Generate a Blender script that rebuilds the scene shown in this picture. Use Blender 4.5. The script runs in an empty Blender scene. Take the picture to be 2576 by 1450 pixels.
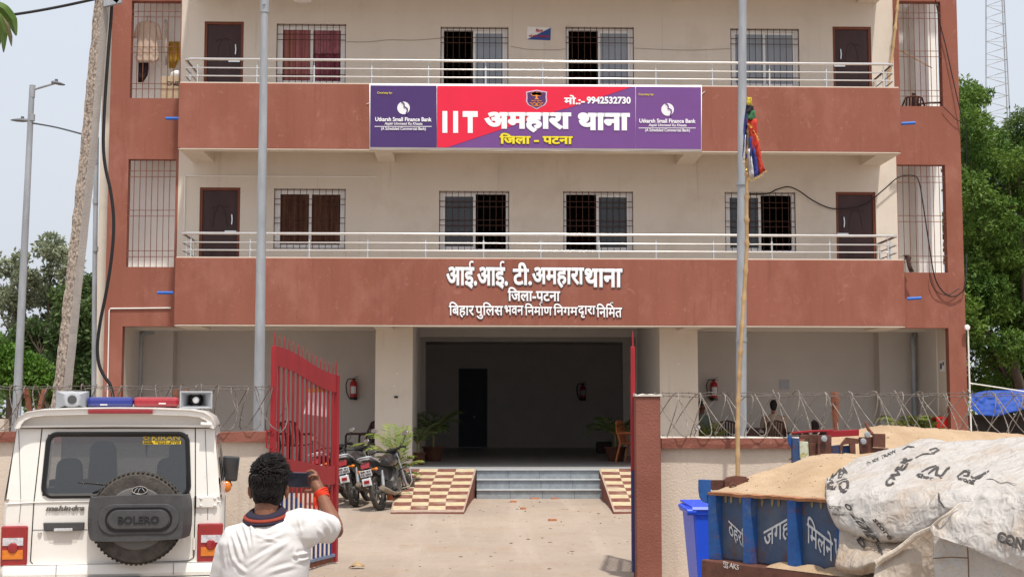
import bpy, bmesh, math, random
import numpy as np
from mathutils import Vector, Matrix, Euler
random.seed(7)
rad = math.radians
sc = bpy.context.scene
C = sc.collection
# ------------------------------------------------------------------ camera
F_, CX, CY, CH = 3542.0, 1288.0, 725.0, 1.85      # focal length and centre in units of a 2576 wide frame, eye height
def nrm(v): return v / np.linalg.norm(v)
Ey = nrm(np.array([-104.0, -315.0, F_]))
up0 = np.array([0.0030, 1.0, 0.0])
Ez = nrm(up0 - up0.dot(Ey) * Ey)
Ex = np.cross(-Ey, Ez); Ex = Ex if Ex[0] > 0 else -Ex
cam_d = bpy.data.cameras.new('camera'); cam = bpy.data.objects.new('camera', cam_d); C.objects.link(cam)
cam_d.sensor_width = 36.0; cam_d.lens = 36.0 * F_ / 2576.0; cam_d.clip_end = 2000; cam_d.clip_start = 0.05
mw = Matrix(((Ex[0], Ex[1], -Ex[2], 0), (Ey[0], Ey[1], -Ey[2], 0), (Ez[0], Ez[1], -Ez[2], CH), (0, 0, 0, 1)))
cam.matrix_world = mw
sc.camera = cam
# ------------------------------------------------------------------ light
SUN_E, SUN_A = rad(69), rad(16)      # height, and how far to the right of straight behind the camera
world = bpy.data.worlds.new('World'); sc.world = world; world.use_nodes = True
wn = world.node_tree.nodes; wl = world.node_tree.links
sky = wn.new('ShaderNodeTexSky'); sky.sky_type = 'NISHITA'; sky.sun_disc = False
sky.sun_elevation = SUN_E; sky.sun_rotation = math.pi - SUN_A
sky.air_density = 1.6; sky.dust_density = 9.0; sky.ozone_density = 1.5
bg = wn['Background']
hz = wn.new('ShaderNodeMix'); hz.data_type = 'RGBA'; hz.inputs[0].default_value = 0.62
hz.inputs[7].default_value = (9.0, 9.55, 10.6, 1)       # pale humid haze mixed over the clear sky
wl.new(sky.outputs[0], hz.inputs[6]); wl.new(hz.outputs[2], bg.inputs[0]); bg.inputs[1].default_value = 0.102
sun_d = bpy.data.lights.new('sun', 'SUN'); sun = bpy.data.objects.new('sun', sun_d); C.objects.link(sun)
sun_d.energy = 3.7; sun_d.angle = rad(1.6); sun_d.color = (1.0, 0.955, 0.88)
to_sun = Vector((math.sin(SUN_A) * math.cos(SUN_E), -math.cos(SUN_A) * math.cos(SUN_E), math.sin(SUN_E)))
sun.rotation_euler = to_sun.to_track_quat('Z', 'Y').to_euler()
vs = sc.view_settings; vs.view_transform = 'Standard'; vs.look = 'None'; vs.gamma = 1.0; vs.use_curve_mapping = False
vs.exposure = 0.17
sc.cycles.max_bounces = 10; sc.cycles.diffuse_bounces = 8; sc.cycles.use_denoising = True
sc.cycles.sample_clamp_indirect = 6

# ------------------------------------------------------------------ picture point -> place at a distance
def W(px, py, Y):
    v = np.array([px - CX, CY - py, F_]); t = Y / Ey.dot(v)
    return Vector((Ex.dot(v) * t, Y, CH + Ez.dot(v) * t))
def R(x0, y0, x1, y1, Y):
    xm, ym = (x0 + x1) / 2, (y0 + y1) / 2
    return W(x0, ym, Y).x, W(x1, ym, Y).x, W(xm, y1, Y).z, W(xm, y0, Y).z

# ------------------------------------------------------------------ materials
def mat(name, col, rough=0.8, var=0.12, scale=2.0, bump=0.0, bscale=30.0, metal=0.0, spec=0.3, col2=None, streak=False, thr=None, tr=0.0, coat=0.0, emit=None, detail=5.0):
    m = bpy.data.materials.new(name); m.use_nodes = True
    n, l = m.node_tree.nodes, m.node_tree.links
    b = n['Principled BSDF']
    b.inputs['Roughness'].default_value = rough; b.inputs['Metallic'].default_value = metal
    b.inputs['Specular IOR Level'].default_value = spec
    if coat: b.inputs['Coat Weight'].default_value = coat; b.inputs['Coat Roughness'].default_value = 0.08
    if tr: b.inputs['Transmission Weight'].default_value = tr
    if emit: b.inputs['Emission Color'].default_value = (*emit[:3], 1); b.inputs['Emission Strength'].default_value = emit[3]
    b.inputs['Base Color'].default_value = (*col, 1)
    tc = n.new('ShaderNodeTexCoord'); src = tc.outputs['Object']
    if var or col2:
        mp = n.new('ShaderNodeMapping'); l.new(src, mp.inputs[0])
        mp.inputs['Scale'].default_value = (1, 1, 0.22) if streak else (1, 1, 1)
        nz = n.new('ShaderNodeTexNoise'); nz.inputs['Scale'].default_value = scale; nz.inputs['Detail'].default_value = detail; nz.inputs['Roughness'].default_value = 0.62
        l.new(mp.outputs[0], nz.inputs['Vector'])
        cr = n.new('ShaderNodeValToRGB')
        lo, hi = thr if thr else (0.28, 0.72)
        cr.color_ramp.elements[0].position = lo; cr.color_ramp.elements[1].position = hi
        c0 = tuple(max(0, c * (1 - var)) for c in col); c1 = col2 if col2 else tuple(min(1, c * (1 + var)) for c in col)
        cr.color_ramp.elements[0].color = (*c0, 1); cr.color_ramp.elements[1].color = (*c1, 1)
        l.new(nz.outputs[0], cr.inputs[0]); l.new(cr.outputs[0], b.inputs['Base Color'])
    if bump:
        nb = n.new('ShaderNodeTexNoise'); nb.inputs['Scale'].default_value = bscale; nb.inputs['Detail'].default_value = 4
        l.new(src, nb.inputs['Vector'])
        bp = n.new('ShaderNodeBump'); bp.inputs['Strength'].default_value = bump; bp.inputs['Distance'].default_value = 0.02
        l.new(nb.outputs[0], bp.inputs['Height']); l.new(bp.outputs[0], b.inputs['Normal'])
    return m

def layer(m, scale, lo, hi, col, fac=1.0, stretch=None, detail=6, dist=0.0):
    n, l = m.node_tree.nodes, m.node_tree.links; b = n['Principled BSDF']; ins = b.inputs['Base Color']; tc = n['Texture Coordinate']
    nz = n.new('ShaderNodeTexNoise'); nz.inputs['Scale'].default_value = scale; nz.inputs['Detail'].default_value = detail; nz.inputs['Roughness'].default_value = .66; nz.inputs['Distortion'].default_value = dist
    mp = n.new('ShaderNodeMapping'); mp.inputs['Scale'].default_value = stretch or (1, 1, 1); mp.inputs['Location'].default_value = (scale*1.7, scale*.3, lo*9); l.new(tc.outputs['Object'], mp.inputs[0]); l.new(mp.outputs[0], nz.inputs['Vector'])
    mr = n.new('ShaderNodeMapRange'); mr.inputs[1].default_value = lo; mr.inputs[2].default_value = hi; mr.inputs[4].default_value = fac; l.new(nz.outputs[0], mr.inputs[0])
    mx = n.new('ShaderNodeMix'); mx.data_type = 'RGBA'; l.new(mr.outputs[0], mx.inputs[0]); mx.inputs[7].default_value = (*col, 1)
    if ins.links: l.new(ins.links[0].from_socket, mx.inputs[6])
    else: mx.inputs[6].default_value = ins.default_value
    l.new(mx.outputs[2], ins); return m
# ------------------------------------------------------------------ mesh builder
class MB:
    def __init__(s): s.v = []; s.f = []; s.mi = []; s.cm = 0
    def add(s, vs, fs):
        o = len(s.v); s.v += [tuple(p) for p in vs]
        for f in fs: s.f.append(tuple(i + o for i in f)); s.mi.append(s.cm)
        return s
    def box(s, x0, x1, y0, y1, z0, z1):
        return s.add([(x0,y0,z0),(x1,y0,z0),(x1,y1,z0),(x0,y1,z0),(x0,y0,z1),(x1,y0,z1),(x1,y1,z1),(x0,y1,z1)],
                     [(0,3,2,1),(4,5,6,7),(0,1,5,4),(1,2,6,5),(2,3,7,6),(3,0,4,7)])
    def obox(s, c, ax, ay, az):          # centre and three half-axis vectors
        c, ax, ay, az = Vector(c), Vector(ax), Vector(ay), Vector(az)
        P = [c + sx*ax + sy*ay + sz*az for sz in (-1,1) for sx, sy in ((-1,-1),(1,-1),(1,1),(-1,1))]
        return s.add(P, [(0,3,2,1),(4,5,6,7),(0,1,5,4),(1,2,6,5),(2,3,7,6),(3,0,4,7)])
    def bar(s, a, b, w, d=None, upv=(0,0,1)):   # square bar from a to b
        a, b = Vector(a), Vector(b); d = d or w
        t = (b - a).normalized(); u = Vector(upv)
        if abs(t.dot(u)) > 0.95: u = Vector((0,1,0))
        r = t.cross(u).normalized(); u = r.cross(t)
        return s.obox((a+b)/2, r*w/2, (b-a)/2, u*d/2)
    def tube(s, pts, r, n=8, cap=True, closed=False):
        pts = [Vector(p) for p in pts]; k = len(pts); rs = r if isinstance(r, (list, tuple)) else [r]*k
        rings = []; u = None
        for i, p in enumerate(pts):
            if closed: t = pts[(i+1) % k] - pts[i-1]
            else: t = pts[min(i+1,k-1)] - pts[max(i-1,0)]
            t = t.normalized() if t.length > 1e-9 else Vector((0,0,1))
            if u is None: u = Vector((0,0,1)) if abs(t.z) < 0.9 else Vector((1,0,0))
            u = u - t * u.dot(t)
            u = u.normalized() if u.length > 1e-6 else t.orthogonal().normalized()
            w = t.cross(u)
            rings.append([p + rs[i]*(math.cos(2*math.pi*j/n)*u + math.sin(2*math.pi*j/n)*w) for j in range(n)])
        vs = [p for rg in rings for p in rg]; fs = []
        for i in range(k if closed else k-1):
            for j in range(n):
                a, b2 = i*n, ((i+1) % k)*n
                fs.append((a+j, a+(j+1)%n, b2+(j+1)%n, b2+j))
        if cap and not closed: fs.append(tuple(range(n))[::-1]); fs.append(tuple((k-1)*n+j for j in range(n)))
        return s.add(vs, fs)
    def cyl(s, a, b, r, r2=None, n=16): return s.tube([a, b], [r, r if r2 is None else r2], n)
    def lathe(s, prof, c=(0,0,0), axis='Z', n=24):     # prof: (radius, along)
        c = Vector(c); vs = []; fs = []
        for (r, h) in prof:
            for j in range(n):
                a = 2*math.pi*j/n
                q = {'Z': (r*math.cos(a), r*math.sin(a), h), 'Y': (r*math.cos(a), h, -r*math.sin(a)), 'X': (h, r*math.cos(a), r*math.sin(a))}[axis]
                vs.append(c + Vector(q))
        for i in range(len(prof)-1):
            for j in range(n): fs.append((i*n+j, i*n+(j+1)%n, (i+1)*n+(j+1)%n, (i+1)*n+j))
        return s.add(vs, fs)
    def prism(s, poly, d):              # poly: list of 3-D points (planar), extruded by d
        d = Vector(d); k = len(poly); P = [Vector(p) for p in poly]
        return s.add(P + [p + d for p in P], [tuple(range(k))[::-1], tuple(range(k, 2*k))] + [(i, (i+1)%k, (i+1)%k+k, i+k) for i in range(k)])
    def grid(s, rows, closed_u=False):
        n, m = len(rows), len(rows[0]); fs = []
        for i in range(n-1):
            for j in range(m if closed_u else m-1): fs.append((i*m+j, i*m+(j+1)%m, (i+1)*m+(j+1)%m, (i+1)*m+j))
        return s.add([p for r in rows for p in r], fs)
    def ball(s, c, r, n=12, sq=(1,1,1)):
        c = Vector(c); rows = []
        for i in range(n//2+1):
            a = math.pi*i/(n//2)
            rows.append([c + Vector((r*sq[0]*math.sin(a)*math.cos(2*math.pi*j/n), r*sq[1]*math.sin(a)*math.sin(2*math.pi*j/n), r*sq[2]*math.cos(a))) for j in range(n)])
        return s.grid(rows, True)
    def build(s, name, m, parent=None, smooth=False, local=False, bevel=0, solid=0, sub=0):
        me = bpy.data.meshes.new(name); me.from_pydata(s.v, [], s.f)
        if parent is not None and not local:
            me.transform(WM[parent.name].inverted())
        ms = m if isinstance(m, (list, tuple)) else [m]
        for q in ms: me.materials.append(q)
        if len(ms) > 1: me.polygons.foreach_set('material_index', s.mi)
        bm = bmesh.new(); bm.from_mesh(me); bmesh.ops.recalc_face_normals(bm, faces=bm.faces); bm.to_mesh(me); bm.free()
        o = bpy.data.objects.new(name, me); C.objects.link(o)
        if parent is not None: o.parent = parent; WM[o.name] = WM[parent.name]
        else: WM[o.name] = Matrix()
        if solid: q = o.modifiers.new('solid', 'SOLIDIFY'); q.thickness = solid; q.offset = 0
        if bevel: q = o.modifiers.new('bevel', 'BEVEL'); q.width = bevel; q.segments = 2; q.limit_method = 'ANGLE'; q.angle_limit = rad(40)
        if sub: q = o.modifiers.new('sub', 'SUBSURF'); q.levels = sub; q.render_levels = sub
        if smooth:
            me.polygons.foreach_set('use_smooth', [True]*len(me.polygons))
            if not sub and hasattr(me, 'set_sharp_from_angle'): me.set_sharp_from_angle(angle=rad(42))
        return o
WM = {}
def tag(o, label=None, cat=None, group=None, kind=None):
    if label: o['label'] = label
    if cat: o['category'] = cat
    if group: o['group'] = group
    if kind: o['kind'] = kind
    return o
def thing(name, label, cat, loc=(0,0,0), rotz=0, group=None, rot=None):
    o = bpy.data.objects.new(name, None); C.objects.link(o); o.empty_display_size = 0.2
    o.location = loc; o.rotation_euler = rot if rot else (0, 0, rotz)
    WM[o.name] = Matrix.Translation(loc) @ Euler(o.rotation_euler).to_matrix().to_4x4()
    return tag(o, label, cat, group)
def dup(root, loc, rotz, label, scale=None):
    r = root.copy(); C.objects.link(r); r.location = loc; r.rotation_euler = (root.rotation_euler[0], root.rotation_euler[1], rotz); r['label'] = label
    if scale: r.scale = (scale,)*3
    for ch in list(root.children):
        c = ch.copy(); C.objects.link(c); c.parent = r
        for g in ch.children:
            d = g.copy(); C.objects.link(d); d.parent = c
    return r
# text: glyph outlines -> mesh fitted into a rectangle given by origin + two edge vectors
def text_mesh(s, weight=0.0, shear=0.0, space=1.0):
    c = bpy.data.curves.new('t', 'FONT'); c.body = s; c.size = 1; c.shear = shear; c.space_character = space
    c.resolution_u = 3
    if weight: c.bevel_depth = weight; c.bevel_resolution = 0
    o = bpy.data.objects.new('t', c); C.objects.link(o)
    dg = bpy.context.evaluated_depsgraph_get(); dg.update()
    me = bpy.data.meshes.new_from_object(o.evaluated_get(dg))
    V = np.array([v.co[:] for v in me.vertices]); Fs = [tuple(p.vertices) for p in me.polygons]
    bpy.data.objects.remove(o); bpy.data.curves.remove(c); bpy.data.meshes.remove(me)
    return V, Fs
def put_text(mb, s, o, ex, ey, weight=0.0, shear=0.0, space=1.0, depth=0.004, keep=False, bend=None):
    V, Fs = text_mesh(s, weight, shear, space)
    lo, hi = V.min(0), V.max(0); o, ex, ey = Vector(o), Vector(ex), Vector(ey); nn = ex.cross(ey).normalized()
    zs = max(hi[2]-lo[2], 1e-6)
    P = []
    for v in V:
        a, b = (v[0]-lo[0])/(hi[0]-lo[0]), (v[1]-lo[1])/(hi[1]-lo[1])
        p = o + ex*a + ey*b + nn*(depth*(v[2]-lo[2])/zs)
        if bend: p = bend(a, b, depth*(v[2]-lo[2])/zs)
        P.append(p)
    mb.add(P, Fs)
def text_D(mb, s, x0, y0, x1, y1, Y, weight=0.0, off=0.0, tilt=True, **k):
    o, a, b = W(x0, y1, Y), W(x1, y1 + (x1-x0)*0.0062, Y), W(x0, y0, Y)
    d = Vector((0, -off, 0))
    put_text(mb, s, o + d, a - o, b - o, weight, **k)
# ------------------------------------------------------------------ shared materials
M = {}
M['brown'] = mat('brown_paint', (.255,.087,.056), .85, .10, 1.1, .25, 55, col2=(.295,.107,.074), streak=True)
M['brown2'] = mat('brown_paint_wall', (.215,.075,.052), .85, .14, 1.4, .35, 40, col2=(.26,.10,.072))
layer(M['brown'], .9, .50, .66, (.36,.155,.115), .55, (1,1,.6)); layer(M['brown'], 2.2, .60, .72, (.19,.065,.045), .5, (2.2,1,.22)); layer(M['brown'], 5, .60, .70, (.40,.19,.15), .45, (1,1,1), 8, 1.5); layer(M['brown'], 26, .66, .72, (.42,.22,.18), .6); layer(M['brown'], 3.5, .52, .75, (.15,.055,.042), .25, (3.5,1,.10))
M['cream'] = mat('cream_paint', (.64,.57,.485), .85, .05, .9, .12, 60, streak=True)
M['cream2'] = mat('cream_boundary_paint', (.57,.485,.405), .88, .10, 1.3, .3, 45, streak=True)
M['bay'] = mat('bay_pale_paint', (.86,.84,.80), .85, .05, 1)
M['verandah'] = mat('verandah_paint', (.62,.575,.53), .85, .05, 1)
layer(M['cream'], 1.1, .52, .70, (.50,.42,.34), .45); layer(M['cream'], 2.6, .60, .74, (.40,.33,.27), .5, (3,3,.14)); layer(M['cream'], 6, .66, .74, (.42,.36,.30), .45, None, 8, 1.2); layer(M['cream'], 40, .70, .76, (.30,.25,.21), .6)
M['white'] = mat('white_paint', (.78,.76,.74), .5, .05, 3)
M['lettering'] = mat('lettering_white', (.86,.86,.88), .5, 0)
M['letter_edge'] = mat('lettering_edge', (.075,.06,.065), .7, 0)
M['steel'] = mat('stainless_steel', (.72,.70,.68), .28, .06, 8, metal=1.0)
M['galv'] = mat('galvanised_steel', (.34,.355,.375), .5, .25, 7, metal=.3, spec=.4, streak=True)
layer(M['cream2'], .9, .48, .68, (.46,.37,.30), .5); layer(M['cream2'], 3, .58, .74, (.38,.30,.24), .5, (2.5,1,.2)); layer(M['cream2'], 14, .66, .74, (.36,.29,.23), .55); layer(M['brown2'], 4, .55, .72, (.16,.06,.045), .6); layer(M['brown2'], 9, .62, .72, (.36,.21,.16), .5)
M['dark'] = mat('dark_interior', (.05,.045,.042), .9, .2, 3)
M['iron'] = mat('rusty_iron', (.075,.032,.022), .8, .4, 18, .2, 60)
M['rust'] = mat('rust', (.16,.055,.032), .85, .35, 14, .4, 50, col2=(.26,.10,.06))
M['door'] = mat('door_veneer', (.050,.024,.024), .5, .25, 5, .15, 30, streak=True)
M['doorframe'] = mat('door_frame', (.17,.05,.025), .55, .2, 6, streak=True)
M['floor'] = mat('granite_floor', (.36,.365,.37), .35, .2, 20)
M['tile'] = mat('grey_tile', (.27,.295,.315), .4, .2, 9, .1, 40)
M['glass'] = mat('window_glass', (.032,.036,.042), .16, .15, 2, spec=.5)
M['glass_grey'] = mat('window_glass_frosted', (.27,.30,.34), .2, .12, 3, spec=.5, streak=True)
M['pvc_blue'] = mat('blue_pvc', (.035,.15,.55), .35, .1, 10)
M['pvc_white'] = mat('white_pvc', (.78,.76,.72), .45, .05, 6)
M['black'] = mat('black_rubber', (.018,.018,.018), .5, .2, 10)
M['cable'] = mat('cable_black', (.016,.015,.016), .45, .1, 10)

# ------------------------------------------------------------------ ground
def gz(y):
    t = min(1, max(0, (y - 18.5) / 7.5)); return .29 * (t*t*(3-2*t))
def sandg(x, y): return gz(y)
gm = MB()
ys = [-40, -10, 0, 2, 4] + [5 + .5*i for i in range(56)] + [34, 38, 45, 60, 90, 150, 300, 700]
xs = [-700, -300, -120, -60, -30, -18] + [-12 + .75*i for i in range(33)] + [18, 30, 60, 120, 300, 700]
rnd = random.Random(3)
gm.grid([[(x, y, gz(y) + (rnd.uniform(-.012, .012) if 6 < y < 27 else 0)) for x in xs] for y in ys])
def ground_mat():
    m = mat('dusty_ground', (.32,.262,.212), .95, .14, .35, 0)
    n, l = m.node_tree.nodes, m.node_tree.links; b = n['Principled BSDF']
    tc = n['Texture Coordinate']
    base = b.inputs['Base Color'].links[0].from_socket
    def layer(prev, scale, lo, hi, col, fac=1.0, stretch=None):
        nz = n.new('ShaderNodeTexNoise'); nz.inputs['Scale'].default_value = scale; nz.inputs['Detail'].default_value = 6; nz.inputs['Roughness'].default_value = .65
        src = tc.outputs['Object']
        if stretch:
            mp = n.new('ShaderNodeMapping'); mp.inputs['Scale'].default_value = stretch; l.new(src, mp.inputs[0]); src = mp.outputs[0]
        l.new(src, nz.inputs['Vector'])
        mr = n.new('ShaderNodeMapRange'); mr.inputs[1].default_value = lo; mr.inputs[2].default_value = hi; mr.inputs[4].default_value = fac
        l.new(nz.outputs[0], mr.inputs[0])
        mx = n.new('ShaderNodeMix'); mx.data_type = 'RGBA'; l.new(mr.outputs[0], mx.inputs[0]); l.new(prev, mx.inputs[6]); mx.inputs[7].default_value = (*col, 1)
        return mx.outputs[2]
    c = layer(base, .8, .52, .75, (.31,.225,.16), .8)
    c = layer(c, 6, .60, .72, (.22,.165,.125), .55, (.45, 1, 1))
    c = layer(c, 30, .64, .74, (.17,.13,.10), .7)
    c = layer(c, 12, .62, .75, (.50,.43,.36), .6, (.5, 1, 1))
    c = layer(c, .9, .50, .70, (.40,.335,.28), .6, (2.2,.18,1)); c = layer(c, 2.5, .56, .72, (.27,.20,.145), .5, (1,.5,1))
    l.new(c, b.inputs['Base Color'])
    nb = n.new('ShaderNodeTexNoise'); nb.inputs['Scale'].default_value = 9; nb.inputs['Detail'].default_value = 8; l.new(tc.outputs['Object'], nb.inputs['Vector'])
    bp = n.new('ShaderNodeBump'); bp.inputs['Strength'].default_value = .55; bp.inputs['Distance'].default_value = .05
    l.new(nb.outputs[0], bp.inputs['Height']); l.new(bp.outputs[0], b.inputs['Normal'])
    return m
M['ground'] = ground_mat()
tag(gm.build('ground', M['ground'], smooth=True), kind='structure')

# ------------------------------------------------------------------ the building
Yp, Yw, Yv = 27.0, 28.4, 31.0
B = thing('police_station_building', 'three storey brown and cream building with two railed balconies and a dark central entrance hall', 'building', (1.2, Yw, .29))
FLOOR = .81                                    # verandah and hall floor level
XL, XR = W(268, 600, Yw).x, W(2423, 600, Yw).x
XA, XB = W(445, 620, Yw).x, W(2260, 640, Yw).x  # where brown side bays meet the cream middle
Htop = 12.6
def wall_sheet(name, m, x0, x1, z0, z1, holes, y=Yw, th=.23, parent=B, ends=()):
    mb = MB()
    hx = [h for h in holes if h[1] > x0 and h[0] < x1]
    xs = sorted({x0, x1, *[min(max(v, x0), x1) for h in hx for v in h[:2]]}); zs = sorted({z0, z1, *[min(max(v, z0), z1) for h in hx for v in h[2:]]})
    def inh(a, c): return any(h[0] < a < h[1] and h[2] < c < h[3] for h in hx)
    for i in range(len(xs)-1):
        for j in range(len(zs)-1):
            a, b, c, d = xs[i], xs[i+1], zs[j], zs[j+1]
            if b-a < 1e-5 or d-c < 1e-5: continue
            if not inh((a+b)/2, (c+d)/2):
                mb.add([(a,y,c),(b,y,c),(b,y,d),(a,y,d)], [(0,1,2,3)]); mb.add([(a,y+th,c),(b,y+th,c),(b,y+th,d),(a,y+th,d)], [(3,2,1,0)])
    for h in hx:
        a, b, c, d = max(h[0],x0), min(h[1],x1), max(h[2],z0), min(h[3],z1)
        if h[0] > x0: mb.add([(a,y,c),(a,y+th,c),(a,y+th,d),(a,y,d)], [(0,1,2,3)])
        if h[1] < x1: mb.add([(b,y,c),(b,y+th,c),(b,y+th,d),(b,y,d)], [(3,2,1,0)])
        if h[2] > z0: mb.add([(a,y,c),(b,y,c),(b,y+th,c),(a,y+th,c)], [(0,1,2,3)])
        if h[3] < z1: mb.add([(a,y,d),(b,y,d),(b,y+th,d),(a,y+th,d)], [(3,2,1,0)])
    for xx in ends: mb.add([(xx,y,z0),(xx,y+th,z0),(xx,y+th,z1),(xx,y,z1)], [(0,1,2,3)])
    return mb.build(name, m, parent)
# openings measured on the wall plane
winD = {1: [(688.5,474,869,626),(1104.5,480,1281,631),(1417,481,1593,633),(1824,483,2002,635)],
        2: [(695,60,870,213),(1108,68,1279,219),(1423,68,1595,219),(1838,72,2011,220)]}
doorD = {1: [(501,471,603,680),(2104,482.5,2204.5,690)], 2: [(513,54,612,250),(2096,67,2193,262)]}
grD = [(320,400,440,671),(329,2,453,247),(2259.5,414,2381,685),(2262,3.5,2369,267)]
holes_w = {k: [R(*d, Yw) for d in v] for k, v in winD.items()}
holes_d = {k: [R(*d, Yw) for d in v] for k, v in doorD.items()}
holes_g = [R(*d, Yw) for d in grD]
flz = {1: W(1288, 690, Yw).z, 2: W(1288, 262, Yw).z}       # balcony floor levels
for k in (1, 2):
    holes_d[k] = [(a, b, flz[k], d) for a, b, c, d in holes_d[k]]
zt = W(1288, 822, Yw).z                         # head of the ground floor openings
xa0 = W(305, 950, Yw).x; xa1 = W(944, 950, Yw).x; xp0 = W(1037.5, 950, Yw).x; xp1 = W(1660, 950, Yw).x; xb0 = W(1756, 950, Yw).x; xb1 = W(2389.5, 960, Yw).x
gh = [(xa0, xa1, -1, zt), (xp0, xp1, -1, zt), (xb0, xb1, -1, zt)]
wall_sheet('side_wall', M['brown'], XL, XA, 0, Htop, [holes_g[0], holes_g[1], gh[0]], th=.2, ends=(XL,))
wall_sheet('side_wall', M['brown'], XB, XR, 0, Htop, [holes_g[2], holes_g[3], gh[2]], th=.2, ends=(XR,))
allw = holes_w[1] + holes_w[2] + holes_d[1] + holes_d[2] + gh
wall_sheet('main_wall', M['cream'], XA, XB, 0, Htop, allw)
# outer body: returns, roof, floors, partition walls
MB().box(W(244, 700, 30.3).x, XL - .003, 30.3, 30.6, 0, Htop).build('flank_wall', M['cream'], B)     # cream flank set back at the left
MB().box(XL-.3, XL-.1, 33, 44, 0, Htop).build('flank_wall', M['cream'], B); MB().box(XR - .2, XR-.002, 33, 44, 0, Htop).build('flank_wall', M['cream'], B)
mr = MB(); mr.box(XL-.6, XR+.3, Yw+.24, 47, Htop, Htop+.2)
mr.build('roof', M['cream'], B)
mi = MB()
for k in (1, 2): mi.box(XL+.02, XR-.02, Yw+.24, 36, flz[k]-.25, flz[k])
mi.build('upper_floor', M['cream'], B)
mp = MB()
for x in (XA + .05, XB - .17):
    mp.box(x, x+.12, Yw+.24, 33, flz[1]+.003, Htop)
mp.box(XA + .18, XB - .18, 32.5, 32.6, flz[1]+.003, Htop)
mp.build('room_wall', M['dark'], B)  # near-black walls paint the dimness inside the rooms
# grilled side bays: walls behind the bars
for z0, z1 in ((flz[1]+.004, flz[2]-.26), (flz[2]+.004, Htop)):
    for x0, x1, y, xs_ in ((XL+.02, XA+.035, 29.15, XA+.036), (XB-.035, XR-.02, 29.6, XB-.048)):
        q = MB(); q.box(x0, x1, y, y+.1, z0, z1); q.box(xs_, xs_+.012, Yw+.24, y-.001, z0, z1); q.build('bay_wall', M['bay'], B)
pilr = MB()
for x in (holes_g[2][1]-.36, holes_g[3][1]-.33):
    z0 = flz[1] if x == holes_g[2][1]-.36 else flz[2]
    pilr.box(x, x+.28, 29.1, 29.59, z0+.004, z0+2.45)
pilr.build('bay_pillar', M['white'], B)

# ---- balconies
H = W(1288, 378, Yp).z - W(1288, 818.5, Yp).z
bxD = {1: (433.5, 2278), 2: (450.5, 2267.5)}
zb = {1: W(1288, 818.5, Yp).z, 2: W(1288, 378, Yp).z}; ztop = {1: W(1288, 650.5, Yp).z, 2: W(1288, 214, Yp).z}
zb[3] = zb[2] + H; ztop[3] = ztop[2] + H
xb_ = {k: (W(bxD[k][0], 600, Yp).x, W(bxD[k][1], 600, Yp).x) for k in (1, 2)}; xb_[1] = xb_[2] = ((xb_[1][0]+xb_[2][0])/2, (xb_[1][1]+xb_[2][1])/2); xb_[3] = xb_[2]
brk = [(449.6,506),(940,985.5),(1725.5,1772),(2213,2270)]
brx = [(W(a, 378, Yp).x, W(b, 378, Yp).x) for a, b in brk]
brx[0] = (xb_[1][0]+.012, brx[0][1]); brx[3] = (brx[3][0], xb_[1][1]-.012)
for k in (1, 2, 3):
    x0, x1 = xb_[k]
    pm = MB()
    pm.box(x0, x1, Yp, Yp+.11, zb[k]+.004, ztop[k]); pm.box(x0, x0+.11, Yp+.111, Yw-.002, zb[k]+.3, ztop[k]); pm.box(x1-.11, x1, Yp+.111, Yw-.002, zb[k]+.3, ztop[k])
    bal = pm.build('balcony', M['brown'], B, bevel=.012)
    lm = MB(); lm.box(x0+.01, x1-.01, Yp+.006, Yp+.24, zb[k]-.012, zb[k]); lm.box(x0+.115, x1-.115, Yp+.112, Yw-.003, zb[k]+.36, zb[k]+.5)
    lm.box(x0+.05, x1-.05, Yp-.012, Yp-.001, zb[k]-.01, zb[k]+.003)
    lm.box(x0+.115, x1-.115, Yp+.112, Yp+.24, zb[k]+.001, zb[k]+.359)
    lm.build('slab', M['cream'], bal)
    cm = MB(); cm.box(x0+.02, x1-.02, Yp+.012, Yp+.10, ztop[k]+.001, ztop[k]+.022); cm.build('coping', M['cream'], bal)
    for a, b in brx:
        MB().box(a, b, Yp+.244, Yw-.003, zb[k]-.011, zb[k]+.358).build('bracket_beam', M['cream'], bal)
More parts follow.
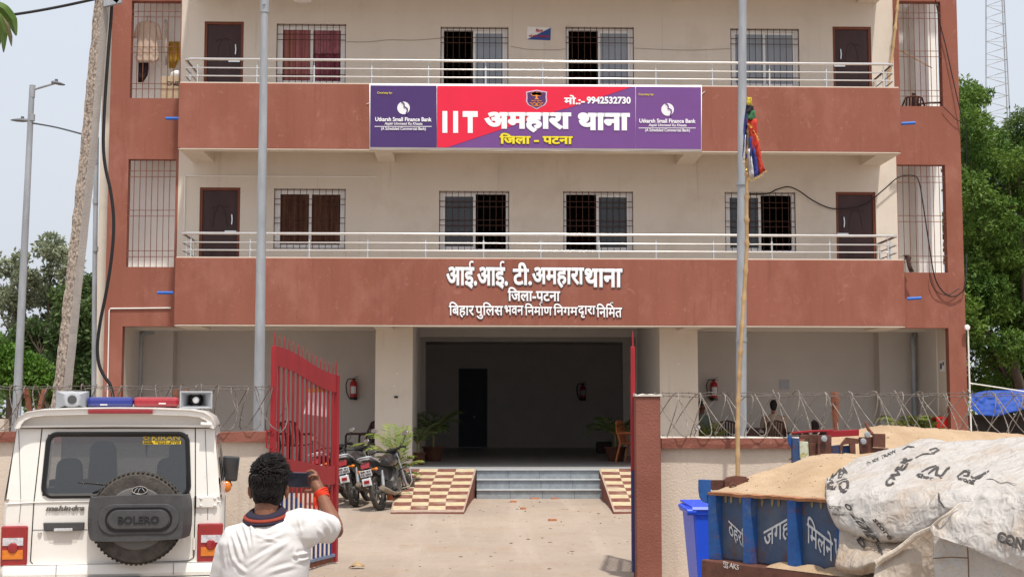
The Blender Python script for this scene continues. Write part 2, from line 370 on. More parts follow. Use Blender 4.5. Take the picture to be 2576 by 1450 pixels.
# ---- railings
postD = {1: [480,629,778,925,1071,1216.5,1360.5,1507,1650.5,1795,1942,2087.5,2234], 2: [497,646,790,935,1078,1222,1365,1507,1650,1792,1936,2079,2223]}
railD = {1: ((582.5,596),(604.5,619),(624,638)), 2: ((149.5,159),(171.5,180.5),(192,200))}
for k in (1, 2):
    yr = Yp + .05
    rb = MB(); x0, x1 = xb_[k][0] + .06, xb_[k][1] - .06
    zr = [(W(1288, (a+b)/2, yr).z) for a, b in railD[k]]
    xl0, xl1 = x0 + .04, x1 - .04
    for i, z in enumerate(zr):
        r = .027 if i == 0 else .0135
        rb.tube([(xl0, Yw-.02, z), (xl0, yr+.12, z), (xl0+.02, yr+.03, z), (xl0+.1, yr, z), (xl1-.1, yr, z), (xl1-.02, yr+.03, z), (xl1, yr+.12, z), (xl1, Yw-.02, z)], r, 10)
    rail = rb.build('railing', M['steel'], B, smooth=True)
    for px in postD[k]:
        x = W(px, 620 if k == 1 else 190, yr).x
        p = MB(); p.tube([(x, yr+.016, ztop[k]+.02), (x, yr+.016, zr[1]+.035)], .019, 8); p.tube([(x, yr+.016, zr[1]+.036), (x, yr+.004, zr[0])], .008, 6); p.ball((x, yr+.016, zr[1]+.04), .022, 8)
        p.build('post', M['steel'], rail, smooth=True)
    for x in (xl0, xl1):
        for y in (yr+.5, Yw-.15):
            p = MB(); p.tube([(x+.001, y, ztop[k]-.5), (x+.001, y, zr[1]+.03)], .019, 8); p.tube([(x+.001, y, zr[1]+.03), (x+.001, y, zr[0])], .008, 6); p.build('post', M['steel'], rail, smooth=True)

# ---- doors and windows
def make_door(h, left_hinge):
    x0, x1, z0, z1 = h
    f = MB(); w = .055
    for a, b, c, d in ((x0, x0+w, z0, z1), (x1-w, x1, z0, z1), (x0+w, x1-w, z1-w, z1)): f.box(a, b, Yw+.025, Yw+.12, c, d)
    fr = f.build('door', M['doorframe'], B, bevel=.006)
    p = MB(); p.box(x0+w+.004, x1-w-.004, Yw+.05, Yw+.09, z0+.01, z1-w-.004)
    cx, hw, hh = (x0+x1)/2, (x1-x0)*.27, (z1-z0)
    def arc(z, rx, rz, a0, a1): return [(cx + rx*math.cos(a), Yw+.046, z + rz*math.sin(a)) for a in [a0+(a1-a0)*i/12 for i in range(13)]]
    p.tube(arc(z0+hh*.72, hw*.95, .12, .2*math.pi, .8*math.pi), .006, 5); p.tube(arc(z0+hh*.55, hw*.62, .42, 0, math.pi), .006, 5); p.tube(arc(z0+hh*.28, hw*.7, .26, math.pi, 2*math.pi), .006, 5); p.tube(arc(z0+hh*.25, hw*.9, .16, 1.1*math.pi, 1.9*math.pi), .007, 5)
    p.build('panel', M['door'], fr)
    hx = x1-w-.11 if left_hinge else x0+w+.11
    hb = MB(); hb.tube([(hx, Yw+.045, z0+.98), (hx, Yw+.01, z0+1.0), (hx+.008, Yw+.005, z0+1.1), (hx, Yw+.01, z0+1.2), (hx, Yw+.045, z0+1.22)], .012, 6)
    hb.box(hx-.14, hx+.09, Yw+.02, Yw+.045, z0+.84, z0+.875); hb.build('handle', M['steel'], fr, smooth=True)
for k in (1, 2):
    make_door(holes_d[k][0], True); make_door(holes_d[k][1], False)
cur = {'pink': mat('curtain_pink', (.50,.22,.15), .8, .35, 4, streak=True, col2=(.42,.15,.17)), 'red': mat('curtain_maroon', (.20,.012,.035), .75, .35, 5, streak=True, col2=(.33,.10,.14)),
       'rose': mat('curtain_rose', (.38,.14,.17), .8, .25, 9), 'brown': mat('curtain_brown', (.10,.035,.026), .8, .4, 9, streak=True, col2=(.15,.07,.04))}
def curtain(x0, x1, y, z0, z1, m, parent, lab=None):
    n = 26; g = MB(); rows = []
    for z in (z1, (z0+z1)/2, z0):
        rows.append([(x0+(x1-x0)*i/n, y+.03*math.sin(i*1.3+.6*math.sin(i*.7)), z) for i in range(n+1)])
    g.grid(rows); o = g.build('curtain', m, parent, smooth=True)
    if lab: o['label'] = lab
def make_window(h, kinds, hb):
    x0, x1, z0, z1 = h; f = MB(); w = .065; yf = Yw+.07; xm = (x0+x1)/2
    for a, b, c, d in ((x0+.002, x0+w, z0+.002, z1-.002), (x1-w, x1-.002, z0+.002, z1-.002), (x0+w, x1-w, z0+.002, z0+w*.8), (x0+w, x1-w, z1-w*.8, z1-.002)): f.box(a, b, yf, yf+.1, c, d)
    fr = f.build('window', M['white'], B, bevel=.004)
    half = [(x0+w, xm+.03), (xm-.03, x1-w)]
    for i, kd in enumerate(kinds):
        a, b = half[i]; yy = yf+.02+.025*i
        if kd == 'open': continue
        s = MB(); sw = .052; z2, z3 = z0+w*.8, z1-w*.8
        for p, q, c, d in ((a, a+sw, z2, z3), (b-sw, b, z2, z3), (a+sw, b-sw, z2, z2+sw), (a+sw, b-sw, z3-sw, z3)): s.box(p, q, yy, yy+.02, c, d)
        s.build('sash', M['white'], fr, bevel=.003)
        g = MB(); g.box(a+sw, b-sw, yy+.008, yy+.012, z2+sw, z3-sw)
        if kd in ('glass', 'glass_grey'): g.build('pane', M[kd], fr)
        else:
            if kd == 'red':
                zm = z2+sw+(z3-z2)*.50
                curtain(a+sw-.01, b-sw+.01, yy+.03, zm, z3-sw+.01, cur['rose'], fr, 'pale rose lace valance'); curtain(a+sw-.01, b-sw+.01, yy+.07, z2+sw-.01, zm+.02, cur['red'], fr, 'deep maroon lower curtain')
            else: curtain(a+sw-.01, b-sw+.01, yy+.03, z2+sw-.01, z3-sw+.01, cur[kd], fr)
    gr = MB(); yg = Yw+.012
    n = 11
    for i in range(n+1):
        x = x0+.012+(x1-x0-.024)*i/n; gr.box(x-.0055, x+.0055, yg, yg+.011, z0+.005, z1-.004)
    for fz in hb:
        z = z1-(z1-z0)*fz; gr.box(x0+.003, x1-.003, yg+.0115, yg+.019, z-.006, z+.006)
    gr.build('grille', M['iron'], fr)
hb2 = (.02,.17,.26,.83,.985); hb1 = (.02,.17,.26,.48,.57,.87,.985)
for h, kd in zip(holes_w[1], (('brown','brown'),('glass','open'),('open','glass'),('glass','open'))): make_window(h, kd, hb1)
for h, kd in zip(holes_w[2], (('pink','red'),('open','glass_grey'),('open','glass_grey'),('glass_grey','glass_grey'))): make_window(h, kd, hb2)
# ---- bar grilles of the side bays
for i, h in enumerate(holes_g):
    x0, x1, z0, z1 = h; g = MB(); y = Yw+.03; n = 8 if i < 2 else 8
    for j in range(1, n):
        x = x0+(x1-x0)*j/n; g.tube([(x, y, z0), (x+random.uniform(-.006,.006), y, (z0+z1)/2), (x, y, z1)], .0075, 6)
    for fz in (.11,.165,.475,.53,.85,.905):
        z = z1-(z1-z0)*fz; g.tube([(x0, y-.012, z), (x1, y-.012, z+.004)], .0065, 6)
    g.build('bar_grille', M['rust'], B)

# ---- ground floor
pl = MB()
ZF = FLOOR
gf = MB(); Ys = W(1288, 1177, 26.9).y
gf.box(XL+.03, xp0-.02, Yw-.02, Yv+.2, .1, ZF-.004); gf.box(xp1+.02, XR-.03, Yw-.02, Yv+.2, .1, ZF-.004); gf.box(xp0-.019, xp1+.019, 26.95, 31.19, .1, ZF); gf.box(xp0-3, xp1+3, 31.21, 46, .1, ZF-.001)
gf.build('verandah_floor', M['floor'], B)
[MB().box(p, q, Yw-.045, Yw-.022, .15, ZF-.03).build('plinth', M['brown2'], B) for p, q in ((xa0+.01, xa1-.01), (xb0+.01, xb1-.01))]
# verandah back walls, with a shallow projecting bay at each outer end
zc = zt + .16
xl_, xr_ = W(434, 950, 30.6).x, W(2213, 950, 30.6).x
vw = MB(); vw.box(XL+.03, xa1+.35, Yv, Yv+.12, ZF, zc); vw.box(W(345, 950, 30.6).x, xl_, 30.6, Yv+.001, ZF, zc-.05); vw.box(W(325, 950, 29.5).x-.12, W(327, 950, 29.5).x, 29.4, Yv+.001, ZF+.45, zc-.06); vw.build('verandah_wall', M['verandah'], B)
vw = MB(); vw.box(xb0-.35, XR-.03, Yv, Yv+.12, ZF, zc); vw.box(xr_, W(2303, 950, 30.6).x, 30.6, Yv+.001, ZF, zc-.05); vw.box(W(2357, 950, 29.1).x, W(2357, 950, 29.1).x+.12, 29.1, Yv+.001, ZF+.45, zc-.06); vw.build('verandah_wall', M['verandah'], B)
ce = MB(); ce.box(XL+.22, XR-.22, Yw+.235, Yv+.3, zc, zc+.12); ce.box(XL+.1, xa1, 29.75, 30.05, zc-.16, zc-.002); ce.box(xb0, XR-.1, 29.75, 30.05, zc-.16, zc-.002)
ce.build('verandah_ceiling', M['verandah'], B)
for x0, x1 in ((XL+.003, xa0-.002), (xb1+.002, XR-.003)): MB().box(x0, x1, Yw+.205, 29.15, .1, zc-.004).build('corner_column', M['cream'], B)
for a, b in ((xa1, xp0), (xp1, xb0)):
    p = MB(); p.box(a+.002, b-.002, Yw+.24, Yw+.5, .1, zc-.003); pp = p.build('pillar', M['cream'], B)
    bs = MB(); bs.box(a-.003, b+.003, Yw-.012, Yw-.001, .2, ZF-.03); bs.build('plinth', M['brown'], pp)
# entrance passage and hall
Y2, Y3, Y4 = 32.3, 35.0, 44.0
hx0, hx1 = W(1056, 950, Y2).x, W(1600, 950, Y2).x; hz1 = W(1300, 847, Y2).z
kx0, kx1 = W(1070.5, 950, Y3).x, W(1567.5, 950, Y3).x; kz1 = W(1300, 859, Y3).z
pa = MB()
pa.box(xp0-.14, xp0-.003, Yw+.51, Y2, ZF+.001, zc-.004); pa.box(xp1+.003, xp1+.14, Yw+.51, Y2, ZF+.001, zc-.004)
pa.box(xp0-1, hx0, Y2+.002, Y2+.2, ZF+.001, zc+1); pa.box(hx1, xp1+1, Y2+.002, Y2+.2, ZF+.001, zc+1); pa.box(hx0+.001, hx1-.001, Y2+.002, Y2+.2, hz1, zc+1)
pa.box(hx0-.6, kx0, Y3, Y3+.2, ZF+.001, zc+1); pa.box(kx1, hx1+.6, Y3, Y3+.2, ZF+.001, zc+1); pa.box(kx0+.001, kx1-.001, Y3, Y3+.2, kz1, zc+1)
pa.box(hx0-.9, hx0-.5, Y2+.21, Y3-.01, ZF+.001, zc+.9); pa.box(hx1+.5, hx1+.9, Y2+.21, Y3-.01, ZF+.001, zc+.9); pa.box(hx0-.5, hx1+.5, Y2+.21, Y3-.01, zc+.3, zc+.5)
pa.build('portal_wall', M['verandah'], B)
ha = MB(); hl, hr_ = kx0-1.6, kx1+1.6
ha.box(hl-.1, hl, Y3+.21, Y4, ZF+.001, zc+.8); ha.box(hr_, hr_+.1, Y3+.21, Y4, ZF+.001, zc+.8); ha.box(hl, hr_, Y3+.21, Y4, zc+.25, zc+.4)
dx0, dx1, dz1 = W(1154, 1000, Y4).x, W(1226, 1000, Y4).x, W(1190, 926, Y4).z
ha.box(hl, dx0, Y4, Y4+.1, ZF+.001, zc+.25); ha.box(dx1, hr_, Y4, Y4+.1, ZF+.001, zc+.25); ha.box(dx0, dx1, Y4, Y4+.1, dz1, zc+.25); ha.box(dx0-.2, dx1+.2, Y4+1.5, Y4+1.6, ZF, dz1+.2)
ha.build('hall_wall', mat('hall_cream', (.82,.78,.74), .8, .05, 2), B)
hd = MB(); hd.box(dx0-.06, dx1+.06, Y4+.102, Y4+.14, ZF+.002, dz1+.06); hd.box(dx0+(dx1-dx0)*.62, dx1-.01, Y4+.06, Y4+.10, ZF+.01, dz1-.02); hdo = hd.build('hall_door', mat('blue_grey_door', (.06,.075,.10), .5, .2, 4), B)  # wide slab stands in for the dark of the open doorway
MB().ball((dx0+.55*(dx1-dx0), Y4+.02, ZF+.95), .05, 10).build('handle', M['steel'], hdo, smooth=True)
# steps
st = MB(); sx0, sx1 = W(1199, 1210, 26.8).x, W(1506, 1210, 26.8).x
st.box(sx0, sx1, 26.72, 26.95, .1, ZF-.002); st.box(sx0, sx1, 26.42, 26.719, .1, ZF-.172); st.box(sx0, sx1, 26.12, 26.419, .1, ZF-.344)
sto = st.build('steps', M['tile'], B)
no = MB()
for i, y in enumerate((26.705, 26.405, 26.105)):
    z = ZF - .172*i
    no.tube([(sx0, y, z-.012), (sx1, y, z-.012)], .014, 8)
no.build('nosing', mat('pale_nosing', (.40,.41,.41), .4, .1, 10), sto, smooth=True)
jt = MB()
for i, y in enumerate((26.719, 26.419, 26.119)):
    for q in range(1, 4):
        x = sx0 + (sx1-sx0)*(q+.02*i)/3.9; jt.box(x-.004, x+.004, y-.003, y-.0005, ZF-.172*(i+1)+.002, ZF-.172*i-.03)
jt.build('joint', mat('tile_joint', (.12,.125,.13), .8, 0), sto)
# checkered ramps
def checker_mat():
    m = mat('checker_tiles', (.7,.6,.4), .45, 0); n, l = m.node_tree.nodes, m.node_tree.links; b = n['Principled BSDF']
    uv = n.new('ShaderNodeUVMap'); ch = n.new('ShaderNodeTexChecker'); ch.inputs['Scale'].default_value = 1.0
    l.new(uv.outputs[0], ch.inputs['Vector'])
    nz = n.new('ShaderNodeTexNoise'); nz.inputs['Scale'].default_value = 9; nz.inputs['Detail'].default_value = 6; l.new(n['Texture Coordinate'].outputs['Object'], nz.inputs['Vector'])
    def ramp(a, c):
        r = n.new('ShaderNodeValToRGB'); r.color_ramp.elements[0].color = (*a, 1); r.color_ramp.elements[1].color = (*c, 1); r.color_ramp.elements[0].position = .35; r.color_ramp.elements[1].position = .7; l.new(nz.outputs[0], r.inputs[0]); return r.outputs[0]
    l.new(ramp((.47,.38,.23), (.58,.50,.35)), ch.inputs[1]); l.new(ramp((.15,.055,.042), (.24,.11,.085)), ch.inputs[2])
    nw = n.new('ShaderNodeTexNoise'); nw.inputs['Scale'].default_value = 1.7; nw.inputs['Detail'].default_value = 7; l.new(n['Texture Coordinate'].outputs['Object'], nw.inputs['Vector'])
    mr = n.new('ShaderNodeMapRange'); mr.inputs[1].default_value = .58; mr.inputs[2].default_value = .72; mr.inputs[4].default_value = .75; l.new(nw.outputs[0], mr.inputs[0])
    mx = n.new('ShaderNodeMix'); mx.data_type = 'RGBA'; l.new(mr.outputs[0], mx.inputs[0]); l.new(ch.outputs[0], mx.inputs[6]); mx.inputs[7].default_value = (.40,.31,.24, 1)
    l.new(mx.outputs[2], b.inputs['Base Color']); return m
M['checker'] = checker_mat()
def ramp(top, bot, cols, rws, u0, lab):
    # top: (xl, xr) picture x at the upper edge; bot at the foot
    yt, yb2 = 26.9, 23.4
    A, Bq = W(top[0], 1177, yt), W(top[1], 1177, yt); zt_ = ZF; zb_ = gz(yb2)+.03
    ybD = 1040 + (CH-zb_)/yb2*F_ - 2
    Cq, D = W(bot[0], ybD, yb2), W(bot[1], ybD, yb2)
    A.z = Bq.z = zt_; Cq.z = D.z = zb_; Ag, Bg = A.copy(), Bq.copy(); Ag.z = Bg.z = .05
    mb = MB(); z0 = gz(yb2)-.05; C0, D0 = Cq.copy(), D.copy(); C0.z = D0.z = z0
    mb.add([A, Cq, C0, Ag], [(0,1,2,3)]); mb.add([Bq, D, D0, Bg], [(3,2,1,0)]); mb.add([Cq, D, D0, C0], [(0,1,2,3)])
    o = mb.build('ramp', M['brown2'], B); o['label'] = lab
    n = rws; bm_ = MB(); t0, t1 = .015, .985
    P = lambda u, v: (A*(1-u)+Bq*u)*(1-v) + (Cq*(1-u)+D*u)*v + Vector((0,0,.004))
    e = .022
    bm_.add([P(e,0), P(1-e,0), P(1-e,.95), P(e,.95)], [(0,1,2,3)])
    s = bm_.build('tiled_slope', M['checker'], o)
    uvl = s.data.uv_layers.new(name='UVMap')
    for li, (a, b) in zip(s.data.polygons[0].loop_indices, [(u0, .01), (u0+cols, .01), (u0+cols, rws), (u0, rws)] if (s.data.vertices[s.data.polygons[0].vertices[0]].co - Vector(WM[o.name].inverted() @ P(e,0))).length < 1e-4 else [(u0, .01)]*4): uvl.data[li].uv = (a, b)
    if True:
        inv = WM[o.name]
        for li in s.data.polygons[0].loop_indices:
            co_ = inv @ s.data.vertices[s.data.loops[li].vertex_index].co
            top_ = abs(co_.y - yt) < .05
            left_ = min((co_-P(e, 0 if top_ else .95)).length, 9) < .05
            uvl.data[li].uv = (u0 + (0 if left_ else cols) + .001, .001 if top_ else rws)
    ed = MB()
    for u in (0, 1-e): ed.add([P(u,0), P(u+e,0), P(u+e,1), P(u,1)], [(0,1,2,3)])
    ed.add([P(e,.95), P(1-e,.95), P(1-e,1), P(e,1)], [(0,1,2,3)])
    ed.build('ramp_edge', mat('worn_cement_edge', (.34,.25,.20), .9, .3, 9), o)
ramp((1006.5,1198.5), (982.5,1167), 4, 12, 0, 'checkered access ramp left of the steps')
ramp((1506,1700), (1544,1745), 4, 12, 1, 'checkered access ramp right of the steps')
# drains, conduits, pipes, lamps
for px, py, dx in ((417,298,34),(396,736,34),(2267,310,35),(2282,750,35)):
    q = W(px, py, Yw-.08); q2 = W(px+dx, py-1, Yw-.08)
    y0 = Yp+.9 if px < 1000 else Yw-.09
    if px < 1000: a, b = W(px, py, Yw-.45), W(px+dx+6, py, Yw-.45)
    else: a, b = W(px, py+1, Yw-.45), W(px+dx, py-1, Yw-.45)
    MB().tube([a, b], .031, 12).build('drain_spout', M['pvc_blue'], B, smooth=True)
def conduit(pts, Y, r=.012, m='pvc_white', name='conduit'):
    MB().tube([W(x, y, Y) for x, y in pts], r, 8).build(name, M[m], B, smooth=True)
conduit([(463,578),(466,444),(470,441.5),(700,443),(947,444)], Yw-.014)
conduit([(270,1010),(275,780),(278,775.5),(430,774)], Yw-.016, .014)
conduit([(2443,1085),(2440,1000),(2435,830)], Yw-.05, .018)
MB().lathe([(0,-.035),(.05,-.03),(.06,0),(.05,.04),(0,.05)], W(2433, 823, Yw-.1), 'Y', 16).build('round_vent_cap', M['white'], B, smooth=True)
def downpipe(px, bw):
    x = W(px, 950, 30.3).x; m = MB(); m.tube([(x, 30.3, ZF), (x, 30.3, zc-.36), (x, 30.3, zc-.24), (x+.08, 30.36, zc-.17), (x+.25, 30.45, zc-.15)], [.062,.062,.066,.06,.05], 14)
    for z in (zc-.45, zc-1.2, zc-2.0): m.tube([(x, 30.3, z), (x, 30.3, z+.05)], .07, 14)
    m.build('downpipe', M['galv'], B, smooth=True)
downpipe(351, 17); downpipe(2299, 17)
m_ = MB(); p0 = W(237, 1000, 28.8)
m_.tube([W(236, 1010, 28.8), W(238, 700, 28.8), W(243, 345, 28.8)], .05, 10)
for y in (400, 500, 620): m_.tube([W(240, y, 28.79), W(240, y+12, 28.79)], .058, 10)
m_.build('downpipe', M['galv'], B, smooth=True)
for px, py in ((765,822),(1903,833)):
    q = W(px, py, 29.3); q.z = zc
    MB().lathe([(.13, 0), (.125,-.04), (.09,-.09), (0,-.11)], (q.x, 29.3, zc-.001), 'Z', 16).build('ceiling_lamp', M['black'], B, smooth=True)
q = W(762, 2, Yp+.9); MB().lathe([(.01,.16),(.06,.13),(.10,.04),(.19,0),(.16,-.01),(0,-.015)], (q.x, Yp+.9, q.z), 'Z', 20).build('ceiling_lamp', M['white'], B, smooth=True)
MB().lathe([(.30, .1), (.30, -.0), (.15,-.05), (0,-.06)], (W(1310, 868, 37).x, 37, zc+.15), 'Z', 18).build('ceiling_fan', M['dark'], B, smooth=True)
# light switch plate + fixings on the pillars
for px, py, w, h, m in ((992,995,9,5,'black'),(995,937,7,2.5,'white'),(990,968,3.5,3.5,'white'),(1940-0,0,0,0,None),(1940,0,0,0,None),(1703,913,6,3,'white')):
    if m:
        a, b, c, d = R(px, py, px+w, py+h, Yw); MB().box(a, b, Yw-.022, Yw-.001, c, d).build('wall_fitting', M[m], B)
# painted lettering on the lower balcony front
L = MB(); E = MB()
def both(s, x0, y0, x1, y1, w=.02):
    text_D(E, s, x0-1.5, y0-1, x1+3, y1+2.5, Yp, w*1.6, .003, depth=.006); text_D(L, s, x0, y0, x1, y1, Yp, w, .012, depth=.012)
k_ = .644/3.481
def zD(x, y): return 1107.7 + x*.18500, 644 + y*.18500
x0, y0 = zD(80, 60); x1, y1 = zD(925, 445); both('आई.आई.', x0, y0, x1-1, y1, .035)
x0, y0 = zD(985, 85); x1, y1 = zD(1245, 405); both('टी.', x0, y0, x1, y1-1, .035)
x0, y0 = zD(1245, 150); x1, y1 = zD(1955, 435); both('अमहारा', x0, y0, x1, y1, .035)
x0, y0 = zD(1960, 165); x1, y1 = zD(2475, 425); both('थाना', x0, y0, x1, y1, .035)
x0, y0 = zD(915, 420); x1, y1 = zD(1630, 615); both('िजला-पटना', x0, y0, x1, y1, .03)
for s, a, b, t, u in (('िबहार',115,460,620,835),('पुिलस',475,855,625,855),('भवन',870,1130,670,800),('िनमाण',1145,1520,640,805),('िनगम',1535,1870,645,805),('दृारा',1870,2110,675,840),('िनिमत',2120,2470,645,835)):
    x0, y0 = zD(a, t); x1, y1 = zD(b, u); both(s, x0, y0, x1, y1, .022)
def reph(x, y):
    for mb, r, o in ((E, .022, .004), (L, .015, .012)):
        mb.tube([W(a, b, Yp-o) for a, b in [(zD(x+dx, y+dy)) for dx, dy in ((0,0),(-22,-22),(-12,-48),(18,-50))]], r, 6)
reph(1372, 678); reph(2330, 682)
Lo = L.build('lettering', M['lettering'], B); Lo['label'] = 'white painted Devanagari lettering on the lower balcony front'
E.build('lettering_edge', M['letter_edge'], Lo)  # dark edging around the white letters
# ------------------------------------------------------------------ boundary walls, gate, wire
Yb = 16.0
M['wire_tan'] = mat('wire_tan', (.30,.25,.20), .8, .1, 9)
M['red'] = mat('gate_red', (.285,.014,.020), .45, .2, 6, .1, 30, spec=.4, streak=True)
M['navy'] = mat('gate_blue', (.022,.035,.15), .45, .2, 6, .1, 30, spec=.4)
M['wire'] = mat('barbed_wire', (.12,.09,.072), .7, .4, 9, metal=.2, col2=(.24,.21,.19))
M['wire_pale'] = mat('barbed_wire_pale', (.17,.135,.11), .7, .4, 9, metal=.2, col2=(.36,.32,.28))  # paler wire tone for the coil right of the gate
gx0, gx1 = W(684, 1100, Yb).x, W(1600, 1100, Yb).x
def boundary(x0, x1, z, lab, y=Yb):
    t = thing('boundary_wall', lab, 'wall', ((x0+x1)/2, y+.1, 0))
    MB().box(x0, x1, y+.062, y+.23, -.2, z-.115).build('wall_face', M['cream2'], t)
    c = MB(); n = max(2, int((x1-x0)/.35)); r = random.Random(5); rows = []
    prof = [(y, z-.115), (y-.004, z-.06), (y, z-.004), (y+.03, z), (y+.25, z), (y+.28, z-.01), (y+.28, z-.115)]
    for i in range(n+1):
        x = x0+(x1-x0)*i/n; d = r.uniform(-.010, .010); rows.append([(x, a+(r.uniform(-.005,.005)), b+d*(1 if b > z-.1 else .3)) for a, b in prof])
    c.grid(rows); c.add(rows[0], [tuple(range(7))]); c.add(rows[-1], [tuple(range(7))[::-1]]); c.add([rows[0][0], rows[-1][0], rows[-1][-1], rows[0][-1]], [(0,1,2,3)])
    c.build('coping', M['brown2'], t)
    if x0 > 0:
        g = MB(); rows = [[(x0+(x1-x0)*i/n, y+.02, z+.002), (x0+(x1-x0)*i/n, y+.2, z+.010+r.uniform(0,.01))] for i in range(n+1)]; g.grid(rows); g.build('mortar_top', mat('pale_mortar', (.55,.50,.44), .9, .2, 12), t)
    return t
boundary(-13, gx0+.02, 1.645, 'long low cream boundary wall with brown coping left of the gate')
boundary(W(1664, 1100, Yb).x, 10.5, 1.575, 'long low cream boundary wall with brown coping right of the gate pillar')
MB().box(-12.5, -6.2, 19.0, 19.2, 0, 1.78).build('x', M['cream2']).name = 'side_wall_stub'
tag(bpy.data.objects['side_wall_stub'], 'plain pale wall piece behind the left wire coils', 'wall')
pt = thing('gate_pillar', 'square brown gate pillar with pale mortar top', 'pillar', (W(1632, 1200, 15.85).x, 15.95, 0))
px0, px1 = W(1600.5, 1200, 15.8).x, W(1663, 1200, 15.8).x
MB().box(px0, px1, 15.8, 16.1, -.1, 2.045).build('shaft', M['brown2'], pt, bevel=.01)
cp = MB(); r = random.Random(2); rows = []
for i in range(7):
    x = px0-.008+(px1-px0+.025)*i/6; rows.append([(x, 15.785, 2.046), (x, 15.785, 2.062+r.uniform(-.006,.01)), (x, 15.95, 2.075+r.uniform(-.01,.01)), (x, 16.11, 2.06), (x, 16.11, 2.046)])
cp.grid(rows, False); cp.add(rows[0], [(0,1,2,3,4)]); cp.add(rows[-1], [(4,3,2,1,0)]); cp.build('mortar_cap', mat('pale_cement', (.55,.51,.46), .9, .15, 12, .3, 30), pt)

def sstep(u): u = min(1, max(0, u)); return u*u*(3-2*u)
def gate_leaf(hx, hy, fx, fy, lab, n=13):
    t = thing('gate_leaf', lab, 'gate', (hx, hy, 0), 0, 'leaves of the entrance gate')
    A = Vector((hx, hy, 0)); D = Vector((fx-hx, fy-hy, 0)); Ln = D.length; D.normalize(); N = Vector((D.y, -D.x, 0))
    P = lambda u, z, o=0: A + D*(u*Ln) + N*o + Vector((0,0,z))
    zt_ = lambda u: 2.612 - .275*sstep(u); zm = lambda u: 1.35 - .145*sstep(u*1.05); zblue = lambda u: 1.215 - .95*u
    def post(u, w, lo, hi, sp=True):
        m = MB(); zb_ = min(max(zblue(u), lo), hi)
        m.cm = 1 if u < .9 else 0; m.obox(P(u, (lo+zb_)/2), D*w/2, N*.026, Vector((0,0,(zb_-lo)/2))); m.cm = 0; m.obox(P(u, (zb_+hi)/2), D*w/2, N*.026, Vector((0,0,(hi-zb_)/2)))
        return m.build('post', [M['red'], M['navy']], t, bevel=.004)
    post(0, .062, .08, 2.615); post(1, .075, .02, 2.335)
    for fz, th, nm in ((zt_, .222, 'top_panel'), (zm, .225, 'middle_panel')):
        m = MB(); k = 20; rows = []
        for i in range(k+1):
            u = .014+.972*i/k; z = fz(u); rows.append([P(u, z-th, -.014), P(u, z, -.014), P(u, z, .014), P(u, z-th, .014)])
        m.grid(rows, True); m.build(nm, M['red'], t)
    for i in range(1, n+1):
        u = i/(n+1); m = MB(); zb_ = zblue(u); top = zt_(u)-.15
        zz = max(zb_, .14)
        if zb_ > .14: m.cm = 1; m.obox(P(u, (.12+zz)/2), D*.019, N*.008, Vector((0,0,(zz-.12)/2))); m.cm = 0
        m.obox(P(u, (zz+top)/2), D*.019, N*.008, Vector((0,0,(top-zz)/2)))
        m.build('bar', [M['red'], M['navy']], t)
        s = MB(); z = zt_(u)-.01; s.tube([P(u, z), P(u, z+.11), P(u+.003, z+.155)], [.007,.007,.001], 6); s.build('spike', M['red'], t)
    for u in (0.004, .985): s = MB(); z = zt_(u)-.01; s.tube([P(u, z), P(u, z+.13), P(u, z+.20)], [.010,.009,.001], 6); s.build('spike', M['red'], t)
    m = MB(); m.obox(P(.5, .105), D*Ln*.485, N*.018, Vector((0,0,.017))); m.build('bottom_rail', mat('rail_grey_blue', (.16,.20,.30), .5, .3, 9), t)
    m = MB(); m.obox(P(.5, .055), D*Ln*.485, N*.006, Vector((0,0,.032))); m.build('kick_plate', M['rust'], t)
    s = -1 if hx < 0 else 1
    m = MB()
    for z in (1.575, 1.43):
        pass
    a = P(-.02, 1.66) ; m.tube([a, a+Vector((-.055 if s<0 else .05,0,0)), a+Vector((-.055 if s<0 else .05,0,-.19)), a+Vector((0,0,-.19))], .010, 6); m.build('hinge', M['red'], t)
    m = MB()
    c = [P(.02+.09*math.cos(a)/Ln*2 + .03, 1.33+.12*math.sin(a), 0.03*s) for a in [math.pi*i/10 for i in range(11)]]; m.tube(c, .009, 6); m.build('latch_loop', M['red'] if s < 0 else M['iron'], t)
    return t, P
gl, GP = gate_leaf(gx0+.01, Yb+.02, W(846, 1100, 17.8).x, 17.8, 'tall red and blue spiked gate leaf left of the driveway, swung open inward')
g2, GP2 = gate_leaf(W(1593.5, 1100, 16.02).x, 16.02, W(1588, 1100, 17.8).x+.02, 17.82, 'red and blue gate leaf seen edge on beside the brown pillar')
t = thing('paper_notice', 'white printed notice hung behind the bars of the open gate', 'notice', GP(.7, 1.97, .03))
n_ = MB(); n_.add([GP(.50, 1.85, -.035), GP(.87, 1.81, -.035), GP(.86, 2.12, -.035), GP(.56, 2.10, -.035)], [(0,1,2,3)]); n_.build('sheet', mat('paper_white', (.82,.82,.84), .7, .05, 10), t, solid=.004)
n_ = MB(); n_.add([GP(.55, 2.105, -.034), GP(.86, 2.125, -.034), GP(.86, 2.17, -.034), GP(.57, 2.15, -.034)], [(0,1,2,3)]); n_.build('heading_strip', mat('paper_yellow', (.75,.55,.12), .7, .1, 10), t, solid=.004)
n_ = MB(); r = random.Random(8)
for i in range(7):
    z = 2.07-.035*i
    for j in range(8):
        u = .56+.036*j
        if r.random() < .8: n_.obox(GP(u, z-.008*j/8, -.039), Vector(GP(u+.011, z))-Vector(GP(u, z)), (0,.0005,0), (0,0,.008))
n_.build('print', M['navy'], t)

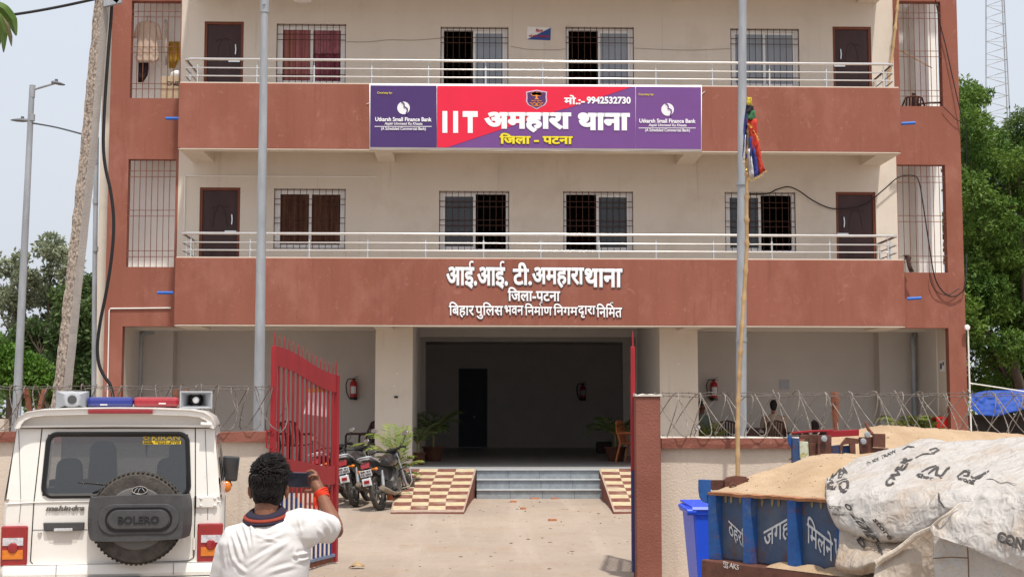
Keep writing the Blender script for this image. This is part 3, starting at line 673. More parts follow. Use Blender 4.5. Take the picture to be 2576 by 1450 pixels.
# concertina wire
def coil(x0, x1, Y, z0, lab, rz=.235, n=None):
    t = thing('razor_wire_coil', lab, 'razor wire', ((x0+x1)/2, Y, z0), 0, 'razor wire coils on the boundary wall')
    r = random.Random(int(x0*10)+77); m = MB(); Lx = x1-x0; turns = int(Lx/.27); k = 18
    jit = [r.uniform(-.10,.10) for _ in range(turns+2)]; hj = [r.uniform(-.035,.02) for _ in range(turns+2)]
    for sgn in (1, -1):
        pts = []
        for i in range(turns*k+1):
            a = 2*math.pi*i/k; tt = i/k; f = tt-int(tt); b = jit[int(tt)]*(1-f)+jit[int(tt)+1]*f; hh = hj[int(tt)]*(1-f)+hj[int(tt)+1]*f
            x = x0+Lx*i/(turns*k)+b*.8+.085*sgn*math.sin(a)*1.3
            pts.append((x, Y+.19*math.cos(sgn*a+.4)+r.uniform(-.006,.006), z0+rz+(rz+hh)*math.sin(a+(.0 if sgn > 0 else .6))+r.uniform(-.006,.006)))
        m.tube(pts, .0056, 5)
        for p in pts[::3]:
            p = Vector(p); d = Vector((r.uniform(-1,1), r.uniform(-.3,.3), r.uniform(-1,1))).normalized()*.020; m.tube([p-d, p, p+d], [.001,.0055,.001], 4)
    m.build('coil', M['wire'] if x0 < 0 else M['wire_pale'], t)
    m = MB()
    for zz, yy in ((z0+2*rz-.02, Y), (z0+2*rz-.05, Y-.05)):
        pts = [(x0+Lx*i/60, yy+r.uniform(-.01,.01), zz+r.uniform(-.012,.012)) for i in range(61)]; m.tube(pts, .0045, 5)
        for i in range(int(Lx/.075)):
            x = x0+.075*i; u = (x-x0)/Lx*60; j = int(u); p = Vector(pts[j]).lerp(Vector(pts[min(j+1,60)]), u-j); d = Vector((r.uniform(-.4,.4), 0, 1)).normalized()*.014; m.tube([p-d, p, p+d], [.001,.006,.001], 4)
    m.build('barbed_strand', M['wire'], t)
coil(-8.3, gx0+.05, 16.14, 1.65, 'tangled razor wire coil on the wall left of the gate', .262)
coil(W(1672, 1100, Yb).x, 8.6, 16.14, 1.58, 'razor wire coil along the wall right of the gate pillar', .262)
def vstake(px, pyt, pyb, sp, Y, lab):
    b = W(px, pyb, Y); t = thing('wire_stake', lab, 'stake', b, 0, 'rusty stakes of the razor wire')
    for s, dx in ((0, -sp), (1, sp)):
        if dx == 0: continue
        q = W(px+dx, pyt, Y); q.y += .12 if s else -.02
        m = MB(); m.bar(b, q, .05, .012); m.bar(Vector(b)+Vector((.02,.02,0)), Vector(q)+Vector((.02,.02,0)), .012, .045); m.build('prong', M['rust'], t)
vstake(84, 978, 1082, 19, 16.15, 'rusty V shaped stake at the far left of the wall')
vstake(452, 977, 1080, 11, 16.15, 'rusty V shaped stake behind the light bar of the white vehicle')
vstake(2103, 985, 1112, 9, 16.15, 'rusty V shaped stake above the sand on the right wall')

# ------------------------------------------------------------------ poles
def steel_pole(c0, w0, c1, w1, Y, lab, collar=False, name='steel_pole'):
    t = thing(name, lab, 'pole', (W(*c1, Y).x, Y, gz(Y)))
    a, b = W(*c1, Y), W(*c0, Y); d = (b-a); s = Y/F_
    a2 = a - d*((a.z-gz(Y)+.05)/d.z); b2 = b + d*.12
    wb = w1*s/2; m = MB(); m.tube([a2, a, b, b2], [wb*1.03, wb, w0*s/2, w0*s/2*.97], 20)
    m.build('shaft', M['galv'], t, smooth=True)
    if collar:
        m = MB(); e = d.normalized(); c = W(c0[0], c0[1]+16, Y); m.tube([c-e*.09, c-e*.085, c+e*.25], [w0*s*.52, w0*s*.60, w0*s*.60], 20); m.build('collar', M['galv'], t, smooth=True)
        m = MB(); q = c+Vector((0,-w0*s*.6,.02)); m.cyl(q, q+Vector((0,-.02,0)), .018, n=8); m.cyl(c+Vector((-w0*s*.6,0,0)), c+Vector((w0*s*.62,0,0)), .014, n=8); m.build('bolt', M['galv'], t)
    else:
        m = MB()
        for yy in (470, 860, 1105): e = d.normalized(); c = a.lerp(b, (c1[1]-yy)/(c1[1]-c0[1])); m.tube([c-e*.02, c+e*.02], [w1*s*.52]*2, 20)
        m.build('band', M['galv'], t, smooth=True)
    return t
steel_pole((666, 0), 18, (650.5, 1085), 28, 18, 'tall galvanised pole with a collar in front of the left windows', True)
steel_pole((1868, 0), 20, (1864, 1105), 28, 18, 'tall galvanised pole beside the bamboo flag staff')
# street lamp
Yl = 22.0
t = thing('street_lamp', 'grey street lamp with two arms beside the concrete pole', 'street lamp', (W(38, 1075, Yl).x, Yl, 0))
m = MB(); a, b = W(40, 1075, Yl), W(80.5, 222, Yl); d = b-a; a2 = a-d*(a.z/d.z); m.tube([a2, a, b], [.075,.068,.042], 16); m.build('pole', M['galv'], t, smooth=True)
m = MB(); m.tube([W(80.3, 245, Yl), W(81.8, 214.5, Yl)], .046, 14); m.tube([W(79, 304, Yl), W(80, 288, Yl)], .052, 14); m.build('sleeve', M['galv'], t, smooth=True)
def arm(p, q, l0, l1, ):
    m = MB(); m.tube([W(*p, Yl), W(*q, Yl)], .02, 8); ar = m.build('arm', M['galv'], t, smooth=True)
    m = MB(); a, b = W(*l0, Yl), W(*l1, Yl); d = (b-a); n = Vector((0,1,0)); m2 = a.lerp(b, .35)
    rows = []
    for f, w, h in ((0,.035,.022),(.12,.06,.028),(.45,.10,.026),(.8,.085,.014),(1,.03,.005)):
        c = a+d*f; rows.append([c+Vector((0,-w,-h*.2)), c+Vector((0,-w*.6,h)), c+Vector((0,w*.6,h)), c+Vector((0,w,-h*.2)), c+Vector((0,0,-h*.5))])
    m.grid(rows, True); m.box(m2.x-.02, m2.x+.02, m2.y-.02, m2.y+.02, m2.z+.02, m2.z+.065); m.build('lamp_head', mat('lamp_grey', (.12,.125,.14), .5, .1, 6), t, smooth=True)
arm((88, 224), (136, 210), (130, 208), (163, 213)); arm((74, 303), (66, 303), (72, 304), (27, 302.5))
# concrete utility pole
Yu = 19.0
t = thing('utility_pole', 'leaning concrete utility pole with one rough pebbly face', 'utility pole', (W(118, 1385, Yu).x, Yu, 0))
M['conc'] = mat('concrete_smooth', (.40,.365,.335), .9, .16, 3, .3, 40, streak=True)
M['pebble'] = mat('concrete_rough', (.27,.20,.155), .95, .5, 22, 1.0, 24, col2=(.50,.42,.35), thr=(.35,.62))
def ring(l, md, rr, y, Y=Yu):
    A, Bm, Cr = W(l, y, Y+.115), W(md, y, Y-.02), W(rr, y, Y+.115); Dk = W((l+rr)/2, y, Y+.26); return [A, Bm, Cr, Dk]
ks = [(238.5,257.5,276.5,0),(203,226,246,362),(163,186.5,206,725),(132,157,179.5,990)]
ks = [(239+3.6*(1.0), 258+3.0, 277+3.0, -36)] + ks[0:] + [(91,117,141,1385)]
m = MB(); r = random.Random(4); rows = []
for i in range(len(ks)-1):
    k0, k1 = ks[i], ks[i+1]; nn = 14
    for j in range(nn + (1 if i == len(ks)-2 else 0)):
        f = j/nn; v = [a*(1-f)+b*f for a, b in zip(k0, k1)]; rows.append(ring(v[0]+r.uniform(-1.6,1.6), v[1]+r.uniform(-.7,.7), v[2]+r.uniform(-.4,.4), v[3]))
m.cm = 0
for i in range(len(rows)-1):
    for j in range(4):
        m.cm = 1 if j == 0 else 0; m.add([rows[i][j], rows[i][(j+1)%4], rows[i+1][(j+1)%4], rows[i+1][j]], [(0,1,2,3)])
m.build('shaft', [M['conc'], M['pebble']], t)
m = MB(); a = W(284, 4, Yu); m.obox(a, (.12,0,.03), (0,.03,0), (.0,0,.05)); m.obox(W(292, -6, Yu), (.03,0,.05), (0,.03,0), (-.05,0,.04)); m.build('bracket', M['galv'], t)
def cable(pts, lab, r=.012, name='cable', m='cable', seg=6, group=None):
    P = [W(*p) for p in pts]; Q = []
    for i in range(len(P)-1):
        p0, p1, p2, p3 = P[max(i-1,0)], P[i], P[i+1], P[min(i+2,len(P)-1)]
        for j in range(seg):
            u = j/seg; Q.append(.5*((2*p1)+(p2-p0)*u+(2*p0-5*p1+4*p2-p3)*u*u+(3*p1-p0-3*p2+p3)*u**3))
    Q.append(P[-1]); o = MB().tube(Q, r, 8).build(name, M[m], smooth=True); return tag(o, lab, 'cable', group)
cable([(283,-20,19.1),(279,50,19.1),(271,150,19.1),(263,270,19.1),(260,362,19.1),(265,420,19.1),(278,480,19.1),(285.5,545,19.1),(284,610,19.1),(276,680,19.1),(265,745,19.1),(252,810,19.1),(245,870,19.1),(249,915,19.1),(262,945,19.1),(276,965,19.1),(283,990,19.1),(288,1040,19.1),(288,1120,19.1)], 'thick black cable hanging down beside the concrete pole', .023)
cable([(-40,46,18.9),(60,33,18.95),(150,17,19),(243,-3,19)], 'black overhead cable running to the top of the concrete pole', .02)
cable([(84,310,22),(140,320,21),(206,337,19.2)], 'thin wire between the street lamp and the concrete pole', .012)
cable([(2352,-6,28.3),(2365,60,28.33),(2380,120,28.34),(2402,220,28.33),(2421,300,28.3),(2430,330,28.35),(2431,420,28.5)], 'thin dark cable slanting down the top right brown wall', .011)
cable([(2372,268,28.35),(2390,285,28.34),(2405,300,28.34),(2420,307,28.34)], 'short drooping wire by the top right grille', .008)
cable([(1885,489,28.33),(1930,487,28.33),(1955,476,28.32),(1983,469.5,28.3),(2010,480,28.3),(2040,501,28.32),(2075,519,28.33),(2104,525,28.34),(2150,521,28.3),(2185,508,28.3),(2225,475,28.3),(2262,445,28.3),(2300,442,28.33),(2312,458,28.3),(2320,500,28.3),(2335,600,28.3),(2350,690,28.34),(2368,728,28.34),(2392,745,28.34),(2415,738,28.34),(2428,715,28.34),(2431,640,28.5)], 'black cable looping from the right window past the grille', .013)
cable([(2338,688,28.35),(2342,710,28.34),(2356,733,28.34),(2385,741,28.34),(2412,725,28.34)], 'second thin wire loop low on the right brown wall', .008)
cable([(870,105,28.38),(930,105,28.38),(980,100,28.38),(1040,101,28.38),(1108,96,28.38)], 'faint thin wire stapled between the two upper left windows', .0045, m='wire_tan')
cable([(1285,116,28.38),(1330,124,28.38),(1400,125,28.38),(1423,122,28.38)], 'faint thin wire under the blue and white plaque', .004, m='wire_tan')
cable([(1595,121,28.38),(1660,124,28.38),(1740,126,28.38),(1838,122,28.38)], 'faint thin wire between the two upper right windows', .004, m='wire_tan')
# bamboo staff and flag
def bamboo(pts, r, lab, name, cat, rnodes):
    P = [W(*p) for p in pts]; t = thing(name, lab, cat, P[0]); m = MB(); Q = []; RR = []
    for i in range(len(P)-1):
        for j in range(12): Q.append(P[i].lerp(P[i+1], j/12)); 
    Q.append(P[-1]); k = len(Q); nd = max(3, k//rnodes)
    RR = [r*(1.28 if i % nd == nd//2 else (1.0-.25*i/k)) for i in range(k)]
    m.tube(Q, RR, 9); m.build('cane', M['bamboo'], t, smooth=True); return t, Q
M['bamboo'] = mat('bamboo', (.42,.26,.12), .55, .25, 9, col2=(.56,.38,.20), streak=True)
Yf = 15.7
bamboo([(1855,1420,Yf),(1856,1195,Yf),(1855.5,1070,Yf),(1859,960,Yf),(1864,860,Yf),(1872,740,Yf),(1879,620,Yf),(1878,520,Yf),(1880,420,Yf),(1884,330,Yf),(1886,245,Yf)], .026, 'long knotted bamboo staff leaning up past the steel pole', 'bamboo_staff', 'bamboo pole', 17)
bamboo([(2232,216,28.2),(2243,150,28.2),(2252,70,28.25),(2260,-10,28.3)], .035, 'bamboo cane propped on the upper balcony at right', 'bamboo_cane', 'bamboo pole', 5)
bamboo([(2265,127,28.55),(2344,171,28.9)], .012, 'thin orange stick slanting inside the top right grille', 'stick', 'stick', 3)
t = thing('cloth_flag', 'red, blue and green cloth flag with gold fringe tied to the bamboo staff', 'flag', W(1886, 245, Yf))
def strip(pa, pb, m, name, n=10, wob=.03, ph=0, lab=None):
    g = MB(); rows = []
    def interp(P, f):
        x = f*(len(P)-1); i = min(int(x), len(P)-2); u = x-i; return tuple(a*(1-u)+b*u for a, b in zip(P[i], P[i+1]))
    for i in range(n+1):
        a, b = interp(pa, i/n), interp(pb, i/n); A, Bq = W(*a), W(*b)
        rows.append([A.lerp(Bq, j/4)+Vector((0, wob*math.sin(j*1.5+i*.8+ph), 0)) for j in range(5)])
    g.grid(rows); o = g.build(name, m, t, smooth=True, solid=.006)
    if lab: o['label'] = lab
fm = lambda n, c: mat(n, c, .75, .18, 14)
red_, blu_, grn_, yel_, wht_, blk_ = fm('flag_red', (.50,.045,.025)), fm('flag_blue', (.045,.06,.25)), fm('flag_green', (.05,.15,.065)), fm('flag_yellow', (.55,.42,.04)), fm('flag_white', (.55,.53,.55)), fm('flag_dark', (.03,.025,.04))
Y1 = Yf-.05
strip([(1880,243,Y1),(1878,262,Y1)], [(1890,247,Y1),(1895,268,Y1)], yel_, 'top_knot', 4); strip([(1878,262,Y1),(1876,285,Y1)], [(1895,268,Y1),(1899,282,Y1)], blk_, 'dark_band', 4)
strip([(1880,280,Y1-.01),(1880,300,Y1-.01)], [(1899,278,Y1-.01),(1906,308,Y1-.01)], grn_, 'green_band', 4)
strip([(1879,298,Y1-.015),(1884,330,Y1),(1892,372,Y1),(1910,440,Y1)], [(1904,300,Y1-.015),(1908,350,Y1),(1914,392,Y1),(1926,428,Y1)], red_, 'red_stripe', 12)
strip([(1884,345,Y1-.01),(1887,385,Y1-.01),(1897,446,Y1-.01)], [(1893,345,Y1-.01),(1899,385,Y1-.01),(1914,438,Y1-.01)], blu_, 'blue_stripe', 10, ph=1)
strip([(1882,375,Y1-.02),(1883,410,Y1-.02),(1886,440,Y1-.02)], [(1888,375,Y1-.02),(1891,410,Y1-.02),(1900,446,Y1-.02)], wht_, 'white_stripe', 8, ph=2)
strip([(1877,268,Y1+.06),(1870,330,Y1+.06),(1868,395,Y1+.06)], [(1884,268,Y1+.06),(1882,330,Y1+.06),(1880,400,Y1+.06)], blu_, 'rear_fold', 8)
strip([(1871,340,Y1+.05),(1869,395,Y1+.05),(1873,430,Y1+.05)], [(1876,340,Y1+.05),(1877,395,Y1+.05),(1880,430,Y1+.05)], wht_, 'rear_fold', 6)
fr = MB(); r = random.Random(9)
for path in ([(1882,448),(1890,455),(1903,448),(1916,440),(1930,430)], [(1881,312),(1888,318),(1896,330),(1905,345),(1908,352)], [(1872,398),(1874,420),(1880,440)]):
    for i in range(len(path)-1):
        for j in range(9):
            f = j/9; x = path[i][0]*(1-f)+path[i+1][0]*f; y = path[i][1]*(1-f)+path[i+1][1]*f
            c = W(x+r.uniform(-1.5,1.5), y+r.uniform(-2.5,2.5), Y1-.03); d = Vector((r.uniform(-1,1), r.uniform(-1,1), r.uniform(-1,1)))*.011; e = d.orthogonal().normalized()*.009; fr.add([c-d, c+e, c+d, c-e], [(0,1,2,3)])
fr.build('fringe', mat('gold_fringe', (.62,.42,.09), .35, .3, 30, metal=.3), t)

# ------------------------------------------------------------------ banner and plaque
Yn = Yp - .02
bt = thing('banner', 'wide purple and red police station banner with white Hindi lettering tied to the balcony', 'banner', W(1346, 295, Yn))
def bD(x, y): return 927.4 + x*.33, 206.1 + y*.33
def bW(x, y, o): return W(*bD(x, y), Yn-o)
def bpoly(pts, m, name, o, parent=bt, lab=None):
    mb = MB(); mb.prism([bW(x, y, o) for x, y in pts], (0,.002,0)); q = mb.build(name, m, parent)
    if lab: q['label'] = lab
    return q
bm_ = lambda n, c: mat(n, c, .5, .04, 2, .12, 2.5, spec=.3)
vin = bm_('vinyl_white', (.80,.79,.82)); vpur = bm_('vinyl_purple', (.165,.065,.245)); vind = bm_('vinyl_indigo', (.068,.032,.145)); vred = bm_('vinyl_red', (.72,.018,.055))
m = MB(); rows = []
for i in range(41):
    x = 5+(2540-5)*i/40; s = .004+.003*math.sin(i*.9); o = (lambda a, b: Vector((0, s, 0))+bW(a, b, 0)); yb_ = 512+(14)*i/40+1.6*math.sin(i*.7)
    rows.append([o(x, 13+.0045*x), o(x, yb_)])
m.grid(rows); sheet = m.build('sheet', vin, bt, smooth=True, solid=.004)
bpoly([(14,26),(518,28),(518,500),(12,496)], vind, 'side_panel', .008); bpoly([(522,30),(2034,36),(2034,508),(522,500)], vpur, 'main_panel', .008); bpoly([(2037,36),(2534,40),(2534,512),(2037,508)], vpur, 'side_panel', .008)
bpoly([(522,30),(2010,36),(1500,206),(1490,203),(600,498),(522,498)], vred, 'red_panel', .012)
bl = MB(); by = MB(); be = MB()
def btxt(mb, s, x0, y0, x1, y1, o=.016, w=.02, **k):
    a = bW(x0, y1, o); put_text(mb, s, a, bW(x1, y1+(x1-x0)*.0045, o)-a, bW(x0, y0, o)-a, w, depth=.003, **k)
btxt(bl, 'IIT', 562, 222, 832, 388, w=.065, space=1.5); btxt(bl, 'अमहारा', 880, 228, 1545, 384, w=.05); btxt(bl, 'थाना', 1595, 233, 1992, 368, w=.05)
btxt(bl, 'मो.:-', 1490, 100, 1648, 172, w=.035); btxt(bl, '9942532730', 1662, 112, 1998, 168, w=.04)
btxt(be, 'िजला - पटना', 994, 386, 1560, 480, .014, .06); btxt(by, 'िजला - पटना', 998, 389, 1556, 474, .019, .04)
for dx, dy in ((0, 0), (2013, 12)):
    bsm = MB(); btxt(by, 'Courtesy by:', 65+dx-20*(dx>0), 74+dy, 180+dx-20*(dx>0), 95+dy, w=.012)
    btxt(bsm, 'Utkarsh Small Finance Bank', 50+dx, 268+dy, 480+dx, 300+dy, w=.028); btxt(bsm, 'Aapki Ummeed Ka Khaata', 120+dx, 306+dy, 410+dx, 333+dy, w=.018, shear=.2)
    btxt(bsm, '(A Scheduled Commercial Bank)', 95+dx, 343+dy, 436+dx, 373+dy, w=.018)
    bsm.prism([bW(x+dx, y+dy, .014) for x, y in ((45,337),(480,337),(480,341.5),(45,341.5))], (0,.002,0))
    bsm.build('small_lettering', M['lettering'], bt); cx, cy = 266+dx, 198+dy; lg = MB(); k = 30
    lg.prism([bW(cx+48*math.cos(2*math.pi*i/k), cy+48*math.sin(2*math.pi*i/k), .014) for i in range(k)], (0,.002,0)); lo = lg.build('logo', vin, bt)
    ln = MB(); P = [(-.34,-1.0),(.02,-.72),(.12,-.42),(.05,-.15),(.30,-.12),(.58,.10),(.62,.45),(.45,.75),(.5,1.02)]
    ln.tube([bW(cx+48*a, cy+48*b, .0155) for a, b in P], .013, 6); ln.build('logo_swirl', vpur if dx else vind, lo)
bl.build('lettering', M['lettering'], bt); by.build('yellow_lettering', mat('lettering_yellow', (.80,.66,.03), .5, 0), bt); be.build('lettering_outline', mat('outline_dark', (.10,.05,.03), .6, 0), bt)
shp = [(0,.10),(.22,.06),(.5,0),(.78,.06),(1,.10),(.98,.35),(1,.60),(.90,.78),(.5,1),(.10,.78),(0,.60),(.02,.35)]
def sh(f, o): return [bW(1280+(x-.5)*160*f, 60+74+(y-.5)*148*f, o) for x, y in shp]
cm = MB(); cm.prism(sh(1, .015), (0,.002,0)); cr = cm.build('crest', mat('crest_pale', (.60,.48,.62), .5, 0), bt)
cm = MB(); cm.prism(sh(.89, .018), (0,.002,0)); cm.build('crest_field', mat('crest_purple', (.085,.035,.13), .5, 0), cr)
org = mat('crest_orange', (.85,.28,.06), .5, 0); cm = MB()
def bell(cx, cy, rx, ry, a0=0, a1=2*math.pi): cm.prism([bW(cx+rx*math.cos(a0+(a1-a0)*i/16), cy+ry*math.sin(a0+(a1-a0)*i/16), .021) for i in range(17)], (0,.002,0))
bell(1279, 92, 44, 17); bell(1262, 88, 22, 14); bell(1300, 90, 24, 13)
cm.prism([bW(x, y, .0215) for x, y in ((1274,100),(1285,100),(1286,122),(1300,132),(1262,132),(1274,122))], (0,.002,0))
btxt(cm, 'िबहार पुिलस', 1240, 138, 1320, 152, .021, .02); cm.tube([bW(x, y, .02) for x, y in ((1228,160),(1250,166),(1266,158),(1280,168),(1296,158),(1312,166),(1332,160))], .008, 5); cm.tube([bW(x, y, .02) for x, y in ((1240,176),(1260,180),(1280,186),(1300,180),(1320,176))], .007, 5); bell(1280, 170, 9, 9)
cm.build('crest_tree', org, cr)
tk = MB(); tk.tube([W(930, 258, Yn), W(922, 262, Yn+.012)], .006, 5); tk.tube([W(1766, 236, Yn), W(1773, 230, Yn+.012)], .006, 5); tk.build('tie_cord', M['white'], bt)
pt = thing('wall_plaque', 'small white and blue plaque between the upper windows', 'plaque', W(1356, 84, Yw-.01))
def pW(x, y, o): return W(1288+x/4, y/4, Yw-.012-o)
MB().prism([pW(155,268,0), pW(392,278,0), pW(388,408,0), pW(150,398,0)], (0,.01,0)).build('board', M['white'], pt)
MB().prism([pW(391,280,.004), pW(387,407,.004), pW(152,397,.004)], (0,.003,0)).build('blue_corner', mat('plaque_blue', (.03,.07,.25), .5, .05, 5), pt)
tm = MB()
def ptx(s, x0, y0, x1, y1): a = pW(x0, y1, .009); put_text(tm, s, a, pW(x1, y1+.03*(x1-x0), .009)-a, pW(x0, y0, .009)-a, .03, depth=.003)
ptx('िथाना', 240, 290, 312, 325); ptx('आई.आई.टी अमहारा थाना', 168, 345, 372, 378)
tm.build('lettering', mat('plaque_red', (.45,.03,.05), .6, 0), pt)
# ------------------------------------------------------------------ the white utility vehicle
def carpaint():
    m = mat('white_car_paint', (.76,.735,.69), .34, .05, 1.5, 0, spec=.5, coat=.5); layer(m, 1.2, .5, .75, (.60,.55,.48), .5); layer(m, 5, .62, .76, (.55,.48,.40), .4); return m
M['car'] = carpaint()
M['plastic'] = mat('dark_grey_plastic', (.060,.060,.062), .55, .18, 12, .15, 120)
M['tyre'] = mat('dusty_tyre', (.045,.040,.036), .9, .25, 14, .4, 60, col2=(.088,.076,.066))
M['rubber'] = mat('window_rubber', (.012,.012,.013), .35, .1, 8)
M['chrome'] = mat('chrome', (.75,.75,.76), .12, .05, 8, metal=1)
M['lred'] = mat('lamp_red', (.27,.008,.012), .15, .15, 20, spec=.6, coat=.6)
M['lamber'] = mat('lamp_amber', (.62,.17,.008), .15, .2, 30, spec=.6, coat=.6)
M['lclear'] = mat('lamp_clear', (.52,.52,.55), .12, .3, 40, spec=.7, coat=.6)
def clear_glass(name, tint):
    m = bpy.data.materials.new(name); m.use_nodes = True; n, l = m.node_tree.nodes, m.node_tree.links
    n.remove(n['Principled BSDF']); t = n.new('ShaderNodeBsdfTransparent'); t.inputs[0].default_value = (*tint, 1)
    g = n.new('ShaderNodeBsdfGlossy'); g.inputs['Roughness'].default_value = .03; f = n.new('ShaderNodeFresnel'); f.inputs[0].default_value = 1.5
    ad = n.new('ShaderNodeMath'); ad.operation = 'ADD'; ad.inputs[1].default_value = .10; l.new(f.outputs[0], ad.inputs[0])
    mx = n.new('ShaderNodeMixShader'); l.new(ad.outputs[0], mx.inputs[0]); l.new(t.outputs[0], mx.inputs[1]); l.new(g.outputs[0], mx.inputs[2]); l.new(mx.outputs[0], n['Material Output'].inputs[0]); return m
M['autoglass'] = clear_glass('vehicle_glass', (.34,.355,.37))
car = thing('police_vehicle', 'white boxy police utility vehicle parked facing the left wall with rear spare wheel', 'vehicle', (-3.005, 12.1, 0), rad(9))
LB = dict(parent=car, local=True)
b = MB()
hw = lambda z: .895 if z < 1.1 else .895 - (z-1.1)*.125
def rear(z): return .0 + (max(0, z-1.1)*.10)        # rear leans forward above the belt
# lower rear, body sides, floor, bonnet
zs = [.56, .70, 1.06, 1.10, 1.14]
secs = []
for y in (0, .05, 1.0, 2.0, 2.75, 3.2, 3.85):
    w = 1.0 if y < 2.5 else (.97 if y < 3 else (.93 if y < 3.5 else .88))
    ztop_ = 1.14 if y < 2.9 else (1.12 if y < 3.5 else 1.04)
    r_ = .03 if y == 0 else 0
    secs.append([(-(.885*w-r_), y+.0, .50), (-(.90*w-r_), y, .70), (-(.90*w-r_), y, 1.05), (-(.875*w-r_), y, ztop_), (.875*w-r_, y, ztop_), (.90*w-r_, y, 1.05), (.90*w-r_, y, .70), (.885*w-r_, y, .50)])
b.grid(secs, True); b.add(secs[-1], [tuple(range(8))]); b.add(secs[0], [(0,1,2,5,6,7), (2,3,4,5)])
# upper shell: rear frame with window hole
def ring_rear(pts_o, pts_i, y):
    b.add([(x, rear(z)+y, z) for x, z in pts_o] + [(x, rear(z)+y, z) for x, z in pts_i], [(i, (i+1)%4, (i+1)%4+4, i+4) for i in range(4)])
wl, wr, wt, wb = -.575, .605, 1.675, 1.165
ring_rear([(-.872,1.14),(.872,1.14),(.812,1.745),(-.812,1.745)], [(wl-.012,wb),(wr+.012,wb),(wr-.012,wt),(wl+.012,wt)], .0)
for s in (-1, 1):
    def side(y0, y1, z0, z1): 
        b.add([(s*hw(z0), y0+(rear(z0) if y0 == 0 else 0), z0), (s*hw(z0), y1, z0), (s*hw(z1), y1 if y1 < 2.4 else y1-.22*(z1-z0)/.6*0, z1), (s*hw(z1), y0+(rear(z1) if y0 == 0 else 0), z1)], [(0,1,2,3)])
    hwz = hw
    side(0, .32, 1.12, 1.76); side(.32, 2.3, 1.12, 1.22); side(.32, 2.3, 1.66, 1.76); side(.98, 1.06, 1.22, 1.66); side(1.72, 1.80, 1.22, 1.66)
    b.add([(s*hw(1.12), 2.2, 1.12), (s*hw(1.12), 2.75, 1.12), (s*hw(1.76)*.98, 2.42, 1.76), (s*hw(1.76), 2.28, 1.76)], [(0,1,2,3)])
body = b.build('body', M['car'], smooth=True, **LB)
# roof with curved shoulders and a rear visor
r_ = MB(); rows = []
prof = [(-.825,1.735),(-.818,1.775),(-.79,1.825),(-.73,1.862),(-.62,1.882),(-.3,1.893),(0,1.896),(.3,1.893),(.62,1.882),(.73,1.862),(.79,1.825),(.818,1.775),(.825,1.735)]
for y, dz, w in ((-.035,-.012,.985),(-.05,-.002,.995),(.0,.004,1),(.3,.012,1),(1.2,.015,1),(2.0,.006,1),(2.3,-.02,.99),(2.45,-.06,.97)):
    rows.append([(x*w, y, z+dz) for x, z in prof])
r_.grid(rows)
ins = [(x*.94, -.033+.0, (z-1.735)*.72+1.735-.006) for x, z in prof]; r_.grid([rows[0], ins]); r_.grid([ins, [(x, .075, z) for x, y, z in ins]])
ro = r_.build('roof', M['car'], smooth=True, **LB)
m = MB(); m.add([(x, .074, z) for x, y, z in ins], [tuple(range(13))]); m.build('visor_recess', M['car'], **LB)
m = MB(); m.tube([(-.815,.02,1.742),(0,.035,1.748),(.815,.02,1.742)], .011, 6); m.tube([(.70,-.03,1.763),(.79,-.03,1.757)], .016, 8); m.build('gutter', M['car'], **LB)
m = MB(); m.tube([(-.80,.028,1.729),(.80,.028,1.729)], .005, 6); m.build('roof_seal', M['rubber'], **LB)
MB().obox((.035, -.048, 1.868), (.265,0,0), (0,.012,0), (0,0,.017)).build('high_stop_lamp', M['lred'], bevel=.006, **LB)
# rear window: rubber, glass
def rr(x0, x1, z0, z1, r, n=6, tap=.02):
    P = []
    for cx, cz, a0 in ((x1-r-tap, z1-r, 0), (x0+r+tap, z1-r, 90), (x0+r, z0+r, 180), (x1-r, z0+r, 270)):
        for i in range(n+1): a = rad(a0+90*i/n); P.append((cx+r*math.cos(a), cz+r*math.sin(a)))
    return P
m = MB(); m.tube([(x, rear(z)-.006, z) for x, z in rr(wl-.004, wr+.004, wb-.002, wt+.002, .075)], .021, 8, closed=True); m.build('window_seal', M['rubber'], smooth=True, **LB)
P = rr(wl, wr, wb, wt, .07); m = MB(); m.add([(x, rear(z)+.004, z) for x, z in P], [tuple(range(len(P)))]); gl_ = m.build('rear_window', M['autoglass'], **LB)
kw = dict(depth=.002)
st_ = MB(); put_text(st_, 'KIRAN', (.29, rear(1.63)-.001, 1.628), (.235,0,0), (0,.004,.037), .012, **kw)
st_.tube([(.215+.03+.022*math.cos(a), rear(1.645)-.001, 1.645+.012*math.sin(a)) for a in [2*math.pi*i/14 for i in range(14)]], .004, 4, closed=True)
st_.obox((.375, rear(1.606)+.001, 1.606), (.158,0,0), (0,.0007,0), (0,.0007,.0155)); sk = st_.build('sticker', mat('sticker_yellow', (.80,.56,.04), .5, 0), gl_, local=True)
st_ = MB(); put_text(st_, 'SALES - SERVICE - SPARES', (.225, rear(1.608)-.0015, 1.609), (.30,0,0), (0,.001,.010), .02, **kw); put_text(st_, 'MOB. : 9263181133', (.225, rear(1.594)-.0015, 1.593), (.30,0,0), (0,.001,.012), .03, **kw); st_.build('sticker_print', M['rubber'], sk, local=True)
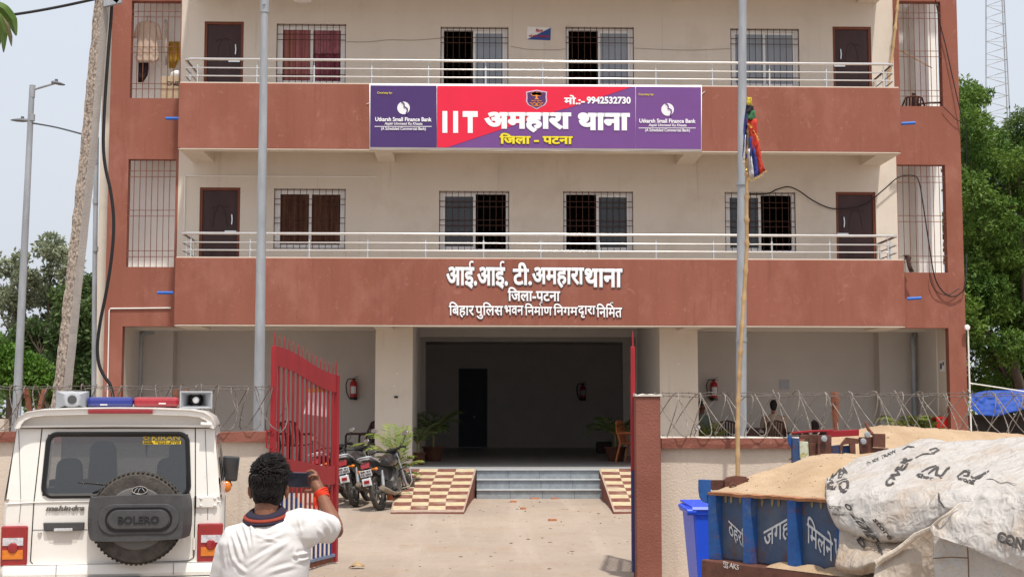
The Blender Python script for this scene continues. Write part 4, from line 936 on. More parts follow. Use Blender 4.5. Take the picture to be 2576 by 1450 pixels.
# interior
m = MB()
M['seat'] = mat('seat_grey', (.19,.20,.22), .85, .12, 6, .2, 60)
def seatback(x0, x1, y, z0, z1, r=.09):
    P = rr(x0, x1, z0, z1, r, 5, .03); q = MB(); q.prism([(x, y, z) for x, z in P], (0, .11, 0)); q.build('seat', M['seat'], bevel=.02, **LB)
seatback(-.36, -.07, 1.15, .9, 1.60); seatback(.36, .64, .95, .9, 1.61); seatback(-.75, -.45, 1.9, .8, 1.42); seatback(.2, .55, 1.9, .8, 1.42)
m.box(-.84, .84, .05, 2.4, .50, .55); m.box(-.80, .80, .55, .62, .8, 1.20); m.box(-.84, .84, 2.35, 2.6, .9, 1.19); m.build('cabin_trim', M['plastic'], **LB)
m = MB(); m.add([(-.82,.1,1.733),(.82,.1,1.733),(.8,2.3,1.745),(-.8,2.3,1.745)], [(0,1,2,3)]); m.build('headlining', M['seat'], **LB)
MB().tube([(.10,2.30,1.74),(.10,2.28,1.60),(.105,2.27,1.42)], [.004,.022,.004], 8).build('hanging_charm', M['rubber'], **LB)
m = MB(); m.add([(-.78,2.73,1.15),(.78,2.73,1.15),(.74,2.42,1.75),(-.74,2.42,1.75)], [(0,1,2,3)]); m.build('windscreen', M['autoglass'], **LB)
m = MB()
for s in (-1, 1): m.add([(s*(hw(1.22)-.01), .32, 1.22), (s*(hw(1.22)-.01), 2.4, 1.22), (s*(hw(1.66)-.01), 2.28, 1.66), (s*(hw(1.66)-.01), .32, 1.66)], [(0,1,2,3)])
m.build('side_window', M['autoglass'], **LB)
m = MB(); m.tube([(-.18,-.004,1.185),(.02,.012,1.26),(.10,.01,1.225)], .009, 6); m.tube([(-.30,.012,1.275),(.16,.008,1.23)], .007, 6); m.build('wiper', M['rubber'], **LB)
# tailgate shut lines
def line(pts, r=.0045, m='rubber', nm='shut_line'): q = MB(); q.tube(pts, r, 5); q.build(nm, M[m], **LB)
line([(-.612, rear(1.74)-.002, 1.73), (-.652, -.002, 1.10), (-.665, -.002, .63), (-.64, -.002, .597), (.3,-.002,.600), (.62, -.002, .607), (.662, -.002, .635), (.668,-.002,1.10), (.652, rear(1.74)-.002, 1.73)])
line([(-.882,-.003,1.10),(-.66,-.004,1.112),(-.1,-.004,1.118)], .006, 'car', 'crease'); line([(.66,-.004,1.115),(.882,-.003,1.10)], .006, 'car', 'crease')
line([(-.80, rear(1.7)-.001, 1.71), (-.755,-.001,1.1), (-.765,-.001,.95)], .003, 'seat'); line([(.735, rear(1.7)-.001, 1.71), (.772,-.001,1.1), (.772,-.001,.95)], .003, 'seat')
line([(-.66,-.001,.885),(-.2,-.001,.882)], .003, 'seat'); line([(-.90,-.001,.70),(-.902,.5,.70)], .004, 'seat')
# sill and bumper
m = MB(); P = [(-.915,.50,.60),(-.915,.02,.60),(-.87,-.045,.595),(0,-.06,.597),(.87,-.045,.595),(.915,.02,.60),(.915,.50,.60)]
rows = [[(x, y, z) for x, y, z in P], [(x*1.004, y-.012, .565) for x, y, z in P], [(x*1.004, y-.02, .52) for x, y, z in P], [(x, y, .49) for x, y, z in P]]; m.grid(rows); m.grid([[(x, y, .6) for x, y, z in P], [(x, max(y, 0)+.01, .605) for x, y, z in P]]); m.build('sill_panel', M['car'], smooth=True, **LB)
m = MB(); rows = [[(x*1.0, y-.05, .475) for x, y, z in P], [(x*1.01, y-.065, .45) for x, y, z in P], [(x*1.01, y-.06, .36) for x, y, z in P], [(x, y, .33) for x, y, z in P]]; m.grid(rows); m.grid([[(x, y-.05, .475) for x, y, z in P],[(x, y+.02, .485) for x, y, z in P]]); m.build('bumper', M['car'], smooth=True, **LB)
MB().box(-.20, .23, -.118, -.06, .40, .492).build('plate_recess', M['rubber'], **LB)
line([(-.45,-.062,.60),(-.45,-.075,.5)], .003, 'seat'); line([(.50,-.062,.60),(.50,-.075,.5)], .003, 'seat')
# tail lamps
for s in (-1, 1):
    x0, x1 = sorted((s*.690, s*.902)); m = MB(); m.box(x0, x1, -.035, .14, .588, .922); tl = m.build('tail_lamp', M['lred'], bevel=.014, **LB)
    xa, xb_2 = sorted((s*.722, s*.885))
    MB().box(xa, xb_2, -.042, -.030, .762, .825).build('reverse_lens', M['lclear'], tl, local=True); MB().box(xa, xb_2, -.042, -.030, .650, .725).build('amber_lens', M['lamber'], tl, local=True)
    MB().lathe([(.0,-.012),(.035,-.010),(.044,0),(.044,.01)], ((xa+xb_2)/2+.0, -.042, .742), 'Y', 18).build('stop_lens', M['lred'], tl, smooth=True, local=True)
    MB().box(s*.70-.004 if s < 0 else s*.70-.004, s*.70+.004, -.039, -.03, .6, .9).build('lamp_rib', M['lred'], tl, local=True)
# handle, lock, badge, hinges
m = MB(); m.prism([(-.57,-.004,.945),(-.235,-.004,.945),(-.245,-.004,.878),(-.56,-.004,.875)], (0,-.03,0)); ho = m.build('tailgate_handle', M['plastic'], bevel=.008, **LB)
MB().obox((-.405,-.040,.886), (.075,0,0), (0,.006,0), (0,0,.012)).build('handle_grip', M['lclear'], ho, bevel=.004, local=True)
m = MB(); m.add([(-.555,-.0015,.872),(-.255,-.0015,.872),(-.30,-.0015,.775),(-.52,-.0015,.775)], [(0,1,2,3)]); m.build('handle_shading', mat('car_paint_shaded', (.62,.58,.53), .4, .03, 3), **LB)  # flat darker patch paints the shade in the dent below the handle
MB().lathe([(0,-.012),(.012,-.012),(.017,-.006),(.018,.0)], (-.597,-.002,.852), 'Y', 14).build('lock', M['chrome'], smooth=True, **LB)
m = MB(); put_text(m, 'mahindra', (-.555,-.004,1.040), (.315,0,0), (0,0,.046), .035, .25, 1.0, .012); m.build('badge_lettering', mat('badge_chrome', (.22,.21,.20), .3, .3, 30, metal=.8), **LB)
for zz, x0, x1, h in ((1.102,.655,.85,.10),):
    m = MB(); m.obox(((x0+x1)/2,-.012,zz), ((x1-x0)/2,0,0), (0,.010,0), (0,0,h/2)); hg = m.build('hinge', M['car'], bevel=.008, **LB)
    for dx, dz in ((.06,.03),(.175,.03),(.06,-.03),(.175,-.03)): m = MB(); m.ball((x0+dx,-.024,zz+dz), .013, 8, (1,.6,1)); m.build('bolt', M['car'], hg, smooth=True, local=True)
    MB().cyl((.668,-.018,zz-.05),(.668,-.018,zz+.05),.010,n=8).build('hinge_pin', M['rubber'], hg, local=True)
MB().cyl((.664,-.012,.70),(.664,-.012,.80),.013,n=8).build('hinge', M['car'], **LB)
# spare wheel and cover
sx, sz = .205, .985
sp = MB(); prof = [(.235,-.07),(.33,-.055),(.368,-.075),(.381,-.11),(.383,-.17),(.378,-.225),(.355,-.255),(.30,-.265),(.245,-.262),(.235,-.25)]
sp.lathe(prof, (sx,0,sz), 'Y', 64); spo = sp.build('spare_wheel', M['tyre'], smooth=True, **LB)
tr = MB()
for i in range(60):
    a = 2*math.pi*i/60; c, s_ = math.cos(a), math.sin(a); t_ = Vector((-s_,0,c)); rdl = Vector((c,0,s_))
    for yy, dd in ((-.10,.35),(-.215,-.35)): tr.obox(Vector((sx,yy,sz))+rdl*.3805, t_*.010+Vector((0,.004*dd,0)), rdl*.0042, Vector((0,.034,0)))
tr.build('tread', M['tyre'], spo, local=True)
MB().lathe([(.262,-.258),(.25,-.278),(.20,-.285),(0,-.288)], (sx,0,sz), 'Y', 48).build('wheel_disc', mat('disc_grey', (.115,.11,.105), .6, .12, 8), spo, smooth=True, local=True)
em = MB(); e_c = (sx+.02,-.292,sz+.235); em.lathe([(.0,-.004),(.058,-.004),(.062,.004)], (0,0,0), 'Y', 28); em.v = [(e_c[0]+v[0], e_c[1]+v[1], e_c[2]+v[2]*.52) for v in em.v]; eo = em.build('emblem', M['rubber'], spo, smooth=True, local=True)
em = MB(); em.tube([(e_c[0]+.061*math.cos(a), e_c[1]-.004, e_c[2]+.032*math.sin(a)) for a in [2*math.pi*i/28 for i in range(28)]], .0045, 6, closed=True)
for dx0, dx1 in ((-.045,-.012),(-.012,.008),(.045,.018)): em.tube([(e_c[0]+dx0,e_c[1]-.005,e_c[2]-.018),(e_c[0]+(dx0+dx1)/2-.004,e_c[1]-.007,e_c[2]+.006),(e_c[0]+dx1,e_c[1]-.005,e_c[2]+.022)], [.003,.005,.002], 6)
em.build('emblem_rim', M['chrome'], eo, smooth=True, local=True)
# cover plate: rounded, wraps the tyre sides
rows = []; n = 24
for j in range(9):
    f = j/8; row = []
    for i in range(n+1):
        u = -1+2*i/n; w = .435*(1-.045*abs(2*f-1)**3); z = sz+.005 - .172 + .35*f
        z += (.006*u if True else 0) + (-.012*(1-abs(u)**2) if f < .5 else .012*(1-abs(u)**2))*abs(2*f-1)
        y = -.315 + .235*max(0, (abs(u)-.80)/.20)**2.2 - .012*(1-abs(u)**2)
        row.append((sx+.015+w*u*(1-.02*max(0,(abs(u)-.8)/.2)), y, z))
    rows.append(row)
cvm = MB(); cvm.grid(rows)
back = [[(x, y+.06, z+.004*(1 if j > 4 else -1)) for x, y, z in (rows[j])] for j in (0, 8)]
cvm.grid([rows[0], back[0]]); cvm.grid([rows[8], back[1]])
cvo = cvm.build('wheel_cover', M['plastic'], smooth=True, **LB)
def stad(hwid, hh, y, dz=0, n=10):
    P = []
    for cx, a0 in ((hwid-hh, -90), (-(hwid-hh), 90)):
        for i in range(n+1): a = rad(a0+180*i/n); P.append((sx+.02+cx+hh*math.cos(a), y, sz+.0+dz+hh*math.sin(a)))
    return P
m = MB(); m.prism(stad(.325,.125,-.322), (0,-.012,0)); o1 = m.build('cover_panel', M['plastic'], cvo, local=True, bevel=.008)
m = MB(); m.prism(stad(.245,.078,-.334), (0,-.012,0)); m.build('cover_boss', M['plastic'], cvo, local=True, bevel=.008)
m = MB(); m.tube(stad(.262,.094,-.336), .007, 6, closed=True); m.build('cover_groove', M['rubber'], cvo, local=True)
m = MB(); put_text(m, 'BOLERO', (sx+.02-.165,-.347,sz-.032), (.33,0,0), (0,0,.062), .03, depth=.008); m.build('cover_lettering', mat('cover_letter', (.022,.022,.024), .5, .1, 5), cvo, local=True)
# mirror, wheels
M['mirror'] = mat('mirror_dark_reflection', (.10,.105,.115), .06, .1, 8, metal=1)  # darkened metal stands in for dark trees reflected in the glass
m = MB(); m.obox((.93, 2.22, 1.30), (.085,0,-.006), (0,.035,0), (.012,0,.125)); mo = m.build('mirror', M['plastic'], bevel=.02, **LB)
m = MB(); m.obox((.93, 2.182, 1.30), (.072,0,-.006), (0,.002,0), (.011,0,.108)); m.build('mirror_glass', M['mirror'], mo, local=True)
m = MB(); m.tube([(.88,2.3,1.10),(.94,2.26,1.13),(.92,2.24,1.18)], .018, 8); m.build('mirror_arm', M['plastic'], mo, local=True)
m = MB(); m.ball((.90,2.20,1.12), .055, 12, (.9,.6,1.1)); m.build('side_indicator', M['lamber'], mo, smooth=True, local=True)
for x in (-.74, .74):
    for y in (.85, 3.2):
        w_ = MB(); w_.lathe([(.19,-.11),(.33,-.10),(.36,-.07),(.36,.07),(.33,.10),(.19,.11)], (x, y, .36), 'X', 28); wo = w_.build('wheel', M['tyre'], smooth=True, **LB)
        w_ = MB(); w_.lathe([(0,-.10),(.19,-.105),(.20,-.08),(.20,.08),(.19,.105),(0,.10)], (x, y, .36), 'X', 20); w_.build('rim', M['galv'], wo, smooth=True, local=True)
for s in (-1, 1): line([(s*.903,1.0,.6),(s*.903,1.0,1.1)], .004, 'seat')
# roof light bar and horn speakers (carried on the roof rack)
def on_roof(x, y, z=0): return WM[car.name] @ Vector((x, y, 1.915+z))
lb = thing('light_bar', 'blue and red emergency light bar on the roof of the white vehicle', 'light bar', on_roof(.06, 1.1, -.028), rad(9))
k = dict(parent=lb, local=True)
m = MB(); m.box(-.40,.40,-.12,.12,.0,.022); m.build('base', M['plastic'], bevel=.006, **k)
for (x0, x1, nm, mm) in ((-.41,-.0,'blue_lens','lblue'),(.003,.41,'red_lens','lredbar')):
    if mm not in M: M[mm] = mat(mm, (.010,.020,.20) if 'blue' in mm else (.32,.008,.016), .15, .2, 16, spec=.6, coat=.7)
    m = MB(); m.box(x0,x1,-.14,.14,.023,.115); m.build(nm, M[mm], bevel=.03, **k)
for x in (-.26,.26): m = MB(); m.obox((x,-.1415,.045+(.012 if x>0 else 0)), (.032,0,0),(0,.002,0),(0,0,.005)); m.build('white_mark', M['white'], **k)
def speaker(x, y, rz, lab):
    t = thing('horn_speaker', lab, 'loudspeaker', on_roof(x, y, -.05), rad(9)+rz, 'horn speakers on the vehicle roof'); kk = dict(parent=t, local=True)
    m = MB(); P0 = [(-.145,-.15,.03),(.145,-.15,.03),(.145,-.15,.19),(-.145,-.15,.19)]; P1 = [(-.06,.10,.06),(.06,.10,.06),(.06,.10,.155),(-.06,.10,.155)]
    m.grid([P0, P1], True); m.add(P1, [(0,1,2,3)]); m.grid([P0, [(p[0]*.93, -.152, (p[2]-.11)*.88+.11) for p in P0], [(p[0]*.45, -.02, (p[2]-.11)*.5+.11) for p in P0]], True)
    m.build('flare', M['spk'], **kk)
    m = MB(); m.lathe([(.0,.02),(.05,.015),(.065,-.01),(.062,-.03)], (0,-.06,.11), 'Y', 20); m.build('throat', M['rubber'], smooth=True, **kk)
    m = MB(); m.lathe([(0,-.045),(.022,-.04),(.032,-.02),(.03,.02)], (0,-.075,.11), 'Y', 18); m.build('phase_plug', M['white'], smooth=True, **kk)
    m = MB(); m.lathe([(.075,.09),(.078,.16),(.06,.19),(0,.195)], (0,0,.11), 'Y', 20); m.build('driver', M['spk'], smooth=True, **kk)
    m = MB(); m.lathe([(.04,.0),(.038,.004),(0,.005)], (0,.194,.11), 'Y', 18); m.build('driver_label', M['plastic'], **kk)
    m = MB(); m.box(-.05,.05,-.03,.09,-.025,.035); m.tube([(-.13,-.05,.02),(-.08,-.05,-.01),(-.02,-.05,.02)], .02, 8); m.build('bracket', M['plastic'], **kk)
M['spk'] = mat('speaker_grey', (.36,.37,.39), .5, .08, 6)
speaker(.62, .9, rad(4), 'grey horn speaker facing the camera right of the light bar'); speaker(-.47, .9, math.pi+rad(6), 'grey horn speaker facing away left of the light bar')
# ------------------------------------------------------------------ people
M['skin'] = mat('brown_skin', (.185,.075,.040), .5, .12, 18, .15, 90, spec=.4)
M['hair'] = mat('black_hair', (.010,.008,.008), .62, .2, 40, spec=.22)
M['shirt'] = mat('white_knit_shirt', (.58,.565,.56), .85, .03, 4, .12, 260)
M['trouser'] = mat('dark_trousers', (.035,.038,.05), .85, .15, 8)
def eval_mesh(mb, mods, fn=None):
    me = bpy.data.meshes.new('tmp'); me.from_pydata(mb.v, [], mb.f); bm = bmesh.new(); bm.from_mesh(me); bmesh.ops.recalc_face_normals(bm, faces=bm.faces); bm.to_mesh(me); bm.free()
    o = bpy.data.objects.new('tmp', me); C.objects.link(o)
    for tp, kw in mods:
        q = o.modifiers.new('m', tp)
        for a, b in kw.items(): setattr(q, a, b)
    dg = bpy.context.evaluated_depsgraph_get(); dg.update(); r = bpy.data.meshes.new_from_object(o.evaluated_get(dg))
    bpy.data.objects.remove(o); bpy.data.meshes.remove(me)
    if fn:
        n = len(r.vertices); co = np.empty(n*3); r.vertices.foreach_get('co', co); nr = np.empty(n*3); r.vertices.foreach_get('normal', nr)
        r.vertices.foreach_set('co', fn(co.reshape(-1,3), nr.reshape(-1,3)).ravel()); r.update()
    return r
def put_mesh(name, me, m, parent, smooth=True):
    me.name = name; me.transform(WM[parent.name].inverted()); me.materials.clear(); me.materials.append(m)
    if smooth: me.polygons.foreach_set('use_smooth', [True]*len(me.polygons))
    o = bpy.data.objects.new(name, me); C.objects.link(o); o.parent = parent; WM[o.name] = WM[parent.name]; return o
def loft(mb, secs, n=28):        # sections: centre, half axis x, half axis y (vectors)
    rows = [[Vector(c)+Vector(a)*math.cos(2*math.pi*j/n)+Vector(b)*math.sin(2*math.pi*j/n) for j in range(n)] for c, a, b in secs]
    mb.grid(rows, True); mb.add(rows[0], [tuple(range(n))]); mb.add(rows[-1], [tuple(range(n))])
PY = 6.9; HX = -.985
P_ = thing('person', 'man in white polo shirt seen from behind, holding up a phone', 'person', (HX, PY, 0))
sh_r, el_r, wr_r = Vector((-.800, 6.90, 1.318)), Vector((-.668, 7.12, 1.272)), Vector((-.762, 7.29, 1.440))
sh_l, el_l, wr_l = Vector((-1.138, 6.91, 1.255)), Vector((-1.182, 7.0, 1.01)), Vector((-1.03, 7.22, 1.16))
bm1 = MB()
loft(bm1, [((HX,PY,.98),(.17,0,0),(0,.11,0)),((HX,PY,1.15),(.17,0,0),(0,.11,0)),((HX,PY,1.27),(.165,0,0),(0,.10,0)),((HX,PY,1.33),(.11,0,0),(0,.08,0)),((HX,PY+.005,1.36),(.062,0,0),(0,.065,0)),((HX,PY+.015,1.42),(.056,0,0),(0,.062,0)),((HX,PY+.03,1.47),(.058,0,0),(0,.062,0))])
HC = Vector((HX+.005, PY+.03, 1.520))
bm1.ball(HC+Vector((0,-.005,.012)), 1, 20, (.078,.096,.108)); bm1.ball(HC+Vector((0,.035,-.055)), 1, 16, (.060,.062,.070))
bm1.ball(HC+Vector((0,.105,-.030)), 1, 10, (.014,.02,.022)); bm1.ball(HC+Vector((0,.092,-.072)), 1, 10, (.024,.012,.009)); 
for s in (-1, 1):
    bm1.ball(HC+Vector((s*.030,.090,0)), 1, 8, (.014,.008,.009)); bm1.ball(HC+Vector((s*.030,.088,.022)), 1, 8, (.020,.010,.006))
    e = HC+Vector((s*.083,.004,-.045)); bm1.ball(e, 1, 12, (.009,.018,.032)); bm1.ball(e+Vector((s*.010,-.010,.004)), 1, 12, (.008,.007,.029)); bm1.ball(e+Vector((s*.004,.002,-.028)), 1, 8, (.008,.009,.010))
for a, b, c in ((sh_r, el_r, wr_r), (sh_l, el_l, wr_l)):
    bm1.tube([a, a.lerp(b,.5), b, b.lerp(c,.12), b.lerp(c,.35), b.lerp(c,.7), c], [.050,.047,.041,.043,.042,.033,.027], 16)
# right hand round the phone, left hand hidden on its far side
ph_c = Vector((-.893, 7.335, 1.512))
def finger(pts, r): bm1.tube(pts, r, 10); bm1.ball(pts[-1], r[-1]*1.02, 8)
K = Vector((-.797, 7.318, 1.502))
bm1.tube([wr_r, wr_r.lerp(K,.5), K], [.027,.030,.030], 14); bm1.ball(K, 1, 14, (.024,.026,.036)); bm1.ball(K+Vector((.004,-.002,-.025)), 1, 12, (.024,.024,.03))
finger([K+Vector((.008,-.004,.022)), K+Vector((.004,-.012,.047)), K+Vector((-.018,-.012,.058)), K+Vector((-.040,-.004,.052))], [.0105,.0100,.0092,.0080])
finger([K+Vector((.012,-.014,.012)), K+Vector((.010,-.026,.034)), K+Vector((-.012,-.030,.036)), K+Vector((-.028,-.024,.026))], [.0105,.0098,.0090,.0078])
finger([K+Vector((.010,.018,.010)), K+Vector((.012,.040,.018)), K+Vector((-.010,.046,.012)), K+Vector((-.030,.042,.008))], [.0105,.0098,.0090,.0078])
finger([K+Vector((.008,.020,-.012)), K+Vector((.008,.040,-.012)), K+Vector((-.010,.045,-.016)), K+Vector((-.028,.042,-.018))], [.0098,.0090,.0084,.0072])
finger([K+Vector((-.004,-.010,-.036)), K+Vector((-.020,-.014,-.044)), K+Vector((-.034,-.010,-.046)), K+Vector((-.048,-.004,-.044))], [.0115,.0105,.0098,.0080])
K2 = Vector((-.985, 7.325, 1.50)); bm1.tube([wr_l, wr_l.lerp(K2,.5), K2], [.027,.030,.028], 14)
for i in range(4): z = .03-.02*i; finger([K2+Vector((-.005,.02,z)), K2+Vector((.004,.042,z+.004)), K2+Vector((.022,.045,z+.003)), K2+Vector((.040,.042,z))], [.0105,.0098,.009,.0078])
finger([K2+Vector((.004,-.012,-.02)), K2+Vector((.014,-.022,-.03)), K2+Vector((.03,-.022,-.034)), K2+Vector((.042,-.016,-.034))], [.0115,.0105,.0098,.008])
# legs and shoes
for s in (-1, 1):
    bm1.tube([(HX+s*.09,PY,.95),(HX+s*.10,PY,.50),(HX+s*.10,PY-.01,.10)], [.075,.055,.040], 14); bm1.ball((HX+s*.10,PY+.06,.045), 1, 12, (.045,.12,.045))
body_me = eval_mesh(bm1, [('REMESH', dict(mode='VOXEL', voxel_size=.0038)), ('SMOOTH', dict(factor=.5, iterations=4))])
put_mesh('body', body_me, M['skin'], P_)
# shirt
bs = MB()
loft(bs, [((HX-.0,PY-.0,.93),(.205,0,0),(0,.135,0)),((HX,PY,1.05),(.208,0,0),(0,.138,0)),((HX,PY,1.16),(.215,0,0),(0,.140,0)),((HX-.005,PY,1.23),(.220,0,-.005),(0,.135,0)),((HX-.003,PY,1.285),(.195,0,.012),(0,.120,0)),((HX,PY,1.325),(.140,0,.010),(0,.10,0)),((HX,PY,1.352),(.085,0,.004),(0,.080,0)),((HX,PY,1.362),(.066,0,0),(0,.07,0))], 36)
d = (el_r-sh_r)
bs.tube([sh_r+Vector((-.10,0,-.02)), sh_r+Vector((-.02,0,.0)), sh_r+d*.30, sh_r+d*.60, sh_r+d*.78], [.075,.082,.080,.076,.072], 22)
bs.ball(sh_r+Vector((.01,.0,-.03)), .085, 16)
d = (el_l-sh_l)
bs.tube([sh_l+Vector((.08,0,.01)), sh_l+Vector((.0,0,-.0)), sh_l+d*.3+Vector((-.01,-.01,0)), sh_l+d*.65+Vector((-.015,-.015,0)), sh_l+d*.92+Vector((-.015,-.01,0))], [.07,.068,.072,.075,.078], 22)
FOLDS = [((395,860),(430,960),(440,1150),7,1),((300,900),(390,1000),(410,1180),6,1),((250,960),(330,1080),(370,1230),7,1),((200,1010),(290,1160),(320,1330),8,1),((880,830),(910,930),(930,1010),5,.6),
         ((800,1085),(640,1160),(380,1330),9,1.2),((780,1120),(600,1230),(400,1380),8,1),((1080,1180),(960,1240),(840,1230),7,1.1),((1060,1230),(960,1300),(850,1300),7,1),((880,1160),(830,1260),(960,1290),6,.8),((560,1420),(760,1340),(900,1340),9,.8),
         ((1100,860),(1190,930),(1180,1050),6,1),((1150,850),(1240,930),(1235,1030),5,1),((1090,960),(1150,1040),(1120,1130),6,1),((500,1080),(640,1060),(760,1000),7,.6),((450,1010),(600,1060),(720,1090),6,.5),((240,1270),(310,1380),(380,1400),8,1),((130,1130),(110,1260),(140,1380),6,.7),((180,1060),(190,1200),(250,1320),6,.9)]
def zP(x, y): return (820+x/2.627)*.644, (1700+y/2.627)*.644
segs = []
for a, b, c, w, h in FOLDS:
    pts = [W(*zP(*p), PY-.13) for p in (a, b, c)]
    cur_ = [pts[0]*(1-t)**2+pts[1]*2*t*(1-t)+pts[2]*t*t for t in [i/10 for i in range(11)]]
    segs.append((np.array([[p.x, p.z] for p in cur_]), w*.0011, h))
def shirt_fn(co, nr):
    out = co.copy(); q = co[:, [0, 2]]
    for pts, w, h in segs:
        dmin = np.full(len(q), 9.0); tt = np.zeros(len(q))
        for i in range(len(pts)-1):
            a, b = pts[i], pts[i+1]; ab = b-a; t = np.clip(((q-a)@ab)/max(ab@ab, 1e-9), 0, 1); pr = a+t[:, None]*ab; dd = np.linalg.norm(q-pr, axis=1); m = dd < dmin; dmin[m] = dd[m]; tt[m] = ((i+t)/(len(pts)-1))[m]
        amp = h*.0066*np.sin(np.pi*np.clip(tt*.92+.04, 0, 1)); back = np.clip(-nr[:, 1]*1.5+.3, 0, 1)
        out += nr*(amp*back*(np.exp(-(dmin/w)**2)-.65*np.exp(-((dmin-1.9*w)/w)**2)))[:, None]
    wv = lambda a, b, c, s: np.sin(co[:,0]*a+co[:,2]*b+1.7*np.sin(co[:,2]*c+co[:,0]*s))
    out += nr*(.0020*wv(37,19,21,9)*np.sin(co[:,2]*29-co[:,0]*11) + .0012*np.abs(wv(24,-40,13,17))*wv(11,9,31,7) + .0004*wv(80,-95,40,22))[:, None]
    return out
sh_me = eval_mesh(bs, [('REMESH', dict(mode='VOXEL', voxel_size=.0055)), ('SMOOTH', dict(factor=.5, iterations=14))], shirt_fn)
so = put_mesh('shirt', sh_me, M['shirt'], P_)
cl = MB()
def collar(z0, z1, r0, r1, drop=.028):
    rows = []; n = 36
    for z, r in ((z0, r0), ((z0+z1)/2, (r0+r1)/2+.004), (z1, r1)):
        rows.append([(HX+r*1.0*math.cos(2*math.pi*j/n), PY-.002+r*1.0*math.sin(2*math.pi*j/n), z + drop*math.sin(2*math.pi*j/n)*.9 + .006*math.cos(2*math.pi*j/n)) for j in range(n)])
    return rows
M['navyknit'] = mat('navy_knit', (.022,.018,.035), .9, .2, 60, .2, 200); M['rustknit'] = mat('rust_knit', (.24,.038,.022), .9, .15, 60, .2, 200)
cl.grid(collar(1.342, 1.358, .108, .104), True); cl.build('collar', M['navyknit'], so, smooth=True, solid=.006)
cl = MB(); cl.grid(collar(1.358, 1.372, .1065, .095), True); cl.build('collar_stripe', M['rustknit'], so, smooth=True, solid=.006)
cl = MB(); cl.grid(collar(1.372, 1.392, .096, .064), True); cl.build('collar_top', M['navyknit'], so, smooth=True, solid=.006)
tr_ = MB()
for s in (-1, 1): tr_.tube([(HX+s*.085,PY,.97),(HX+s*.10,PY,.55),(HX+s*.10,PY-.005,.10)], [.105,.085,.075], 18)
tr_.ball((HX,PY,.95), 1, 16, (.185,.125,.10)); tr_.build('trousers', M['trouser'], P_, smooth=True)
ho = MB(); r = random.Random(21)
for s in (-1, 1): ho.ball((HX+s*.10,PY+.06,.045), 1, 12, (.052,.13,.05))
ho.build('shoes', M['black'], P_, smooth=True)
# hair: cap plus many clumps
hb = MB()
capn = 26; rows = []
for i in range(14):
    a = math.pi*i/13*.60; rows.append([HC+Vector((.087*math.sin(a)*math.cos(2*math.pi*j/capn), -.006+.103*math.sin(a)*math.sin(2*math.pi*j/capn), .016+.108*math.cos(a) - (.045*max(0, -math.sin(2*math.pi*j/capn))*(i/13)))) for j in range(capn)])
hb.grid(rows, True)
loft(hb, [(HC+Vector((0,-.045,.02)),(.083,0,0),(0,.060,0)),(HC+Vector((0,-.04,-.03)),(.080,0,0),(0,.060,0)),(HC+Vector((0,-.033,-.075)),(.070,0,0),(0,.054,0)),(HC+Vector((0,-.022,-.108)),(.060,0,0),(0,.046,0))], 22)
for i in range(3200):
    th = r.uniform(0, 2*math.pi); el = r.uniform(-.55, 1.5)
    if el < .05 and math.sin(th) > .1: continue
    n_ = Vector((math.cos(th)*math.cos(el), math.sin(th)*math.cos(el), math.sin(el))); base = HC+Vector((n_.x*.082, -.008+n_.y*.098, .014+n_.z*.108))
    if el < 0: base += Vector((0, 0, -.07*(-el))) ; base.x = HC.x+(base.x-HC.x)*(1+.15*el)
    L_ = r.uniform(.012, .034)*(1.2 if el > .4 else (.9 if el > 0 else .62)); t_ = n_.cross(Vector((r.uniform(-1,1), r.uniform(-1,1), r.uniform(-1,1)))).normalized()
    flow = (Vector((r.uniform(-.1,1.2), .9, -.35)) if el > .3 else Vector((r.uniform(-.3,.3), .1, -1.3))); flow = (flow-n_*flow.dot(n_)*.8)
    p1 = base+n_*L_*.40+flow*L_*.35; p2 = base+n_*L_*.55*(.5 if el < .3 else 1)+flow*L_*1.0+t_*L_*.22
    hb.tube([base-n_*.004, p1, p2], [.0042, .0034, .0006], 4, cap=False)
hb.build('hair', M['hair'], P_, smooth=True)
# red thread on the wrist
M['thread'] = mat('red_thread', (.62,.045,.015), .8, .25, 60, .3, 200)
th_ = MB(); ax = (K-wr_r).normalized(); u_ = ax.orthogonal().normalized(); w_ = ax.cross(u_)
for q in range(5):
    c = wr_r+ax*(-.022+.009*q); th_.tube([c+(u_*math.cos(a)+w_*math.sin(a))*(.034+.002*math.sin(3*a+q))+ax*.003*math.sin(2*a+q) for a in [2*math.pi*i/20 for i in range(20)]], .0052, 6, closed=True)
for q in range(4): th_.tube([wr_r+Vector((-.030,-.018,-.01)), wr_r+Vector((-.036+.006*q,-.026,-.035)), wr_r+Vector((-.038+.009*q,-.024,-.062-.004*q))], [.004,.0035,.003], 5)
th_.build('wrist_thread', M['thread'], P_, smooth=True)
# phone (held)
tp = thing('phone', 'dark smartphone held sideways in the raised hand of the man', 'phone', ph_c)
MB().obox(ph_c, (.084,0,-.001), (0,.0042,0), (.0005,0,.0385)).build('case', mat('phone_edge', (.10,.09,.12), .35, .1, 8, metal=.4), tp, bevel=.0035)
MB().obox(ph_c+Vector((0,-.0048,0)), (.079,0,-.001), (0,.0004,0), (.0005,0,.0355)).build('screen', mat('phone_screen', (.014,.015,.024), .12, .5, 14, spec=.6, col2=(.035,.037,.05)), tp)
q = MB()
for dx, dz in ((.062,.004),(.062,-.014)): q.lathe([(0,-.001),(.007,-.001),(.008,.001)], ph_c+Vector((dx,-.0055,dz)), 'Y', 12)
q.build('shutter_icon', mat('phone_icon', (.16,.03,.03), .3, .1, 5), tp)
